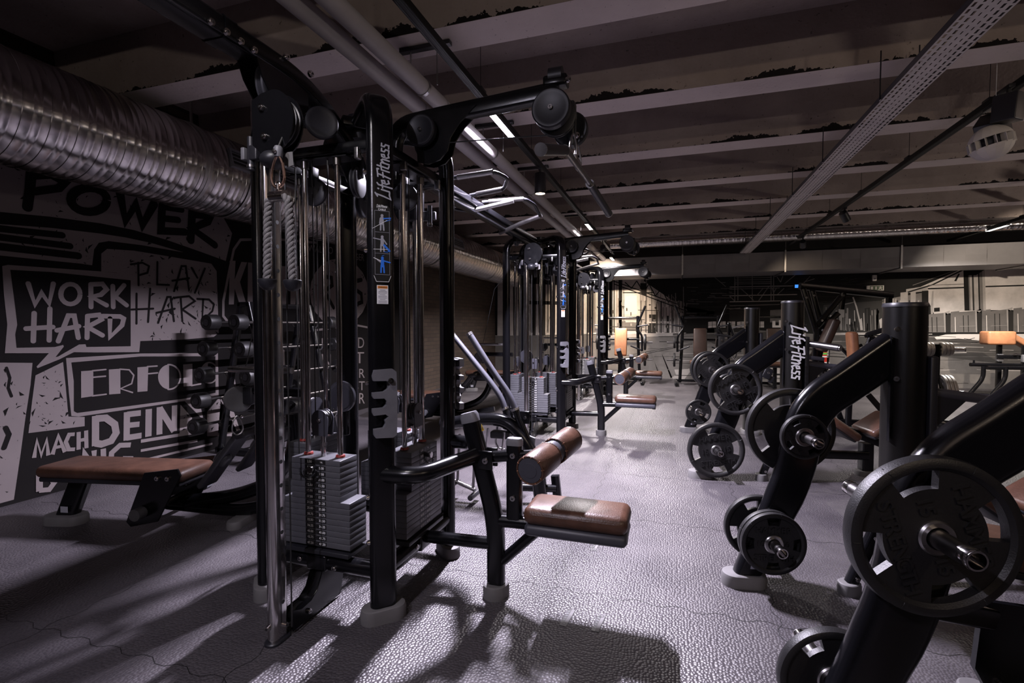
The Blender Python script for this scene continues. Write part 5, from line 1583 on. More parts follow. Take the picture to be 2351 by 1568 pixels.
for k in range(3): mb.tube([(-0.05 + 0.04 * k, -1, 0.012), (-0.045 + 0.04 * k, 4, 0.012), (-0.05 + 0.04 * k, 10.5, 0.012)], 0.007, 'cable', 8)
mb.build('cable', t)


# ------------------------------------------------------------------ lamp tracks and lamps
def track(x, y0, y1, z, label):
    t = thing('light_track', label, 'lamp track', (x, 0, z))
    mb = MB(); mb.box((0, (y0 + y1) / 2, 0), (0.052, y1 - y0, 0.045), 'track', bev=0.004)
    for s in (-1, 1): mb.box((s * 0.012, (y0 + y1) / 2, -0.0228), (0.004, y1 - y0, 0.003), 'blackprint')
    mb.build('rail', t)
    y = y0 + 0.4
    while y < y1:
        mb = MB(); mb.cyl((0, y, 0.015), (0, y, ZC - z), 0.0022, 'satin', 6); mb.box((0, y, 0.026), (0.05, 0.09, 0.03), 'satin', bev=0.006); mb.build('suspension_wire', t)
        y += 1.25
    return t

track(-1.25, -3.5, 11.0, 2.85, 'black lamp track with glowing tubes beside the grey pipes')
track(2.10, -1.0, 10.7, 2.85, 'black lamp track carrying spotlights beside the white ball')
track(4.80, 5.0, 11.2, 2.85, 'short black lamp track near the right end of the far duct')


def tube_lamp(x, y, z, L, strength, label, col=COOL, spread=148):
    t = thing('tube_lamp', label, 'lamp', (x, y, z), group='tube lamps on the tracks')
    mb = MB(); mb.box((0, 0, 0.012), (0.05, L + 0.04, 0.024), 'satin', bev=0.004); mb.build('housing', t)
    mb = MB()
    e = emission('glowing_tube', col, TUBE_GLOW)
    r = 0.024
    prof = []
    for i in range(7):
        a = PI + PI * i / 6
        prof.append((r * math.cos(a), r * math.sin(a) * 0.9))
    mb.sweep([(0, -L / 2, 0), (0, L / 2, 0)], prof, (1, 0, 0), e)
    mb.build('diffuser', t)
    if z < 2.8:
        mb = MB()
        for y_ in (-L / 3, L / 3): mb.cyl((0, y_, 0.02), (0, y_, 2.83 - z), 0.006, 'satin', 10)
        mb.build('drop_rod', t)
    ld = bpy.data.lights.new('tube_light', 'AREA')
    ld.shape = 'RECTANGLE'; ld.size = 0.045; ld.size_y = L; ld.energy = strength; ld.color = col; ld.spread = math.radians(spread)
    lo = bpy.data.objects.new('tube_light', ld); COL.objects.link(lo); lo.parent = t; lo.location = (0, 0, -0.026)
    return t

tube_lamp(-1.25, 3.60, 2.806, 0.46, TUBE['mid'], 'glowing white tube lamp over the bar with the black pulley')
tube_lamp(-1.25, -0.80, 2.806, 0.46, TUBE['near'], 'added tube lamp over the photographer, unseen, lighting the near tower front', COOL, 180)  # added unseen lamp, softly lights the front of the near tower
tube_lamp(-1.25, 7.65, 2.806, 0.46, TUBE['deep'], 'glowing white tube lamp above the second cable tower', (0.98, 0.9, 0.92))
tube_lamp(-1.25, 10.70, 2.70, 0.46, TUBE['end'], 'glowing white tube lamp just before the far rectangular duct', (1.0, 0.92, 0.9))
tube_lamp(4.80, 9.75, 2.806, 0.50, TUBE['side'], 'lit tube lamp on the short track above the right wall picture', (1.0, 0.93, 0.86))


def spot_light(p, tgt, label, power, col=WARM, lens=6.0, r=0.045, L=0.13, ang=70, box=False, lit=True, track_z=2.835):
    p = Vector(p); d = (Vector(tgt) - p).normalized()
    t = thing('track_spotlight', label, 'spotlight', p, group='spotlights on the tracks')
    mb = MB(); mb.box((0, 0.03, track_z - p.z - 0.012), (0.034, 0.13, 0.024), 'satin', bev=0.003); mb.cyl((0, 0, track_z - p.z - 0.02), (0, 0, 0), 0.012, 'satin', 12); mb.build('bracket', t)
    mb = MB()
    q = d.to_track_quat('Z', 'Y').to_matrix()
    if box: mb.box((0, 0, 0), (r * 2, r * 2.3, L), 'satin', q, bev=0.006)
    else: mb.lathe([(0.0001, -L / 2), (r * .9, -L / 2), (r, -L / 2 + .01), (r, L / 2), (r * .9, L / 2), (r * .86, L / 2 - .012), (0.0001, L / 2 - .012)], (0, 0, 0), d, 'satin', 28)
    mb.build('body', t)
    mb = MB(); mb.cyl(d * (L / 2 - 0.011), d * (L / 2 - 0.004), r * 0.84, emission('lens_glow', col, lens) if lit else 'darkgrey', 24); mb.build('lens', t)
    if power:
        ld = bpy.data.lights.new('spot_beam', 'SPOT')
        ld.energy = power; ld.color = col; ld.spot_size = math.radians(ang); ld.spot_blend = 0.6; ld.shadow_soft_size = r * 0.8
        lo = bpy.data.objects.new('spot_beam', ld); COL.objects.link(lo); lo.parent = t
        lo.location = d * (L / 2 + 0.01); lo.rotation_euler = d.to_track_quat('-Z', 'Y').to_euler()
    return t

spot_light((-1.25, 4.72, 2.68), (-1.25, 4.72, 0), 'downward black track spotlight glowing warm behind the wide pulldown bar', SPOT_W['warm'], lens=14, r=0.055, L=0.2)
spot_light((-1.22, 9.0, 2.68), (-1.75, 12.5, 1.5), 'warm glowing track spotlight between the two farther tube lamps', SPOT_W['wall2'], lens=14, r=0.05, L=0.12, ang=46)
spot_light((4.80, 6.6, 2.68), (5.9, 12.5, 1.35), 'black track spotlight outside the picture, aimed at the concrete block picture', SPOT_W['wall'], col=(1.0, 0.85, 0.68), ang=44)
spot_light((2.10, 4.35, 2.66), (3.2, 5.6, 0.6), 'big black square spotlight above the hanging white ball', 0, r=0.075, L=0.17, box=True, lit=False)
spot_light((2.03, 4.05, 2.69), (1.9, 4.2, 0.0), 'black box spotlight pointing straight down beside the white ball', 0, r=0.055, L=0.17, box=True, lit=False)
spot_light((2.12, 7.55, 2.72), (3.2, 8.6, 1.2), 'small black spotlight halfway along the track, tilted right', SPOT_W['far'], lens=8, r=0.05, L=0.13, ang=80)
spot_light((2.12, 9.75, 2.70), (2.7, 12.0, 0.8), 'small black spotlight at the far end of its track', SPOT_W['far'] * 0.2, lens=6, r=0.05, L=0.13, ang=90)
# the same tracks carry on behind the photographer
spot_light((-1.25, 0.75, 2.68), (-1.42, 1.9, 1.15), 'black track spotlight over the photographer, aimed at the near cable tower', SPOT_W['near'], col=(1.0, 0.93, 0.95), ang=66)
spot_light((2.10, -0.6, 2.68), (1.6, 4.0, 0.6), 'black track spotlight behind the photographer, aimed at the plate machines', SPOT_W['fill'], col=(1.0, 0.8, 0.6), ang=100)
spot_light((-1.25, -2.6, 2.25), (-4.5, 3.1, 2.0), 'added track spotlight behind the photographer, unseen, brightening the lettered mural', SPOT_W['mural'], col=(1.0, 0.88, 0.86), ang=58)  # added unseen lamp, lifts the mural below the duct

# unseen floor lamps, added only to brighten the concrete ceiling
def fill_uplighter(x, y, watts, label):
    t = thing('fill_uplighter', label, 'added fill lamp', (x, y, 0))
    mb = MB(); mb.lathe([(.0001, 0), (.17, 0), (.17, .02), (.02, .03), (.0001, .03)], (0, 0, 0), (0, 0, 1), 'satin', 32); mb.build('base', t)
    mb = MB(); mb.cyl((0, 0, .03), (0, 0, 1.62), .016, 'satin', 16); mb.build('pole', t)
    mb = MB(); mb.lathe([(.02, 1.6), (.12, 1.65), (.20, 1.75), (.204, 1.75), (.124, 1.645), (.02, 1.59)], (0, 0, 0), (0, 0, 1), 'satin', 40, closed=True); mb.build('bowl', t)
    ld = bpy.data.lights.new('fill_uplight', 'AREA'); ld.shape = 'DISK'; ld.size = .3; ld.energy = watts; ld.color = (1.0, 0.86, 0.76)
    lo = bpy.data.objects.new('fill_uplight', ld); COL.objects.link(lo); lo.parent = t; lo.location = (0, 0, 1.74); lo.rotation_euler = (PI, 0, 0)
    return t
fill_uplighter(7.2, 4.4, FILL_UPLIGHT * 1.3, 'added fill lamp by the right wall, unseen, brightening the ceiling')
fill_uplighter(1.6, -2.6, FILL_UPLIGHT, 'added fill lamp behind the photographer, unseen, brightening the ceiling')

# hanging white slotted ball
t = thing('hanging_ball', 'white slotted plastic ball hanging on a thin wire beside the black track', 'hanging ball', (1.98, 4.12, 2.5))
R0 = 0.118
tilt = Matrix.Rotation(math.radians(-12), 4, 'Y')
def cap(a0, a1, n=10, r=R0): return [(max(1e-4, r * math.cos(math.radians(a0 + (a1 - a0) * i / n))), r * 0.95 * math.sin(math.radians(a0 + (a1 - a0) * i / n))) for i in range(n + 1)]
mb = MB(tilt); mb.lathe(cap(14, 90), (0, 0, 0), (0, 0, 1), 'paper', 14); mb.lathe(cap(14, 90, r=R0 - .004), (0, 0, 0), (0, 0, 1), 'paper', 14); mb.build('upper_shell', t, smooth=0)
mb = MB(tilt); mb.lathe(cap(-90, -14), (0, 0, 0), (0, 0, 1), 'paper', 14); mb.lathe(cap(-90, -14, r=R0 - .004), (0, 0, 0), (0, 0, 1), 'paper', 14); mb.build('lower_shell', t, smooth=0)
mb = MB(tilt)
for i in range(14):
    a = 2 * PI * i / 14
    mb.box((math.cos(a) * (R0 - 0.02), math.sin(a) * (R0 - 0.02), -0.004), (0.042, 0.003, 0.062), 'paper', Matrix.Rotation(a, 3, 'Z'))
mb.build('fin', t, smooth=0)
mb = MB(tilt); mb.sphere((0, 0, 0), 0.07, 'darkgrey', 16, 8, 0.9); mb.build('core', t)
mb = MB(); mb.cyl((0.02, 0, 0.1), (0.02, 0, 0.9), 0.0015, 'white', 6); mb.build('wire', t)

# ================================================================== CABLE TOWERS
LOGO = [  # a slanted brush hand, one list of pen strokes per letter (unit = letter height)
    (0.0, [[(0.42, 1.25), (0.22, 0.5), (0.0, -0.12), (0.35, 0.0), (0.62, -0.02)], [(0.2, 1.1), (0.5, 1.3)]]),
    (0.62, [[(0.22, 0.72), (0.08, 0.0)], [(0.27, 0.98), (0.29, 1.05)]]),
    (0.92, [[(0.5, 1.12), (0.34, 1.0), (0.12, -0.25)], [(0.08, 0.62), (0.42, 0.66)]]),
    (1.28, [[(0.1, 0.36), (0.4, 0.46), (0.38, 0.7), (0.2, 0.66), (0.08, 0.3), (0.18, 0.02), (0.42, 0.1)]]),
    (1.86, [[(0.4, 1.05), (0.24, 0.5), (0.05, -0.1)], [(0.15, 1.05), (0.5, 1.08), (0.85, 1.12)], [(0.12, 0.55), (0.55, 0.6)]]),
    (2.42, [[(0.22, 0.72), (0.08, 0.0)], [(0.27, 0.98), (0.29, 1.05)]]),
    (2.72, [[(0.3, 1.1), (0.1, 0.1), (0.3, 0.02)], [(-0.02, 0.72), (0.5, 0.78)]]),
    (3.12, [[(0.2, 0.72), (0.06, 0.0)], [(0.14, 0.45), (0.4, 0.72), (0.5, 0.6), (0.4, 0.0)]]),
    (3.66, [[(0.1, 0.36), (0.4, 0.46), (0.38, 0.7), (0.2, 0.66), (0.08, 0.3), (0.18, 0.02), (0.42, 0.1)]]),
    (4.16, [[(0.44, 0.68), (0.2, 0.7), (0.16, 0.45), (0.36, 0.32), (0.3, 0.02), (0.02, 0.04)]]),
    (4.62, [[(0.44, 0.68), (0.2, 0.7), (0.16, 0.45), (0.36, 0.32), (0.3, 0.02), (0.02, 0.04)]]),
]


def logo(mb, o, ux, uy, length, m='white', pen=0.13):
    s = length / 5.1
    ux = Vector(ux).normalized() * s; uy = Vector(uy).normalized() * s
    for x, strokes in LOGO:
        for st in strokes:
            mb.stroke([(x + a, b) for a, b in st], pen, Vector(o) - ux * 2.55 - uy * 0.45, ux, uy, m)
    return mb


def oval_foot(mb, c, d, L, W, h, m='foot'):
    """Moulded rubber foot, long axis d."""
    d = Vector((d[0], d[1], 0)).normalized()
    mb.sweep([(c[0], c[1], 0.0), (c[0], c[1], h * .7), (c[0], c[1], h * .93), (c[0], c[1], h)], stadium(L, W, 8), d, m, scale=[1, 1, .95, .86])
    return mb


NUMS = ['2.50', '5.00', '7.50', '10.00', '12.50', '15.00', '17.50', '21.25', '25.00', '28.75', '32.50', '36.25', '40.00', '43.75', '47.50']


def figure(mb, o, ux, uy, s, pose, m1, m2):
    """Small standing exercise pictogram."""
    st = lambda pts, w, m: mb.stroke(pts, w, o, Vector(ux) * s, Vector(uy) * s, m)
    st([(0, .86), (0.001, .87)], .17, m1)
    st([(0, .72), (0, .42)], .2, m1)
    st([(-.07, .42), (-.09, .02)], .09, m1); st([(.07, .42), (.1, .02)], .09, m1)
    if pose == 0:
        st([(.1, .7), (.5, .76)], .07, m2); st([(.5, .66), (.2, .55)], .04, m2); st([(-.1, .7), (-.14, .4)], .07, m1); st([(-.55, .08), (.3, .62)], .025, 'white')
    elif pose == 1:
        st([(-.1, .7), (-.5, .76)], .06, m1); st([(.1, .68), (.26, .45)], .07, m1); st([(.12, .38), (.42, .06)], .12, m2); st([(-.5, .12), (.3, .14)], .025, 'white'); st([(.42, .06), (.3, -.02), (.1, .0)], .03, m2)
    else:
        st([(-.5, .86), (-.1, .7)], .04, 'white'); st([(.1, .7), (.45, .62)], .08, m1); st([(-.1, .62), (-.3, .76)], .07, m2); st([(-.02, 1.0), (.1, 1.04)], .03, m1)


def cable_tower():
    t = thing('cable_tower', 'nearest tall black cable tower, hung with a tricep rope', 'cable machine', (-1.54, 2.20, 0), group=None)
    H = 0.33
    for sx, sy in ((1, -1), (-1, -1), (1, 1), (-1, 1)):
        c = Vector((sx * H, sy * H, 0)); d = Vector((-sx, -sy, 0)).normalized(); p = Vector((-d.y, d.x, 0))
        mb = MB()
        mb.sweep(fillet([c + V(0, 0, .02), c + V(0, 0, 2.305), c + d * .36 + V(0, 0, 2.305)], .17, 8), stadium(.115, .066, 6), p, 'black')
        for z in (.35, .55, 1.05, 1.62, 1.95): bolt(mb, c + p * (.0575 if sx * sy < 0 else -.0575) * (-1 if sx < 0 else 1) + V(0, 0, z), p * (1 if sx * sy < 0 else -1) * (-1 if sx < 0 else 1), .011)
        post = mb.build('post', t)
        oval_foot(MB(), (c.x, c.y), p, .20, .105, .062).build('rubber_foot', post)
        if (sx, sy) == (1, -1):
            n = -d; ux = Vector((.7071, .7071, 0)); uz = V(0, 0, 1); f0 = c + n * .0338
            mb = MB(); logo(mb, f0 + V(0, 0, 1.955) + ux * .012, uz, -ux, .235, 'greyprint', .14); tag(mb.build('lettering', post, smooth=0), 'grey slanted script lettering')
            mb = MB()
            pl = [(-.036, -.15), (-.036, .13), (-.026, .155), (.026, .155), (.036, .14), (.036, -.15), (.026, -.172), (-.026, -.172)]
            o = f0 + V(0, 0, 1.655)
            mb.prism(pl, o + n * .0002, ux, uz, .0015, 'blackprint')
            o2 = o + n * .0024
            for a in range(3):
                zc = .085 - a * .09
                P = [(-.031, zc - .045), (.031, zc - .045), (.031, zc + .045), (-.031, zc + .045), (-.031, zc - .045)]
                mb.stroke(P, .0012, o2, ux, uz, 'greyprint')
                figure(mb, o2 + n * .0003 + V(0, 0, zc - .037), ux, uz, .072, a, 'greyprint' if a < 2 else 'blue', 'blue' if a < 2 else 'greyprint')
            mb.text('CABLE', o2 + V(0, 0, .136), ux, uz, .011, 'white', bold=.02)
            logo(mb, o2 + V(0, 0, .149), ux, uz, .045, 'white', .16)
            mb.stroke([(-.036, -.145), (-.026, -.17), (.026, -.17), (.036, -.145)], .002, o2, ux, uz, 'white')
            tag(mb.build('exercise_placard', post, smooth=0), 'black placard with three small exercise figures')
            mb = MB(); o = f0 + V(0, 0, 1.43)
            mb.prism([(-.024, -.04), (.024, -.04), (.024, .04), (-.024, .04)], o, ux, uz, .001, 'white')
            mb.prism([(-.021, .026), (.021, .026), (.021, .037), (-.021, .037)], o + n * .0008, ux, uz, .001, 'orangeprint')
            for k in range(9):
                w = .018 if k % 3 else .012
                mb.stroke([(-w, .02 - k * .0068), (w, .02 - k * .0068)], .0022, o + n * .0016, ux, uz, 'greyprint', cap=False)
            mb.text('WARNING', o + n * .0022 + V(0, 0, .0315), ux, uz, .0075, 'blackprint', bold=.02)
            tag(mb.build('warning_label', post, smooth=0), 'white warning label with orange head')
        if sx == 1:     # hooks for cable handles
            n = -d; ux = Vector((.7071, .7071, 0)) if sy < 0 else Vector((-.7071, .7071, 0)); uz = V(0, 0, 1)
            out = [(-.046, .145), (.030, .148), (.046, .135), (.05, 0), (.046, -.135), (.03, -.146), (-.042, -.142), (-.05, -.13), (-.05, -.105), (-.01, -.102), (0, -.085), (-.004, -.07), (.012, -.055), (-.002, -.044), (-.05, -.046), (-.055, -.035), (-.055, -.018), (-.01, -.016), (0.004, -.004), (.004, .012), (-.006, .024), (-.05, .026), (-.055, .036), (-.055, .05), (-.008, .052), (.01, .064), (.022, .078), (.006, .098), (-.05, .1), (-.054, .12)]
            mb = MB(); mb.prism(out, c + n * .055 + V(0, 0, .965), ux, uz, .026, 'midgrey'); mb.prism([(-.046, .14), (.03, .143), (.046, .13), (.046, -.13), (.03, -.142), (.012, -.13), (.012, .13)], c + n * .034 + V(0, 0, .965), ux, uz, .022, 'midgrey')
            bolt(mb, c + n * .082 + V(0, 0, 1.064) + ux * .02, n, .012)
            mb.build('handle_rack', t)
    mb = MB(); mb.box((0, 0, 2.30), (.2, .2, .05), 'black', Matrix.Rotation(PI / 4, 3, 'Z'), .01); mb.cyl((0, 0, 2.24), (0, 0, 2.36), .06, 'satin', 24); mb.build('crown_hub', t)
    for k in range(4):
        T = Matrix.Rotation(k * PI / 2, 4, 'Z')
        mb = MB(T); mb.cyl((-.3, -H, .21), (.3, -H, .21), .036, 'black', 20); mb.box((0, -H, .215), (.11, .082, .076), 'black', bev=.012); bolt(mb, (-.09, -H - .03, .22), (0, -1, 0)); bolt(mb, (.1, -H - .036, .205), (0, -1, 0)); mb.box((0, -.3, .268), (.36, .15, .02), 'satin', bev=.003)
        mb.build('base_rail', t)
        mb = MB(T); mb.box((0, -H + .02, 2.085), (.6, .05, .045), 'black', bev=.006); mb.box((0, -H + .05, 2.055), (.3, .08, .006), 'satin')
        mb.box((-.13, -H + .0, 2.045), (.02, .03, .04), 'steel', bev=.003); mb.box((.22, -H, 2.05), (.02, .03, .05), 'steel', bev=.003)
        mb.build('top_rail', t)
        for s in (-1, 1):
            mb = MB(T); mb.cyl((s * .089, -.30, .27), (s * .089, -.30, 2.06), .0125, 'chrome', 16); mb.cyl((s * .089, -.30, 2.02), (s * .089, -.30, 2.075), .018, 'rod', 16)
            rod = mb.build('guide_rod', t)
            mb = MB(T); mb.lathe([(.0126, 0), (.022, 0), (.02, .008), (.0126, .01)], (s * .089, -.30, .694), (0, 0, 1), 'bushred', 20); tag(mb.build('bushing', rod), 'red bushing')
        # selectorised stack: seven narrow plates over eight wide ones
        for i in range(15):
            hw = .1325 if i < 7 else .181
            z = .29 + (14 - i) * .0268
            mb = MB(T); mb.box((0, -.30, z + .0132), (hw * 2, .125, .0256), 'stack', bev=.0016)
            pl = mb.build('stack_plate', t)
            mb = MB(T); y = -.3629
            mb.prism([(-.056, -.0095), (.056, -.0095), (.056, .0095), (-.056, .0095)], (0, y, z + .0132), (1, 0, 0), (0, 0, 1), .0004, 'blackprint')
            mb.text(NUMS[i], (-.031, y - .0008, z + .0132), (1, 0, 0), (0, 0, 1), .0155, 'white', bold=.02)
            if i: mb.text(NUMS[i], (.034, y - .0008, z + .0132), (1, 0, 0), (0, 0, 1), .0155, 'white', bold=.02)
            else: mb.text('kg.', (.034, y - .0008, z + .0132), (1, 0, 0), (0, 0, 1), .0135, 'white', bold=.02)
            mb.cyl((0, y + .004, z + .0132), (0, y - .0009, z + .0132), .0075, 'rod', 12); mb.cyl((0, y, z + .0132), (0, y - .0012, z + .0132), .005, 'blackprint', 12)
            tag(mb.build('number_label', pl, smooth=0), 'white kilogram numbers on a black strip')
        mb = MB(T)
        pts = [(.0 + .012 * math.sin(q), -.375 - .01 * q / 9, .655) for q in (0, 1)]
        mb.cyl((0.0, -.360, .652), (0.0, -.392, .652), .012, 'satin', 16); mb.cyl((0.0, -.392, .652), (0, -.40, .652), .015, 'chrome', 16)
        pin = mb.build('selector_pin', t)
        mb = MB(T)
        coil = []
        for j in range(160):
            q = j / 159; a = q * PI * 1.0
            base = V(.045 * math.cos(a) - .015, -.388 - .018 * math.sin(a), .655 - .038 * math.sin(a))
            coil.append(base + V(.0045 * math.cos(q * 120), .0045 * math.sin(q * 120), 0))
        mb.tube(coil, .0018, 'satin', 6); mb.build('coiled_cord', pin)
        # moving pulley above the stack
        mb = MB(T)
        D = [(-.04, -.055), (.04, -.055), (.045, .02)] + [(.045 * math.cos(a), .02 + .045 * math.sin(a)) for a in [PI * j / 10 for j in range(1, 10)]] + [(-.045, .02)]
        for yy in (-.325, -.285): mb.prism(D, (0, yy, .845), (1, 0, 0), (0, 0, 1), .006, 'darkgrey')
        mb.pulley((0, -.308, .865), (0, 1, 0), .043, .026, 'satin'); bolt(mb, (0, -.331, .862), (0, -1, 0), .009); mb.cyl((0, -.305, .69), (0, -.305, .80), .012, 'chrome', 16); mb.cyl((0, -.305, .74), (0, -.305, .755), .017, 'chrome', 6)
        mb.build('stack_pulley', t)
        mb = MB(T)
        for x in (-.042, .042): mb.cyl((x, -.306, .87), (x, -.306, 2.08), .003, 'cable', 8)
        mb.cyl((-.17, -.27, .3), (-.17, -.27, 2.08), .003, 'cable', 8)
        mb.build('cable', t)
        mb = MB(T)
        mb.pulley((-.05, -.14, 2.17), (.3, 1, 0), .075, .03, 'satin'); mb.pulley((.12, -.19, 1.97), (1, .2, 0), .07, .03, 'darkgrey'); mb.box((.12, -.19, 2.04), (.05, .03, .1), 'satin', bev=.004)
        mb.build('top_pulley', t)
    # adjustable pulley columns front and back
    for k in (0, 2):
        T = Matrix.Rotation(k * PI / 2, 4, 'Z')
        mb = MB(T); mb.sweep([(0, -.60, .012), (0, -.60, 2.02)], stadium(.046, .086, 8), (1, 0, 0), 'chrome')
        for s in (1,):
            for j in range(19): mb.cyl((s * .0223, -.592, .16 + j * .097), (s * .0236, -.592, .16 + j * .097), .0085, 'blackprint', 14)
        bolt(mb, (-.003, -.643, .075), (0, -1, 0), .012); bolt(mb, (.023, -.585, .06), (1, 0, 0), .011)
        colm = mb.build('pulley_column', t)
        mb = MB(T); mb.sweep([(0, -.60, 0), (0, -.60, .008), (0, -.6, .012)], stadium(.07, .115, 8), (1, 0, 0), 'satin', scale=[1, 1, .92]); mb.build('base_plate', colm)
        mb = MB(T)
        Pl = [(-.55, .012), (-.24, .012), (-.22, .1), (-.26, .175), (-.33, .2), (-.36, .19), (-.40, .11), (-.44, .085), (-.50, .08), (-.55, .10)]
        for x in (-.035, .03): mb.prism(Pl, (x, 0, 0), (0, 1, 0), (0, 0, 1), .005, 'black')
        for j in range(len(Pl) - 6): pass
        mb.sweep([(0, -.335, .20), (0, -.40, .112), (0, -.44, .087), (0, -.51, .082)], stadium(.07, .006, 2), (1, 0, 0), 'black')
        bolt(mb, (.036, -.46, .05), (1, 0, 0), .011); bolt(mb, (.036, -.29, .17), (1, 0, 0), .011)
        mb.pulley((0, -.25, .11), (1, 0, 0), .07, .03, 'satin'); mb.pulley((0, -.49, .06), (1, 0, 0), .04, .03, 'satin')
        mb.build('floor_bracket', t)
        mb = MB(T); mb.cyl((.05, -.575, .05), (.05, -.575, 1.98), .0032, 'cable', 8); mb.cyl((-.06, -.5, .7), (-.06, -.5, 2.2), .003, 'cable', 8); mb.build('cable', t)
        mb = MB(T)
        c = V(.09, -.675, 2.07)
        Dp = [(-.095, -.08), (-.06, -.11), (-.01, -.12)] + [(.0 + .098 * math.cos(a), .118 * math.sin(a)) for a in [math.radians(x) for x in range(-75, 91, 11)]] + [(-.05, .11), (-.095, .09)]
        mb.prism(Dp, c, (1, 0, 0), (0, 0, 1), .006, 'black')
        mb.prism(Dp, c + V(.0, .05, 0), (1, 0, 0), (0, 0, 1), .006, 'black')
        mb.pulley(c + V(.005, .022, 0), (0, 1, 0), .094, .034, 'satin', 40)
        for dz in (.055, -.055): bolt(mb, c + V(-.045 + (.012 if dz < 0 else 0), -.006, dz), (0, -1, 0), .013); mb.cyl(c + V(-.04, 0, dz), c + V(-.04, .05, dz), .02, 'steel', 12)
        mb.box((0.02, -.60, 2.05), (.075, .11, .2), 'satin', bev=.012); mb.box((-.055, -.62, 1.985), (.04, .03, .06), 'satin', bev=.006)
        mb.cyl((-.075, -.62, 1.92), (-.075, -.62, 2.05), .014, 'satin', 16); mb.cyl((-.075, -.62, 1.93), (-.075, -.62, 1.94), .017, 'rod', 16)
        bolt(mb, c + V(-.02, -.004, -.138), (0, -1, 0), .012); mb.sphere(c + V(-.02, .02, -.135), .05, 'satin', 16, 8, .7)
        car = mb.build('pulley_carriage', t)
        mb = MB(T); mb.box((-.105, -.625, 1.985), (.018, .022, .05), 'midgrey', bev=.004); mb.build('release_lever', car)
        mb = MB(T); mb.lathe([(.0001, -.022), (.014, -.02), (.017, -.005), (.017, .012), (.012, .02), (.0001, .022)], (.135, -.70, 1.945), (0, 0, 1), 'midgrey', 20); bolt(mb, (.135, -.717, 1.94), (0, -1, 0), .008); mb.cyl((.135, -.70, 1.96), (.135, -.67, 2.02), .004, 'cable', 8); mb.build('swivel_end', car)
        mb = MB(T); mb.prism([(-.02, -.03), (.024, -.02), (.02, .03), (-.02, .03)], (.145, -.66, 1.925), (1, 0, 0), (0, 0, 1), .001, 'foot'); mb.build('hang_tag', car)
        mb = MB(T); o = c + V(-.045, -.0066, -.005)
        mb.flat([(-.016, -.013), (.016, -.013), (0, .016)], o, (1, 0, 0), (0, 0, 1), 'yellow'); mb.flat([(-.011, -.01), (.011, -.01), (0, .0105)], o + V(0, -.0004, 0), (1, 0, 0), (0, 0, 1), 'blackprint')
        if k == 2: mb.build('warning_sign', car, smooth=0)
    # high arm for the pulldown bar (right side)
    mb = MB()
    mb.sweep(fillet([(.2, 0, 2.02), (.2, 0, 2.29), (.46, 0, 2.31), (1.04, 0, 2.345)], [.12, .2], 8), stadium(.06, .075, 3, .012), (0, 1, 0), 'black')
    for y in (-.03, .03):
        mb.prism([(.34, 2.30), (.66, 2.325), (.57, 2.25), (.525, 2.19), (.51, 2.13), (.47, 2.09), (.41, 2.075), (.35, 2.09)], (0, y + .004, 0), (1, 0, 0), (0, 0, 1), .008, 'black')
    arm = mb.build('pulldown_arm', t)
    mb = MB(); mb.disc_solid((.39, -.065, 2.225), (0, 1, 0), .074, .036, 'satin', 40, .006, .002); bolt(mb, (.39, -.0835, 2.225), (0, -1, 0), .009); mb.pulley((.41, .0, 2.19), (0, 1, 0), .09, .03, 'satin'); mb.build('arm_pulley', arm)
    mb = MB(); mb.disc_solid((1.03, -.088, 2.232), (0, 1, 0), .085, .04, 'satin', 40, .006, .002); bolt(mb, (1.03, -.1085, 2.232), (0, -1, 0), .01); mb.pulley((1.04, -.03, 2.22), (0, 1, 0), .088, .03, 'satin')
    mb.disc_solid((1.085, .06, 2.19), (0, 1, 0), .08, .036, 'satin', 40, .006, .002)
    mb.build('arm_end_pulley', arm)
    mb = MB(); mb.box((1.03, 0, 2.385), (.11, .07, .05), 'black', bev=.012); mb.cyl((1.0, 0, 2.41), (1.06, 0, 2.41), .04, 'satin', 24); bolt(mb, (1.083, -.02, 2.38), (1, -.3, 0), .014); mb.box((1.1, .03, 2.2), (.025, .06, .2), 'satin', bev=.008); bolt(mb, (1.105, -.005, 2.2), (0, -1, 0), .012); bolt(mb, (1.12, .0, 2.14), (1, -.5, 0), .013); mb.build('arm_end_bracket', arm)
    mb = MB(); mb.cyl((.46, -.03, 2.17), (1.0, -.03, 2.145), .003, 'cable', 8); mb.cyl((1.125, -.03, 2.2), (1.125, -.03, 2.09), .003, 'cable', 8); mb.build('arm_cable', arm)
    # pulldown seat station
    mb = MB()
    mb.sweep(fillet([(.742, 0, .02), (.742, 0, .36), (.604, 0, .86)], .12, 6), stadium(.062, .085, 4, .022), (0, 1, 0), 'black')
    leg = mb.build('seat_leg', t)
    oval_foot(MB(), (.742, 0), (0.3, 1), .135, .115, .062).build('rubber_foot', leg)
    mb = MB(); mb.sweep([(.612, 0, .83), (.604, 0, .862), (.600, 0, .876)], stadium(.064, .088, 4, .024), (0, 1, 0), 'midgrey', scale=[1, 1, .85]); mb.build('leg_cap', leg)
    mb = MB(); a = V(.14, 0, -.5).normalized()
    ux = V(0, 1, 0)
    mb.prism([(-.014, -.014), (.014, -.014), (0, .02)], V(.672, 0, .805) , V(0, 1, 0), V(-.267, 0, .963), .001, 'yellow')
    mb.prism([(-.004, -.01), (.004, -.01), (.002, .008), (-.002, .008)], V(.6735, 0, .805) , V(0, 1, 0), V(-.267, 0, .963), .0008, 'blackprint')
    mb.build('warning_sign', leg, smooth=0)
    mb = MB(); mb.sweep([(.605, -.0316, .83), (.63, -.0316, .74)], stadium(.001, .02, 2), (0, 1, 0), 'blackprint')
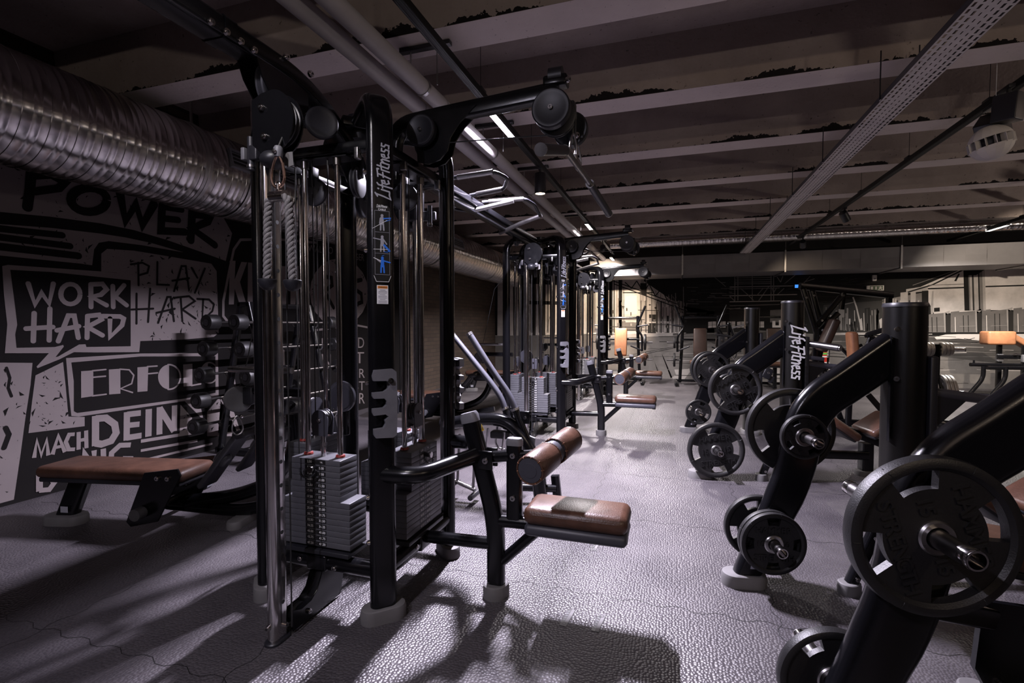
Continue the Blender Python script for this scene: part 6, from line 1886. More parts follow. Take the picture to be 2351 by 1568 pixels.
    for s in (-1, 1):
        mb = MB(); mb.tube(fillet([(.33, s * .33, .645), (.50, s * .31, .645), (.645, s * .02, .675)], .14, 8), .038, 'black', 18); mb.build('side_tube', t)
    mb = MB(); mb.cyl((.33, 0, .235), (.72, 0, .248), .03, 'black', 18); mb.build('low_tube', t)
    mb = MB(); mb.cyl((.76, 0, .16), (.96, 0, .355), .026, 'black', 18); mb.build('seat_brace', t)
    mb = MB(); mb.cyl((.74, 0, .365), (.99, 0, .372), .03, 'black', 18); mb.build('seat_tube', t)
    mb = MB(); mb.sweep([(.835, 0, .36), (.835, 0, .75)], stadium(.05, .075, 4, .018), (0, 1, 0), 'black')
    for z in (.49, .69): bolt(mb, (.835, -.025, z), (0, -1, 0), .013)
    post = mb.build('pad_post', t)
    mb = MB(); mb.sweep([(.835, 0, .735), (.835, 0, .757), (.835, 0, .768)], stadium(.054, .079, 4, .02), (0, 1, 0), 'midgrey', scale=[1, 1, .85]); mb.build('post_cap', post)
    mb = MB(); mb.cyl((.70, 0, .665), (.81, 0, .682), .028, 'black', 16); mb.box((.70, -.036, .66), (.075, .012, .09), 'black', bev=.004); mb.box((.70, .036, .66), (.075, .012, .09), 'black', bev=.004); bolt(mb, (.705, -.042, .66), (0, -1, 0), .014); mb.cyl((.86, 0, .69), (1.0, 0, .71), .022, 'black', 16); mb.build('pad_hinge', post)
    A = V(.975, -.225, .69); B = V(1.055, .225, .728); d = (B - A).normalized()
    for q0, q1 in ((0, .42), (.58, 1)):
        P = A.lerp(B, q0); Q = A.lerp(B, q1); L = (Q - P).length; r = .064
        mb = MB(); mb.lathe([(r * .8, .0), (r * .93, .001), (r, .010), (r, L - .010), (r * .93, L - .001), (r * .8, L)], P, d, 'brown', 40)
        for j in range(14):   # stitched rim
            a = 2 * PI * j / 14
        pad = mb.build('thigh_roller', t)
        for e, s in ((P, -1), (Q, 1)):
            mb = MB()
            mb.lathe([(.0001, .006), (r * .5, .006), (r * .52, .004), (r * .84, .003), (r * .86, 0.0), (r * .82, -.004)], e, d * s, 'darkgrey', 40)
            mb.lathe([(r * .93 + .004 * math.cos(g), .002 + .004 * math.sin(g)) for g in [2 * PI * i / 8 for i in range(8)]], e, d * s, 'brown', 40, closed=True)
            u = d.orthogonal().normalized(); w = d.cross(u)
            for j in range(10):
                a = 2 * PI * j / 10
                m = u * math.cos(a) + w * math.sin(a)
                mb.tube([e + m * r * .86 + d * s * .005, e + m * r * .93 + d * s * .0075, e + m * r * 1.0 - d * s * .003], .0016, 'orange', 6)
            mb.build('end_cap', pad)
    mb = MB(); mb.cyl(A + d * .01, B - d * .01, .02, 'steel', 16); mb.cyl(A.lerp(B, .42), A.lerp(B, .58), .053, 'darkgrey', 32); mb.build('roller_axle', t)
    mb = MB(); mb.box((1.137, 0, .445), (.462, .235, .082), 'brown', bev=.036)
    seat = mb.build('seat', t)
    mb = MB(); 
    path = [(1.137 + a, b, .458) for a, b in stadium(.456, .229, 10, .05)]; path.append(path[0])
    mb.tube(path, .0022, 'brown', 6, caps=False); mb.build('stitched_seam', seat)
    mb = MB(); mb.box((1.137, 0, .38), (.452, .222, .052), 'darkgrey', bev=.02); mb.box((1.34, 0, .352), (.04, .05, .03), 'satin', bev=.006); mb.build('seat_base', seat)
    # low row pulley arm (left side)
    mb = MB(); mb.cyl((-.36, 0, .93), (-.76, 0, .93), .026, 'black', 16); mb.box((-.74, 0, .9), (.07, .06, .1), 'satin', bev=.01); mb.cyl((-.76, -.12, 1.06), (-.36, -.1, 1.06), .017, 'steel', 14); mb.build('row_arm', t)
    mb = MB(); mb.disc_solid((-.80, -.03, .88), (.8, -.5, 0), .075, .022, 'midgrey', 36, .004, .002); mb.disc_solid((-.78, .04, .88), (.8, -.5, 0), .075, .022, 'satin', 36, .004, .002); bolt(mb, (-.79, -.02, .78), (0, -1, 0), .012); mb.build('row_pulley', t)
    mb = MB(); mb.lathe([(.0001, -.012), (.07, -.012), (.074, -.006), (.086, -.006), (.088, .006), (.086, .012), (.0001, .012)], (-.22, .12, .9), (0, 1, 0), 'darkgrey', 40); bolt(mb, (-.22, .107, .9), (0, -1, 0), .01); mb.box((-.22, .14, .8), (.06, .03, .24), 'black', bev=.006); mb.build('return_pulley', t)
    mb = MB(); mb.tube([(-.79, -.03, .95), (-.74, -.02, 1.1), (-.6, 0, 1.75), (-.34, 0, 2.05)], .003, 'cable', 8); mb.build('row_cable', t)
    return t


tower = cable_tower()
tower2 = dup(tower, (-1.54, 5.85, 0), 'middle black cable tower of the row, before the deep tube lamp')
tower3 = dup(tower, (-1.54, 9.05, 0), 'farthest black cable tower, next to the upright tan backrest')
for o in (tower, tower2, tower3): o['group'] = 'cable towers in a row'


# ------------------------------------------------------------------ overhead beams
def beam_front():
    t = thing('overhead_beam', 'black overhead beam running from the nearest tower out over the photographer', 'steel beam', (-1.55, 0, 0), group='overhead beams')
    mb = MB(); mb.sweep(fillet([(0, -3.9, 2.345), (0, 1.80, 2.345), (0, 2.12, 2.16), (0, 2.2, 2.05)], [.35, .15], 8), stadium(.11, .075, 3, .018), (1, 0, 0), 'black')
    mb.box((0, -1.0, 2.397), (.035, 5.4, .01), 'black', bev=.003); mb.build('beam', t)
    mb = MB(); mb.sweep([(0, 1.36, 2.345), (0, 1.41, 2.345)], stadium(.118, .083, 3, .02), (1, 0, 0), 'black')
    for y in (1.30, 1.36, 1.42, 1.48): bolt(mb, (.056, y, 2.32), (1, 0, 0), .012)
    for y in (1.64, 1.78): bolt(mb, (.056, y, 2.375), (1, 0, 0), .014)
    mb.build('splice', t)
    for x in (-.045, .045):
        mb = MB(); mb.prism([(1.50, 2.32), (1.78, 2.32), (1.78, 2.22), (1.72, 2.17), (1.64, 2.16), (1.58, 2.19), (1.53, 2.25)], (x - .003, 0, 0), (0, 1, 0), (0, 0, 1), .006, 'black'); mb.build('pulley_cheek', t)
    mb = MB(); mb.pulley((0, 1.62, 2.25), (1, .25, 0), .085, .04, 'darkgrey', 40); mb.disc_solid((.10, 1.80, 2.17), (1, -.9, 0), .068, .03, 'satin', 36, .005, .002); mb.build('beam_pulley', t)
    return t

beam_front()


def pull_up_beam(y0, y1, label):
    t = thing('pull_up_beam', label, 'steel beam', (-1.54, y0, 0), group='overhead beams')
    L = y1 - y0
    mb = MB()
    for x in (-.03, .03): mb.box((x, L / 2, 2.27), (.035, L - .1, .05), 'black', bev=.006)
    mb.box((0, L / 2, 2.215), (.06, L - .1, .05), 'black', bev=.01); mb.cyl((0, .05, 2.308), (0, L - .05, 2.308), .013, 'rod', 14); mb.build('beam', t)
    for s, yy in ((1, .72), (-1, .95)):
        mb = MB(); z = 2.335
        if s > 0: pts = [(.02, yy, z), (.37, yy - .02, z + .01), (.42, yy + .12, z), (.33, yy + .3, z - .02), (.03, yy + .36, z - .03)]
        else: pts = [(-.03, yy, 2.25), (-.12, yy + .12, 2.21), (-.02, yy + .24, 2.21), (.33, yy + .3, 2.28)]
        mb.tube(fillet(pts, .05, 5), .0135, 'satin', 12); mb.tube(fillet(pts, .05, 5)[6:9] if False else [Vector(pts[0]).lerp(Vector(pts[1]), .2), Vector(pts[0]).lerp(Vector(pts[1]), .97)] if s > 0 else [Vector(pts[2]).lerp(Vector(pts[3]), .1), Vector(pts[3])], .019, 'steel', 14)
        if s > 0: mb.tube([Vector(pts[3]).lerp(Vector(pts[4]), .05), Vector(pts[3]).lerp(Vector(pts[4]), .8)], .019, 'rod', 14)
        mb.build('pull_up_handle', t)
    mb = MB(); pts = [(.02, 1.36, 2.32), (.36, 1.46, 2.345), (.40, 1.62, 2.33), (.40, 1.78, 2.28)]
    mb.tube(fillet(pts, .04, 5), .0135, 'satin', 12); mb.tube([Vector(pts[0]).lerp(Vector(pts[1]), .15), Vector(pts[0]).lerp(Vector(pts[1]), .97)], .019, 'rod', 14); mb.build('pull_up_handle', t)
    mb = MB(); pts = [(.40, 1.80, 2.27), (.2, 1.86, 2.23), (-.05, 2.0, 2.18)]
    mb.tube(pts, .019, 'rod', 14); mb.cyl((.405, 1.79, 2.27), (.41, 1.785, 2.272), .02, 'steel', 12); mb.build('pull_up_handle', t)
    mb = MB(); mb.pulley((-.02, L - .62, 2.18), (1, 0, 0), .06, .03, 'satin'); mb.box((-.02, L - .62, 2.2), (.05, .12, .1), 'black', bev=.01); mb.build('beam_pulley', t)
    return t

p1 = pull_up_beam(2.5, 5.55, 'overhead beam with bright pull-up grips linking the nearest and middle towers')
dup(p1, (-1.54, 6.1, 0), 'overhead beam with pull-up grips linking the middle and farthest towers', group='overhead beams')

# ------------------------------------------------------------------ tricep rope and its snap hook
t = thing('snap_hook', 'copper coloured pear shaped snap hook above the rope', 'carabiner', (-1.405, 1.497, 1.87))
def snap(mb, s, m, r):
    pts = [(s * .30 * math.sin(a), 0, s * (.62 * math.cos(a)) * (1.0 if math.cos(a) > 0 else 1.0)) for a in [2 * PI * i / 28 for i in range(29)]]
    pts = [(x * (1.0 - .35 * z / (s * .62)), y, z) for x, y, z in pts]
    mb.tube(pts, r, m, 10, caps=False)
mb = MB(); snap(mb, .095, 'copper', .0048); mb.build('loop', t)
mb = MB(); mb.cyl((.022, 0, .03), (.030, 0, -.02), .0055, 'copper', 10); mb.build('gate', t)

t = thing('tricep_rope', 'grey twisted tricep rope with two black rubber ends', 'exercise rope', (-1.405, 1.497, 1.78))
mb = MB(); mb.cyl((0, 0, .005), (0, 0, .045), .007, 'chrome', 12); mb.lathe([(.008 + .004 * math.cos(g), .004 * math.sin(g)) for g in [2 * PI * i / 8 for i in range(8)]], (0, 0, .045), (0, 1, 0), 'chrome', 16, closed=True); mb.cyl((-.032, 0, 0), (.032, 0, 0), .021, 'chrome', 24); mb.lathe([(.012, -.02), (.022, 0.0), (.008, .018)], (0, 0, 0.006), (0, 0, 1), 'chrome', 20); mb.build('clevis', t)
for s, xe, zb in ((-1, -.058, -.315), (1, .06, -.322)):
    mb = MB()
    cen = fillet([(s * .012, 0, -.002), (s * .045, 0, -.012), (s * .052, 0, -.09), (xe, 0, zb)], .035, 8)
    dense = []
    for i in range(len(cen) - 1):
        n = max(2, int((cen[i + 1] - cen[i]).length / .004))
        for j in range(n): dense.append(cen[i].lerp(cen[i + 1], j / n))
    dense.append(cen[-1])
    for st in range(3):
        P = []; acc = 0
        for i, p in enumerate(dense):
            if i: acc += (p - dense[i - 1]).length
            tt = (dense[min(i + 1, len(dense) - 1)] - dense[max(i - 1, 0)]).normalized()
            u = V(0, 1, 0); w = tt.cross(u).normalized()
            a = acc * 2 * PI / .06 + st * 2 * PI / 3
            P.append(p + (u * math.cos(a) + w * math.sin(a)) * .0078)
        mb.tube(P, .0082, 'grip', 10)
    mb.build('rope_strand', t)
    mb = MB(); mb.lathe([(.0001, -.034), (.014, -.032), (.027, -.02), (.033, -.002), (.033, .006), (.030, .009), (.018, .009), (.0001, .006)], (xe, 0, zb), (0, 0, 1), 'satin', 28); mb.build('rubber_end', t)

# ------------------------------------------------------------------ wide pulldown bar and its two snap hooks
bar = thing('pulldown_bar', 'long bent pulldown bar with black grips hanging from the nearest tower arm', 'pulldown bar', (-.40, 2.12, 1.985))
pts = [(.0, -.60, -.135), (.0, -.22, -.012), (0, .24, .012), (.055, .66, -.07)]
mb = MB(); mb.tube(fillet(pts, .05, 6), .0135, 'rod', 14)
mb.box((0, .0, .012), (.02, .11, .035), 'steel', bev=.006); mb.build('bar', bar)
for a, b, q0, q1 in ((0, 1, 0.0, .92), (3, 2, 0.0, .85)):
    P = Vector(pts[a]); Q = Vector(pts[b])
    mb = MB(); mb.cyl(P, P.lerp(Q, q1), .0195, 'satin', 18); mb.cyl(P, P + (P - Q).normalized() * .006, .021, 'steel', 18); mb.cyl(P.lerp(Q, q1), P.lerp(Q, q1 + .015), .021, 'steel', 18); mb.build('grip', bar)
for k, (yy, zz, lab) in enumerate(((2.07, 2.045, 'upper steel snap hook under the double pulley'), (2.17, 2.03, 'lower steel snap hook holding the pulldown bar'))):
    t = thing('snap_hook', lab, 'carabiner', (-.405, yy, zz))
    mb = MB(Matrix.Rotation(PI / 2.6, 4, 'Z')); snap(mb, .085, 'steel', .004); mb.build('loop', t)

# ------------------------------------------------------------------ dip lever machine between the first two towers
t = thing('lever_machine', 'black lever machine with two long slanted grey handles behind the nearest tower', 'lever machine', (-1.1, 3.3, 0))
O = V(1.1, -3.3, 0)
def W(x, y, z): return V(x, y, z) + O
mb = MB(); mb.tube(fillet([W(-1.62, 3.3, .56), W(-1.38, 3.3, .615), W(-1.12, 3.3, .63), W(-.98, 3.3, .50), W(-.90, 3.3, .33), W(-.86, 3.3, .03)], .12, 6), .046, 'black', 20); mb.build('curved_frame', t)
for y, P, nm in ((3.3, [(-1.393, 1.224), (-1.226, .977), (-1.09, .80), (-1.035, .66), (-.93, .42)], 0), (3.55, [(-1.64, 1.21), (-1.34, .87), (-1.245, .75), (-1.20, .62), (-1.10, .44)], 1)):
    q = [W(x, y, z) for x, z in P]
    f = fillet(q, .12, 6)
    mb = MB(); mb.tube(f[:len(f) * 3 // 4], .0225, 'darkgrey', 16); mb.cyl(q[0], q[0] + (q[0] - q[1]).normalized() * .022, .024, 'steel', 16); h = mb.build('lever_handle', t)
    mb = MB(); mb.tube(f[len(f) * 3 // 4 - 1:], .026, 'black', 16); e = f[len(f) * 3 // 4 - 1]; d = (f[-1] - e).normalized(); mb.cyl(e - d * .008, e + d * .008, .030, 'steel', 16); mb.box(e + d * .08 + V(.04, 0, .02), (.07, .014, .09), 'black', bev=.006); bolt(mb, e + d * .08 + V(.045, -.007, .02), (0, -1, 0), .012); mb.build('lever_socket', t)
mb = MB(); mb.sweep([W(-.90, 3.45, .02), W(-.93, 3.45, .36)], stadium(.06, .09, 3, .015), (0, 1, 0), 'black'); mb.sweep([W(-.79, 3.5, .02), W(-.81, 3.5, .20)], stadium(.05, .06, 3, .01), (0, 1, 0), 'black'); mb.tube([W(-1.05, 3.4, .12), W(-.8, 3.48, .11)], .028, 'black', 14); mb.prism([(-.02, -.03), (.018, -.03), (.018, .03), (-.02, .03)], W(-.915, 3.418, .16), (1, 0, 0), (0, 0, 1), .001, 'white'); mb.build('base_leg', t)
mb = MB(); oval_foot(mb, (W(-.90, 3.45, 0).x, W(-.90, 3.45, 0).y), (1, 1), .15, .10, .04); oval_foot(mb, (W(-.86, 3.3, 0).x, W(-.86, 3.3, 0).y), (1, 0), .13, .10, .04); mb.build('rubber_foot', t)
for y in (3.2, 3.4):
    mb = MB(); mb.tube(fillet([W(-1.22, y, .58), W(-1.24, y, .40), W(-1.12, y, .38), W(-1.10, y, .56)], .05, 5), .008, 'chrome', 10); mb.build('wire_hook', t)
mb = MB(); mb.tube([W(-1.52, 3.3, .15), W(-1.36, 3.3, .10)], .016, 'rod', 12)
for x, z in ((-1.50, .145), (-1.375, .105)): mb.tube([W(x, 3.3, z), W(x + .02, 3.3, .5)], .01, 'rod', 10)
mb.cyl(W(-1.37, 3.23, .06), W(-1.37, 3.37, .06), .02, 'satin', 12); mb.cyl(W(-1.52, 3.23, .13), W(-1.52, 3.37, .13), .014, 'satin', 12); mb.build('foot_bar', t)
mb = MB(); mb.prism([(.0, 0), (.07, .01), (.08, .1), (.02, .12)], W(-1.0, 3.36, .40), (1, 0, 0), (0, 0, 1), .02, 'midgrey'); mb.box(W(-1.16, 3.3, .52), (.14, .08, .05), 'satin', bev=.01); mb.build('pivot_block', t)

# ================================================================== SEATED ROW BENCHES (left)
def row_bench():
    t = thing('row_bench', 'long brown seated row bench beside the lettered mural', 'exercise bench', (-3.1, 2.33, 0), math.radians(12))
    mb = MB(); mb.box((-.30, 0, .360), (1.02, .31, .08), 'benchbrown', bev=.036); s = mb.build('seat', t)
    mb = MB(); mb.box((-.30, 0, .312), (.98, .28, .03), 'satin', bev=.01); mb.box((-.30, 0, .29), (.9, .09, .05), 'black', bev=.012); mb.build('seat_rail', t)
    mb = MB(); mb.sweep([(-.71, -.04, .02), (-.63, 0, .29)], stadium(.07, .13, 4, .025), (0, 1, 0), 'black')
    leg = mb.build('leg', t)
    oval_foot(MB(), (-.71, -.04), (1, .05), .27, .14, .06).build('rubber_foot', leg)
    mb = MB(); mb.prism([(-.025, -.02), (.028, -.02), (.028, .02), (-.025, .02)], (-.685, -.0755, .1), (1, 0, 0), (0, 0, 1), .001, 'greyprint'); mb.build('type_plate', leg, smooth=0)
    for y in (-.165, .155):
        mb = MB(); mb.prism([(-.02, .39), (.20, .42), (.22, .38), (.06, .09), (-.12, .05), (-.15, .08)], (0, y + .006, 0), (1, 0, 0), (0, 0, 1), .012, 'black')
        if y < 0:
            for x in (.07, .14): bolt(mb, (x, y - .006, .36), (0, -1, 0), .014)
        mb.build('side_plate', t)
    mb = MB(); mb.cyl((-.03, -.20, .15), (-.03, .34, .15), .02, 'steel', 18); mb.build('foot_bar', t)
    for y0_, y1_ in ((-.24, -.18), (.33, .38)):
        mb = MB(); mb.cyl((-.03, y0_, .15), (-.03, y1_, .15), .036, 'midgrey', 20); mb.build('bar_end', t)
    a = math.atan2(.29, .22)
    rot = Matrix.Rotation(-a, 3, 'Y')
    for y in (-.06, .30):
        mb = MB()
        mb.box((.43, y, .46), (.42, .16, .035), 'darkgrey', rot, bev=.014)
        mb.box((.44, y - .03, .47), (.10, .07, .09), 'darkgrey', rot, bev=.03)
        mb.box((.58, y, .63), (.10, .16, .05), 'darkgrey', Matrix.Rotation(-.2, 3, 'Y'), bev=.02)
        mb.build('footplate', t)
    mb = MB(); mb.tube(fillet([(.05, .1, .12), (.38, .12, .16), (.68, .12, .28), (.80, .12, .50), (.78, .12, .72)], .2, 8), .045, 'black', 16); mb.tube(fillet([(-.1, .1, .1), (.4, .1, .07), (.85, .1, .16)], .1, 5), .04, 'black', 14); mb.box((.68, .1, .60), (.22, .2, .1), 'satin', bev=.03); mb.build('frame', t)
    mb = MB(); oval_foot(mb, (.45, .1), (0, 1), .3, .1, .05); mb.build('rubber_foot', t)
    return t

rb = row_bench()
rb2 = dup(rb, (-3.1, 5.98, 0), 'dark row bench with grey footplates beside the middle tower', group='row benches')
rb3 = dup(rb, (-3.1, 9.18, 0), 'row bench deep at the brick wall by the farthest tower', group='row benches')
rb['group'] = 'row benches'

t = thing('snap_hook', 'small steel snap hook hanging below the row pulley', 'carabiner', (-2.33, 2.15, .735))
mb = MB(Matrix.Rotation(.9, 4, 'Z')); snap(mb, .085, 'steel', .004); mb.build('loop', t)

# ================================================================== BARBELL RACK
t = thing('barbell_rack', 'black A-frame rack full of fixed barbells against the lettered mural', 'barbell rack', (-4.0, 4.2, 0))
for y in (-.40, .42):
    for sgn, xt, xb in ((-1, -.04, -.34), (1, .06, .42)):
        mb = MB(); mb.sweep([(xb, y, .02), (xt, y, 1.52)], stadium(.06, .05, 3, .01), (0, 1, 0), 'black'); mb.build('upright', t)
        for i in range(5):
            z = 1.31 - .25 * i; q = z / 1.52; x = xb + (xt - xb) * q
            mb = MB(); mb.tube(fillet([(x, y, z - .05), (x + sgn * .05, y, z - .045), (x + sgn * .095, y, z + .02)], .02, 4), .008, 'steel', 8); mb.build('saddle', t)
    mb = MB(); mb.box((.01, y, 1.50), (.15, .06, .05), 'black', bev=.008); mb.build('top_joint', t); mb = MB(); mb.box((.04, y, .04), (.86, .06, .06), 'black', bev=.01); mb.build('foot_beam', t)
mb = MB(); mb.box((.01, .01, 1.50), (.05, .86, .05), 'black', bev=.008); mb.build('top_rail', t)
rows_n = ['topmost', 'second', 'third', 'fourth', 'lowest']
first_bar = None
for side, sn in ((-1, 'mural'), (1, 'tower')):
    for i in range(5):
        z = 1.325 - .25 * i; q = z / 1.52
        x = (-.34 + .30 * q - .075) if side < 0 else (.42 - .36 * q + .075)
        lab = '%s fixed barbell on the %s side of the black rack' % (rows_n[i], sn)
        if first_bar is None:
            b = first_bar = thing('barbell', lab, 'barbell', (-4.0 + x, 4.2, z), group='fixed barbells on the rack')
            mb = MB(); mb.cyl((0, -.60, 0), (0, .60, 0), .014, 'rod', 16); mb.build('bar', b)
            for s in (-1, 1):
                mb = MB(); mb.lathe([(.0001, 0), (.02, 0), (.022, .01), (.07, .012), (.076, .02), (.076, .115), (.07, .125), (.045, .127), (.04, .122), (.0001, .122)], (0, s * .57, 0), (0, s, 0), 'rubber', 12)
                hd = mb.build('head', b)
                mb = MB(); mb.cyl((0, s * .694, 0), (0, s * .6955, 0), .034, 'satin', 24); mb.stroke([(-.012, -.018), (.012, -.018), (.012, .0), (-.012, 0), (-.012, .018), (.012, .018)], .005, (0, s * .696, 0), (-s, 0, 0), (0, 0, 1), 'darkgrey'); mb.build('end_badge', hd)
        else:
            b = dup(first_bar, (-4.0 + x, 4.2, z), lab)

# ================================================================== RUBBER WEIGHT PLATES
def plate_proto(R, th, letters=True, n=3, m='rubber'):
    """Rubber tri-grip plate, axis along local y, facing -y."""
    t = thing('weight_plate', '', 'weight plate', (0, 0, 0))
    mb = MB()
    h = th / 2
    ri = R * .83
    mb.lathe([(ri, -h * .55), (R * .875, -h * .95), (R * .93, -h), (R * .985, -h * .75), (R, 0), (R * .985, h * .75), (R * .93, h), (R * .875, h * .95), (ri, h * .55)], (0, 0, 0), (0, 1, 0), m, 72, closed=True)
    seg = 72
    web = h * .5
    # web between hub and rim, with windows
    def window(k):
        a = ((k + .5) / seg * 360 + 45) % 90
        return 25 < a < 65 if R > .19 else 30 < a < 60
    ring = [R * .13, R * .30, R * .52, R * .60, R * .845]
    idx = {}
    vs = []; fs = []
    def vid(r, k, s):
        k %= seg
        key = (r, k, s)
        if key not in idx:
            a = 2 * PI * k / seg
            idx[key] = len(vs); vs.append((ring[r] * math.cos(a), s * (web if r else h * .8), ring[r] * math.sin(a)))
        return idx[key]
    def open_(r, k): return r >= 3 and window(k % seg)
    for r in range(4):
        for k in range(seg):
            if open_(r, k): continue
            fs.append((vid(r, k, -1), vid(r, k + 1, -1), vid(r + 1, k + 1, -1), vid(r + 1, k, -1)))
            fs.append((vid(r, k, 1), vid(r + 1, k, 1), vid(r + 1, k + 1, 1), vid(r, k + 1, 1)))
            if open_(r, k + 1) and r >= 3: fs.append((vid(r, k + 1, -1), vid(r, k + 1, 1), vid(r + 1, k + 1, 1), vid(r + 1, k + 1, -1)))
            if open_(r, k - 1) and r >= 3: fs.append((vid(r, k, -1), vid(r + 1, k, -1), vid(r + 1, k, 1), vid(r, k, 1)))
            if r == 2 and open_(3, k): fs.append((vid(3, k, -1), vid(3, k + 1, -1), vid(3, k + 1, 1), vid(3, k, 1)))
    mb.add(vs, fs, m)
    # seams of the moulded grips
    for k in range(6):
        a = math.radians(60 * k + 18)
        d = V(math.cos(a), 0, math.sin(a))
        mb.tube([d * R * .84 + V(0, -h * .62, 0), d * R * .90 + V(0, -h * 1.0, 0), d * R * .96 + V(0, -h * .93, 0), d * R * 1.0], .0014 * R / .2, 'blackprint', 6)
    mb.build('plate_body', t, smooth=40)
    mb = MB(); rr = .0285
    mb.lathe([(rr, -h * .95), (rr + .012, -h * 1.0), (rr + .016, -h * .8), (rr + .016, h * .8), (rr + .012, h), (rr, h * .95)], (0, 0, 0), (0, 1, 0), 'steel', 40, closed=True)
    tag(mb.build('hub_ring', t), 'steel hub ring')
    sz = R * .27
    o = V(0, -web - .0002, 0)
    for j, wd in enumerate(('HAMMER', 'STRENGTH')):
        mb = MB(); n_ = len(wd)
        for i, ch in enumerate(wd):
            x = (i - (n_ - 1) / 2) * R * (.185 if j == 0 else .152)
            mb.text(ch, o + V(x, 0, (1 if j == 0 else -1) * R * .44), (1, 0, 0), (0, 0, 1), sz, m, bold=.012, depth=.0045)
        tag(mb.build('raised_lettering', t, smooth=0), 'raised black word')
    for s in (-1, 1):
        mb = MB(); mb.text('15' if R > .18 else '10' if R > .14 else '5', o + V(s * R * .38, 0, 0), (1, 0, 0), (0, 0, 1), sz * .95, m, bold=.012, depth=.0045)
        tag(mb.build('raised_number', t, smooth=0), 'raised black number')
    return t


PROTO = {}
RZ = math.radians(11.5)
CZ, SZ = math.cos(RZ), math.sin(RZ)


def machine_point(root, s, tt, z):
    return V(root[0] + CZ * s - SZ * tt, root[1] + SZ * s + CZ * tt, z)


def put_plate(R, th, pos, spin, label, flip=False, rz=RZ):
    key = (round(R, 3), round(th, 3))
    if key not in PROTO:
        PROTO[key] = o = plate_proto(R, th)
    else:
        o = copy_tree(PROTO[key])
    o.location = pos
    o.rotation_euler = (0, math.radians(spin), rz + (PI if flip else 0))
    o['label'] = label
    o['group'] = 'black rubber weight plates'
    return o


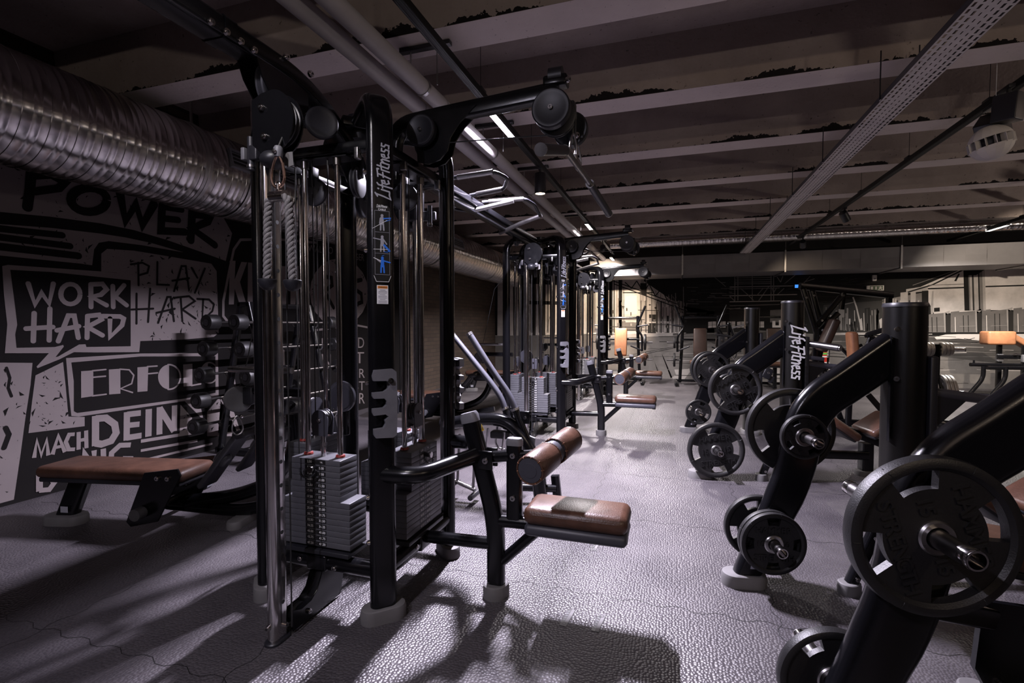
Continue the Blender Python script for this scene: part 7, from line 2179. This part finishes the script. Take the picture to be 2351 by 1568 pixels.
# ================================================================== PLATE LOADED MACHINES (right)
def plate_machine(Hc, extras):
    t = thing('plate_loaded_machine', '', 'weight machine', (0, 0, 0))
    cen = [(.015, 0, .025), (.06, 0, .12), (.205, 0, .45), (.258, 0, .62), (.285, 0, .77), (.325, 0, .87), (.385, 0, .945), (.475, 0, 1.012), (.70, 0, 1.185)]
    w = [.55, .68, .92, .95, .98, 1, 1, 1, 1]
    f = []; ws = []
    for i in range(len(cen) - 1):       # Catmull-Rom through the centres
        p0, p1, p2, p3 = [Vector(cen[max(0, min(len(cen) - 1, i + k))]) for k in (-1, 0, 1, 2)]
        for j in range(5):
            u = j / 5
            f.append(0.5 * ((2 * p1) + (p2 - p0) * u + (2 * p0 - 5 * p1 + 4 * p2 - p3) * u * u + (3 * p1 - p0 - 3 * p2 + p3) * u ** 3)); ws.append((1, w[i] * (1 - u) + w[i + 1] * u))
    f.append(Vector(cen[-1])); ws.append((1, 1))
    mb = MB(); mb.sweep(f, stadium(.085, .19, 6, .038), (0, 1, 0), 'black', scale=ws)
    fr = mb.build('frame_tube', t)
    mb = MB(); oval_foot(mb, (.02, 0), (1, 0), .215, .125, .062); mb.build('rubber_foot', fr)
    mb = MB(); mb.prism([(-.026, -.028), (.024, -.028), (.03, .016), (-.018, .02)], (.062, -.0435, .125), (1, 0, .0), (0, 0, 1), .001, 'greyprint'); tag(mb.build('type_plate', fr, smooth=0), 'pale type plate')
    mb = MB(); mb.sweep([(.735, .0, .04), (.735, 0, Hc)], stadium(.19, .155, 10, .0775), (0, 1, 0), 'column')
    col = mb.build('column', t)
    mb = MB(); mb.sweep([(.735, 0, Hc), (.735, 0, Hc + .012), (.735, 0, Hc + .02)], stadium(.196, .161, 10, .0805), (0, 1, 0), 'satin', scale=[1, 1, .95]); mb.build('column_cap', col)
    mb = MB(); mb.box((.822, 0, .60), (.035, .16, Hc * .8), 'satin', bev=.008); mb.prism([(0, 0), (.02, .2), (.02, .42), (0, .5)], (.65, -.03, 1.0 - .25), (1, 0, 0), (0, 0, 1), .02, 'black')
    for z in (1.05, 1.28): bolt(mb, (.655, -.08, z), (-.3, -1, 0), .012)
    mb.build('guide_flange', col)
    mb = MB(); oval_foot(mb, (.735, 0), (0, 1), .30, .19, .045); mb.build('rubber_foot', col)
    for s, z, nm in ((.116, .255, 'low'), (.262, .765, 'high')):
        for sy in (-1, 1):
            L = .215 if sy < 0 else .30
            mb = MB(); mb.cyl((s, sy * .03, z), (s, sy * L, z), .0242, 'rod', 28, caps=False); mb.lathe([(.0242, L - .03), (.0252, L - .004), (.0235, L), (.0195, L), (.019, L - .06), (.0001, L - .06)], (s, 0, z), (0, sy, 0), 'chrome', 28)
            mb.cyl((s, sy * .036, z), (s, sy * .05, z), .04, 'steel', 28)
            mb.build('weight_horn', t)
    mb = MB(); a = V(.82, -.02, .985); b = V(1.52, -.06, .90)
    mb.cyl(a, b, .023, 'darkgrey', 20); mb.prism([(0, .05), (.16, .02), (0, -.14)], (.85, -.02, .95), (1, 0, 0), (0, 0, 1), .02, 'satin'); lv = mb.build('lever_arm', t)
    mb = MB(); mb.cyl(a.lerp(b, .44), a.lerp(b, .79), .0255, 'satin', 20); mb.build('grip', lv)
    mb = MB(); mb.box((.90, -.05, .73), (.10, .06, .13), 'satin', Matrix.Rotation(.45, 3, 'Y'), bev=.012); mb.lathe([(.010 + .003 * math.cos(g), .003 * math.sin(g)) for g in [2 * PI * i / 8 for i in range(8)]], (.905, -.082, .735), (0, 1, 0), 'steel', 20, closed=True); mb.box((.945, -.05, .655), (.05, .02, .08), 'satin', Matrix.Rotation(.45, 3, 'Y'), bev=.004); mb.build('height_stop', t)
    # seat assembly
    mb = MB(); mb.box((1.135, .1, .452), (.30, .34, .07), 'brown', Matrix.Rotation(.62, 3, 'Y'), bev=.028); mb.box((1.12, .1, .425), (.27, .30, .03), 'satin', Matrix.Rotation(.62, 3, 'Y'), bev=.01); mb.build('seat_pad', t)
    mb = MB(); mb.box((1.46, .1, .47), (.26, .32, .07), 'brown', Matrix.Rotation(-.6, 3, 'Y'), bev=.028); mb.box((1.465, .1, .44), (.24, .28, .035), 'satin', Matrix.Rotation(-.6, 3, 'Y'), bev=.01); mb.build('back_pad', t)
    mb = MB(); mb.sweep([(.95, .15, .52), (1.85, .15, .17)], stadium(.05, .07, 3, .012), (0, 1, 0), 'black'); mb.sweep([(1.45, .22, .03), (1.45, .22, .28)], stadium(.09, .09, 3, .012), (0, 1, 0), 'black'); mb.box((1.1, .18, .18), (.7, .05, .07), 'black', bev=.01); sf = mb.build('seat_frame', t)
    mb = MB(); oval_foot(mb, (1.45, .22), (1, 0), .17, .14, .045); oval_foot(mb, (1.85, .15), (0, 1), .2, .1, .13); mb.build('rubber_foot', sf)
    mb = MB(); mb.sweep([(.50, -.03, .03), (.66, -.02, .42)], stadium(.05, .05, 3, .012), (0, 1, 0), 'black'); bolt(mb, (.60, -.057, .28), (0, -1, 0), .012); bolt(mb, (.52, -.057, .08), (0, -1, 0), .01)
    rl = mb.build('rear_leg', t)
    mb = MB(); oval_foot(mb, (.50, -.03), (1, .5), .11, .09, .055); mb.build('rubber_foot', rl)
    return t


mB = plate_machine(1.385, 0)
mB.location = (.33, 2.68, 0); mB.rotation_euler = (0, 0, RZ)
mB['label'] = 'black plate loaded machine with the squat bare column, second from the photographer'
mC = dup(mB, (.22, 4.48, 0), 'black plate loaded machine with slanted script lettering down its column')
mD = dup(mB, (.17, 6.35, 0), 'farthest black plate loaded machine, nearest the extinguisher side of the aisle', skip=('seat_pad', 'back_pad', 'seat_frame'))
mA = dup(mB, (.36, 1.53, 0), 'black plate loaded machine at the lower right with the big plate on a long horn', skip=('seat_pad', 'back_pad', 'seat_frame'))
for o in (mA, mB, mC, mD): o['group'] = 'plate loaded machines in a row'
for mch, hc in ((mC, 1.48), (mD, 1.485)):
    for ch in mch.children:
        if ch.name.startswith('column'):
            me = ch.data = ch.data.copy()
            for v in me.vertices:
                if v.co.z > 1.2: v.co.z += hc - 1.385
            for g in ch.children:
                if g.name.startswith('column_cap'): g.location.z += hc - 1.385
                if g.name.startswith('guide_flange'): g.location.z += .05
            if mch is mC:
                mb = MB(); logo(mb, (.735, -.0963, 1.075), (0, 0, -1), (1, 0, 0), .44, 'white', .15); tag(mb.build('lettering', ch, smooth=0), 'white slanted script lettering')
mb = MB(); mb.cyl((.82, -.02, 1.15), (.84, -.02, 1.15), .05, 'chrome', 28); mb.cyl((.83, -.02, 1.15), (.98, -.25, 1.12), .027, 'rod', 24); mb.cyl((.98, -.25, 1.12), (.985, -.256, 1.119), .024, 'steel', 24)
mb.build('side_horn', mC)
# the near machine's own seat side, cut by the frame
mb = MB(); mb.sweep([(.33, .20, .46), (.80, .34, .33)], stadium(.06, .075, 3, .012), (0, 1, 0), 'black'); mb.prism([(.66, .42), (.86, .40), (1.02, .2), (1.0, .08), (.72, .05), (.64, .2)], (0, .30, 0), (1, 0, 0), (0, 0, 1), .02, 'black')
for p in ((.80, .279, .33), (.72, .279, .15)): bolt(mb, p, (0, -1, 0), .016)
mb.sweep([(.84, .27, .36), (1.2, .2, .05)], stadium(.05, .05, 3, .01), (0, 1, 0), 'black'); mb.build('seat_frame', mA)
mb = MB(); mb.box((.86, .55, .50), (.40, .34, .075), 'brown', Matrix.Rotation(.15, 3, 'Y'), bev=.03); mb.box((.86, .55, .45), (.36, .30, .03), 'satin', Matrix.Rotation(.15, 3, 'Y'), bev=.01); mb.build('seat_pad', mA)
mb = MB(); oval_foot(mb, (.72, .36), (.3, 1), .16, .11, .07); mb.build('rubber_foot', mA)

U, Lw = (.262, .765), (.116, .255)
for root, R, th, (s, z), y, spin, flip, lab in (
        ((.36, 1.53), .205, .052, U, -.072, 72, 0, 'biggest looking black rubber plate, on the long horn at the lower right'),
        ((.36, 1.53), .15, .040, Lw, .10, 30, 1, 'black plate cut by the bottom edge below the biggest looking plate'),
        ((.33, 2.68), .215, .052, U, .085, 20, 1, 'large open plate behind the small plate on the squat column machine'),
        ((.33, 2.68), .108, .034, U, -.068, 60, 0, 'small plate in front of the large open plate, squat column machine'),
        ((.33, 2.68), .150, .036, Lw, -.104, 0, 0, 'front plate of the low near pair on the squat column machine'),
        ((.33, 2.68), .150, .036, Lw, -.066, 40, 0, 'second plate of the low near pair, tucked behind the front one'),
        ((.33, 2.68), .165, .042, Lw, .10, 15, 1, 'low plate on the far side of the squat column machine'),
        ((.22, 4.48), .215, .050, U, -.078, -30, 0, 'upper plate on the lettered column machine, facing the aisle'),
        ((.22, 4.48), .232, .050, Lw, -.078, -8, 0, 'lower plate on the lettered column machine, just above the floor'),
        ((.22, 4.48), .120, .034, U, .07, 10, 1, 'small plate on the far side of the lettered column machine'),
        ((.17, 6.35), .215, .050, U, -.078, 50, 0, 'upper plate on the farthest plate machine, half hidden'),
        ((.17, 6.35), .150, .036, Lw, -.068, 25, 0, 'small low plate on the farthest plate machine'),
        ((.17, 6.35), .215, .050, U, .085, 25, 1, 'upper plate on the far side of the farthest plate machine')):
    put_plate(R, th, machine_point(root, s, y, z), spin, lab, bool(flip))

# ================================================================== FAR MACHINES
def far_press(pad='orange'):
    t = thing('press_machine', '', 'weight machine', (0, 0, 0))
    for s in (-1, 1):
        mb = MB(); mb.tube(fillet([(s * .40, .30, .03), (s * .36, .1, 1.05), (s * .36, .05, 1.50)], .3, 6), .033, 'black', 14); mb.build('upright', t)
        mb = MB(); pts = [(s * .36, .05, 1.70), (s * .52, 0, 1.58), (s * .36, -.04, 1.22), (s * .55, -.06, 1.20)]
        mb.tube(fillet([(s * .52, .04, 1.72), (s * .33, 0, 1.24), (s * .46, -.02, 1.06), (s * .46, 0, .72)], .06, 5), .024, 'black', 12); mb.tube([(s * .34, 0, 1.26), (s * .58, -.06, 1.30)], .017, 'satin', 10); mb.tube([(s * .22, -.1, .84), (s * .45, 0, .74)], .017, 'satin', 10); mb.build('lever_arm', t)
        for z in (.92, .54):
            mb = MB(); mb.cyl((s * .40, .06, z), (s * .68, .06, z), .022, 'rod', 16); mb.build('weight_horn', t)
        mb = MB(); mb.box((s * .48, .1, .05), (.06, .9, .06), 'black', bev=.012); mb.build('floor_beam', t)
    mb = MB(); mb.cyl((-.40, .07, 1.46), (.40, .07, 1.46), .024, 'black', 14); mb.cyl((-.40, .1, .98), (.40, .1, .98), .024, 'black', 14); mb.cyl((-.48, .42, .06), (.48, .42, .06), .028, 'black', 14); mb.cyl((0, .1, .98), (0, .05, .5), .03, 'black', 14); mb.build('cross_bar', t)
    mb = MB(); mb.box((0, -.02, .92), (.27, .08, .62), pad, Matrix.Rotation(-.12, 3, 'X'), bev=.03); mb.build('backrest', t)
    mb = MB(); mb.box((0, -.24, .52), (.42, .36, .08), 'brown', bev=.032); mb.box((0, -.24, .47), (.38, .32, .03), 'satin', bev=.01); mb.build('seat', t)
    mb = MB(); mb.sweep([(0, -.2, .02), (0, -.2, .46)], stadium(.07, .07, 3, .012), (0, 1, 0), 'black'); mb.box((0, .1, .05), (.07, .7, .06), 'black', bev=.01); mb.build('pedestal', t)
    return t

fp = far_press(); fp.location = (-1.11, 11.25, 0); fp['label'] = 'far press machine with the upright tan backrest by the end wall'
fp2 = dup(fp, (.55, 11.25, 0), 'far press machine with the dark brown backrest beside the aisle end')
fp3 = dup(fp, (1.95, 11.25, 0), 'far press machine half hidden behind the plate machine columns')
for o in (fp2, fp3):
    for ch in o.children:
        if ch.name.startswith('backrest'):
            ch.data = ch.data.copy(); ch.data.materials[0] = M['darkbrown']
for o in (fp, fp2, fp3): o['group'] = 'far press machines'
for (mx, lab0), side, z, R in ((( -1.11, 'tan backrest'), 1, .92, .18), ((-1.11, 'tan backrest'), 1, .54, .15), ((-1.11, 'tan backrest'), -1, .92, .18), ((.55, 'dark backrest'), -1, .54, .15), ((.55, 'dark backrest'), -1, .26 + .0, .13)):
    zz = z if z != .26 else .92
    put_plate(R, .045, (mx + side * .52, 11.31, zz), 15, '%s plate on the %s of the far press machine with the %s' % ('upper' if zz > .8 else 'lower', 'aisle side horn' if (mx < 0) == (side > 0) else 'tower side horn', lab0), rz=side * PI / 2)

# chrome fork stand half way down the aisle end
t = thing('handle_stand', 'small chrome and black cable handle stand in front of the dark brown backrest', 'handle stand', (1.02, 10.3, 0))
for x in (-.13, .16):
    mb = MB(); mb.box((x, 0, .93), (.11, .07, .30), 'satin', bev=.01); bolt(mb, (x, -.035, 1.0), (0, -1, 0), .02); bolt(mb, (x, -.035, .86), (0, -1, 0), .016); mb.build('pivot_block', t)
mb = MB()
for x in (-.22, .02): mb.tube(fillet([(x, 0, 1.05), (x - .02, 0, .75), (x + .1, 0, .62), (x + .14, 0, .9)], .06, 5), .014, 'chrome', 10)
mb.tube([(-.1, 0, .86), (.12, 0, .86)], .012, 'chrome', 10); mb.build('chrome_fork', t)
mb = MB(); mb.tube(fillet([(.0, .05, .03), (.0, .05, 1.35), (.12, .05, 1.0)], .05, 5), .03, 'black', 12); mb.box((0, .05, .04), (.5, .5, .05), 'black', bev=.01); mb.tube([(-.25, 0, 1.12), (.02, 0, 1.08)], .018, 'satin', 10); mb.tube([(.05, 0, 1.24), (.36, -.05, 1.34)], .018, 'steel', 10); mb.build('stand', t)

# high row machine behind the lettered column
t = thing('high_row_machine', 'tall black lever machine with a long top beam behind the lettered column', 'weight machine', (2.0, 7.2, 0))
mb = MB(); mb.sweep([(-.46, 0, 1.80), (.70, .45, 1.685)], stadium(.06, .085, 3, .012), (-.4, 1, 0), 'black'); mb.build('top_beam', t)
for p, q in (((-.42, 0, 1.76), (-.26, 0, 1.2)), ((-.30, .1, 1.76), (-.20, .1, 1.35)), ((.08, .2, 1.72), (.06, .2, 1.5)), ((-.26, .02, 1.28), (.03, .1, 1.66)), ((-.24, .02, 1.18), (.0, .1, 1.45)), ((-.26, 0, 1.25), (-.30, 0, .05)), ((-.10, .1, 1.4), (-.36, .15, .05)), ((-.20, .05, .85), (.08, .15, .05)), ((-.30, .1, .75), (-.05, .2, .05)), ((.66, .43, 1.66), (.66, .43, .05))):
    mb = MB(); mb.sweep([p, q], stadium(.055, .065, 3, .012), (0, 1, 0.01), 'black'); bolt(mb, Vector(p) * .8 + Vector(q) * .2 + V(0, -.03, 0), (0, -1, 0), .014); mb.build('frame_tube', t)
mb = MB(); mb.box((-.17, -.12, 1.17), (.09, .30, .42), 'darkbrown', Matrix.Rotation(.35, 3, 'Y'), bev=.03); mb.build('chest_pad', t)
mb = MB(); mb.box((.05, -.1, .5), (.4, .34, .08), 'brown', bev=.03); mb.build('seat', t)
mb = MB(); mb.tube([(-.05, -.2, 1.03), (.34, -.2, .58)], .022, 'black', 12); mb.tube([(.03, -.22, .97), (.17, -.22, 1.06)], .018, 'satin', 10); mb.build('lever_arm', t)
mb = MB(); mb.box((.15, .1, .06), (1.0, .08, .07), 'black', bev=.012); mb.box((-.25, .1, .06), (.08, .9, .07), 'black', bev=.012); mb.box((.66, .35, .06), (.08, .7, .07), 'black', bev=.012)
mb.flat([(-.025, -.02), (.025, -.02), (0, .022)], (.45, .0595, .06), (1, 0, 0), (0, 0, 1), 'yellow'); mb.build('floor_frame', t)
mb = MB()
for x in (.35, .5): mb.sweep([(x, .1, .42), (x + .25, .1, .1)], stadium(.012, .07, 2), (0, 1, 0), 'satin')
mb.box((.62, .12, .36), (.12, .08, .4), 'black', bev=.012); mb.cyl((.78, .05, .42), (.78, .09, .42), .06, 'satin', 20); mb.build('linkage', t)

# chest machine with curved handles
t = thing('chest_machine', 'black machine with curved arms and a small tan pad right of the extinguisher', 'weight machine', (2.15, 6.55, 0))
mb = MB(); mb.box((-.16, .15, 1.04), (.08, .22, .36), 'orange', Matrix.Rotation(-.08, 3, 'Y'), bev=.028); mb.build('chest_pad', t)
mb = MB(); mb.tube(fillet([(-.35, 0, .68), (-.16, 0, .80), (-.07, 0, 1.05), (-.03, 0, 1.19)], .1, 6), .022, 'black', 12); mb.tube(fillet([(-.08, 0, 1.19), (.05, 0, 1.12), (.10, 0, .95), (.08, 0, .7)], .1, 6), .024, 'black', 12); mb.build('curved_arm', t)
mb = MB(); mb.tube(fillet([(-.08, -.02, 1.19), (.08, 0, 1.25), (.28, .05, 1.30)], .08, 5), .021, 'satin', 12); mb.tube([(-.06, .08, 1.17), (.25, .12, 1.28)], .021, 'satin', 12); mb.build('handle', t)
mb = MB(); mb.tube([(.12, .1, 1.2), (.30, .12, 1.08)], .03, 'black', 12); mb.sweep([(.18, .15, .05), (.2, .15, 1.1)], stadium(.07, .07, 3, .012), (0, 1, 0), 'black'); mb.box((0, .15, .05), (.9, .08, .07), 'black', bev=.012); mb.sweep([(-.16, .25, .05), (-.14, .25, .95)], stadium(.06, .06, 3, .012), (0, 1, 0), 'black'); mb.build('frame', t)
mb = MB(); mb.box((-.2, .15, .55), (.36, .34, .07), 'brown', bev=.028); mb.build('seat', t)

# plate tree with grey metal plates
tree = thing('plate_tree', 'black plate tree holding grey metal plates behind the squat column', 'plate tree', (3.25, 7.8, 0))
mb = MB(); mb.sweep([(0, 0, .05), (0, 0, 1.05)], stadium(.07, .07, 3, .012), (0, 1, 0), 'black'); mb.sweep([(-.02, .02, .98), (-.28, .1, .45), (-.3, .1, .06)], stadium(.05, .05, 3, .01), (0, 1, 0), 'black'); mb.build('post', tree)
mb = MB(); mb.box((0, 0, .04), (.09, .6, .06), 'black', bev=.012); mb.box((.3, .05, .04), (.75, .08, .05), 'satin', bev=.012); mb.box((-.12, 0, .2), (.26, .06, .05), 'chrome', bev=.006); mb.build('base', tree)
for z in (.985, .43):
    for s in (-1, 1):
        mb = MB(); mb.cyl((s * .02, 0, z), (s * (.30 if z > .5 else .30), 0, z), .024, 'chrome', 20); mb.cyl((s * .298, 0, z), (s * .303, 0, z), .027, 'satin', 20); mb.build('weight_horn', tree)
M['zinc'] = mat('grey_cast_iron_paint', (0.32, 0.30, 0.28), 0.5, metal=0.3, var=0.12, vscale=15)
gp = {}
for z, R, zn in ((.985, .088, 'upper'), (.43, .225, 'lower')):
    for s, sn in ((-1, 'aisle side'), (1, 'far side')):
        for i in range(3):
            lab = '%s grey plate on the %s %s horn of the plate tree' % (('innermost', 'middle', 'outermost')[i], zn, sn)
            pos = (3.25 + s * (.06 + .04 * i), 7.8, z)
            if R not in gp:
                o = gp[R] = thing('weight_plate', lab, 'weight plate', pos, group='grey plates on the plate tree')
                h = .018
                mb = MB(); mb.lathe([(R * .32, -h * .8), (R * .8, -h * .6), (R * .84, -h), (R * .97, -h), (R, -h * .7), (R, h * .7), (R * .97, h), (R * .84, h), (R * .8, h * .6), (R * .32, h * .8)], (0, 0, 0), (1, 0, 0), 'zinc', 48, closed=True)
                for k in range(3): mb.box((0, R * .55 * math.cos(k * 2.094), R * .55 * math.sin(k * 2.094)), (h * 2.02, R * .16, R * .16), 'zinc', bev=.004)
                mb.build('plate_body', o)
                mb = MB(); mb.lathe([(.026, -h), (R * .34, -h), (R * .34, h), (.026, h)], (0, 0, 0), (1, 0, 0), 'chrome', 32, closed=True); mb.build('hub_ring', o)
            else:
                dup(gp[R], pos, lab)

# hyperextension bench at the right
t = thing('back_extension_bench', 'black back extension bench with a tan block pad before the concrete block picture', 'exercise bench', (5.55, 11.0, 0))
mb = MB(); mb.box((-.08, 0, 1.07), (.40, .30, .24), 'orange', bev=.035); mb.build('hip_pad', t)
mb = MB(); mb.box((.28, .15, 1.02), (.36, .26, .1), 'orange', Matrix.Rotation(.6, 3, 'Y'), bev=.03); mb.build('hip_pad', t)
for x, y in ((-.05, 0), (.25, -.1)):
    mb = MB(); mb.sweep([(x, y, .05), (x, y, .95)], stadium(.08, .06, 3, .012), (0, 1, 0), 'black'); mb.box((x, y - .02, .72), (.085, .07, .13), 'midgrey', bev=.006); mb.build('upright', t)
mb = MB(); mb.box((.1, -.05, .74), (.4, .06, .07), 'black', bev=.01); mb.cyl((-.55, -.2, .60), (.2, -.1, .60), .033, 'black', 16); mb.cyl((-.38, -.35, .56), (.3, -.2, .56), .033, 'black', 16); mb.cyl((-.5, -.2, .63), (-.5, -.2, .68), .015, 'black', 10); mb.box((0, 0, .05), (1.3, .08, .06), 'black', bev=.01); mb.box((.2, -.25, .05), (1.2, .08, .06), 'black', bev=.01); mb.tube([(-.05, 0, .12), (.5, -.05, .2)], .03, 'black', 12); mb.build('frame', t)
for x0, y in ((-.38, -.2), (-.12, -.3)):
    mb = MB(); mb.tube(fillet([(x0 + .02, y, .58), (x0 + .02, y, .36), (x0 - .18, y, .06)], .12, 5), .033, 'black', 14); mb.build('leg', t)
mb = MB(); mb.tube([(.1, -.1, .80), (.32, -.1, .76)], .014, 'chrome', 10); mb.build('handle', t)
mb = MB(); logo(mb, (.25, -.141, .4), (0, 0, 1), (-1, 0, 0), .22, 'greyprint', .14); mb.build('lettering', t, smooth=0)

# ------------------------------------------------------------------ small things on the far wall
t = thing('fire_extinguisher', 'red fire extinguisher low at the far wall behind the lever machine', 'fire extinguisher', (3.09, 12.3, .30))
mb = MB(); mb.lathe([(.0001, 0), (.085, .0), (.09, .02), (.09, .42), (.075, .48), (.035, .52), (.03, .55), (.0001, .55)], (0, 0, 0), (0, 0, 1), 'red', 32); mb.build('cylinder', t)
mb = MB(); mb.lathe([(.0905, 0), (.092, .02), (.092, .05), (.0905, .055)], (0, 0, 0), (0, 0, 1), 'satin', 32); mb.cyl((0, 0, .55), (0, 0, .59), .02, 'satin', 16); mb.box((-.03, 0, .60), (.12, .03, .025), 'satin', bev=.006); mb.tube(fillet([(.03, -.02, .58), (.12, -.06, .5), (.11, -.07, .2)], .05, 5), .011, 'satin', 10); mb.build('valve_hose', t)
mb = MB()
for z0, z1, m in ((.36, .40, 'greenprint'), (.30, .33, 'white'), (.17, .20, 'white'), (.11, .145, 'white')): mb.lathe([(.0908, z0), (.0908, z1)], (0, 0, 0), (0, 0, 1), m, 32)
mb.build('label_bands', t)
mb = MB(); mb.box((0, .13, .3), (.08, .1, .1), 'satin', bev=.01); mb.cyl((0, 0, -.30), (0, 0, 0.0), .05, 'satin', 20); mb.build('bracket', t)

t = thing('exit_sign', 'small pale framed green exit sign hanging before the dark far wall', 'exit sign', (4.06, 12.35, 2.08))
mb = MB(); mb.box((0, .03, 0), (.31, .05, .11), 'paper', bev=.006); mb.build('housing', t)
M['exitgreen'] = mat('exit_sign_green', (0.05, 0.09, 0.04), 0.5)
mb = MB(); mb.prism([(-.10, -.045), (.135, -.045), (.135, .045), (-.10, .045)], (0, .0045, 0), (1, 0, 0), (0, 0, 1), .001, 'exitgreen')
o = V(0, .002, 0)
mb.flat([(-.085, -.03), (-.045, -.03), (-.045, .03), (-.085, .03)], o, (1, 0, 0), (0, 0, 1), 'paper'); mb.flat([(.0, -.03), (.02, -.03), (.02, .03), (0, .03)], o, (1, 0, 0), (0, 0, 1), 'paper')
mb.stroke([(.06, -.03), (.085, 0), (.09, .03)], .012, o, (1, 0, 0), (0, 0, 1), 'paper'); mb.stroke([(.085, 0), (.115, -.03)], .012, o, (1, 0, 0), (0, 0, 1), 'paper'); mb.stroke([(.065, .015), (.118, .01)], .01, o, (1, 0, 0), (0, 0, 1), 'paper')
mb.build('pictogram', t, smooth=0)
mb = MB(); mb.box((0, .09, 0), (.06, .12, .05), 'satin', bev=.006); mb.build('wall_bracket', t)

t = thing('wall_display', 'tiny glowing blue display high on the far wall', 'display', (2.63, 12.44, 2.16))
mb = MB(); mb.box((0, .02, 0), (.16, .04, .10), 'satin', bev=.006); mb.build('case', t)
mb = MB(); mb.flat([(-.065, -.035), (.065, -.035), (.065, .035), (-.065, .035)], (0, -.001, 0), (1, 0, 0), (0, 0, 1), emission('blue_screen', (.06, .28, .9), 1.2)); mb.build('screen', t)
t = thing('wall_sensor', 'small pale motion sensor on the dark far wall above the exit sign', 'sensor', (4.07, 12.44, 2.30))
mb = MB(); mb.box((0, .02, 0), (.08, .06, .13), 'paper', bev=.014); mb.build('case', t)
mb = MB(); mb.sphere((0, -.012, -.02), .02, 'greyprint', 14, 8); mb.build('lens', t)

# ------------------------------------------------------------------ worn maker's labels in the rubber mats
def mat_label(x, y, rz, label, flip=False):
    t = thing('mat_label', label, 'floor label', (x, y, .0008), rz, group='worn labels on the floor mats')
    mb = MB(); mb.prism([(-.016, -.07), (.016, -.07), (.016, .07), (-.016, .07)], (0, 0, 0), (1, 0, 0), (0, 1, 0), .0008, 'blackprint'); mb.build('backing', t)
    mb = MB(); s = -1 if flip else 1
    mb.flat([(-.0, -.068), (.014, -.068), (.014, .068), (.0, .068)], (0, 0, .0014), (1, 0, 0), (0, 1, 0), 'foot'); mb.flat([(-.014, s * -.068), (.0, s * -.068), (.0, s * -.045), (-.014, s * -.045)], (0, 0, .0014), (1, 0, 0), (0, 1, 0), 'foot')
    mb.stroke([(.009 * math.cos(a), s * -.05 + .009 * math.sin(a)) for a in [2 * PI * i / 16 for i in range(17)]], .003, (0, 0, .002), (1, 0, 0), (0, 1, 0), 'blackprint')
    for k in range(5): mb.stroke([(-.012, s * (-.03 + k * .018)), (-.004, s * (-.024 + k * .018))], .002, (0, 0, .002), (1, 0, 0), (0, 1, 0), 'greyprint')
    mb.build('print', t, smooth=0)
mat_label(-.433, 2.123, -.12, 'worn pale label on the floor mat, nearer the cable tower of the shaded pair')
mat_label(-.295, 2.13, -.12, 'worn pale label on the floor mat, nearer the aisle of the shaded pair', True)
mat_label(-.42, 2.88, -.1, 'faint worn label on the floor mat beyond the brown seat')
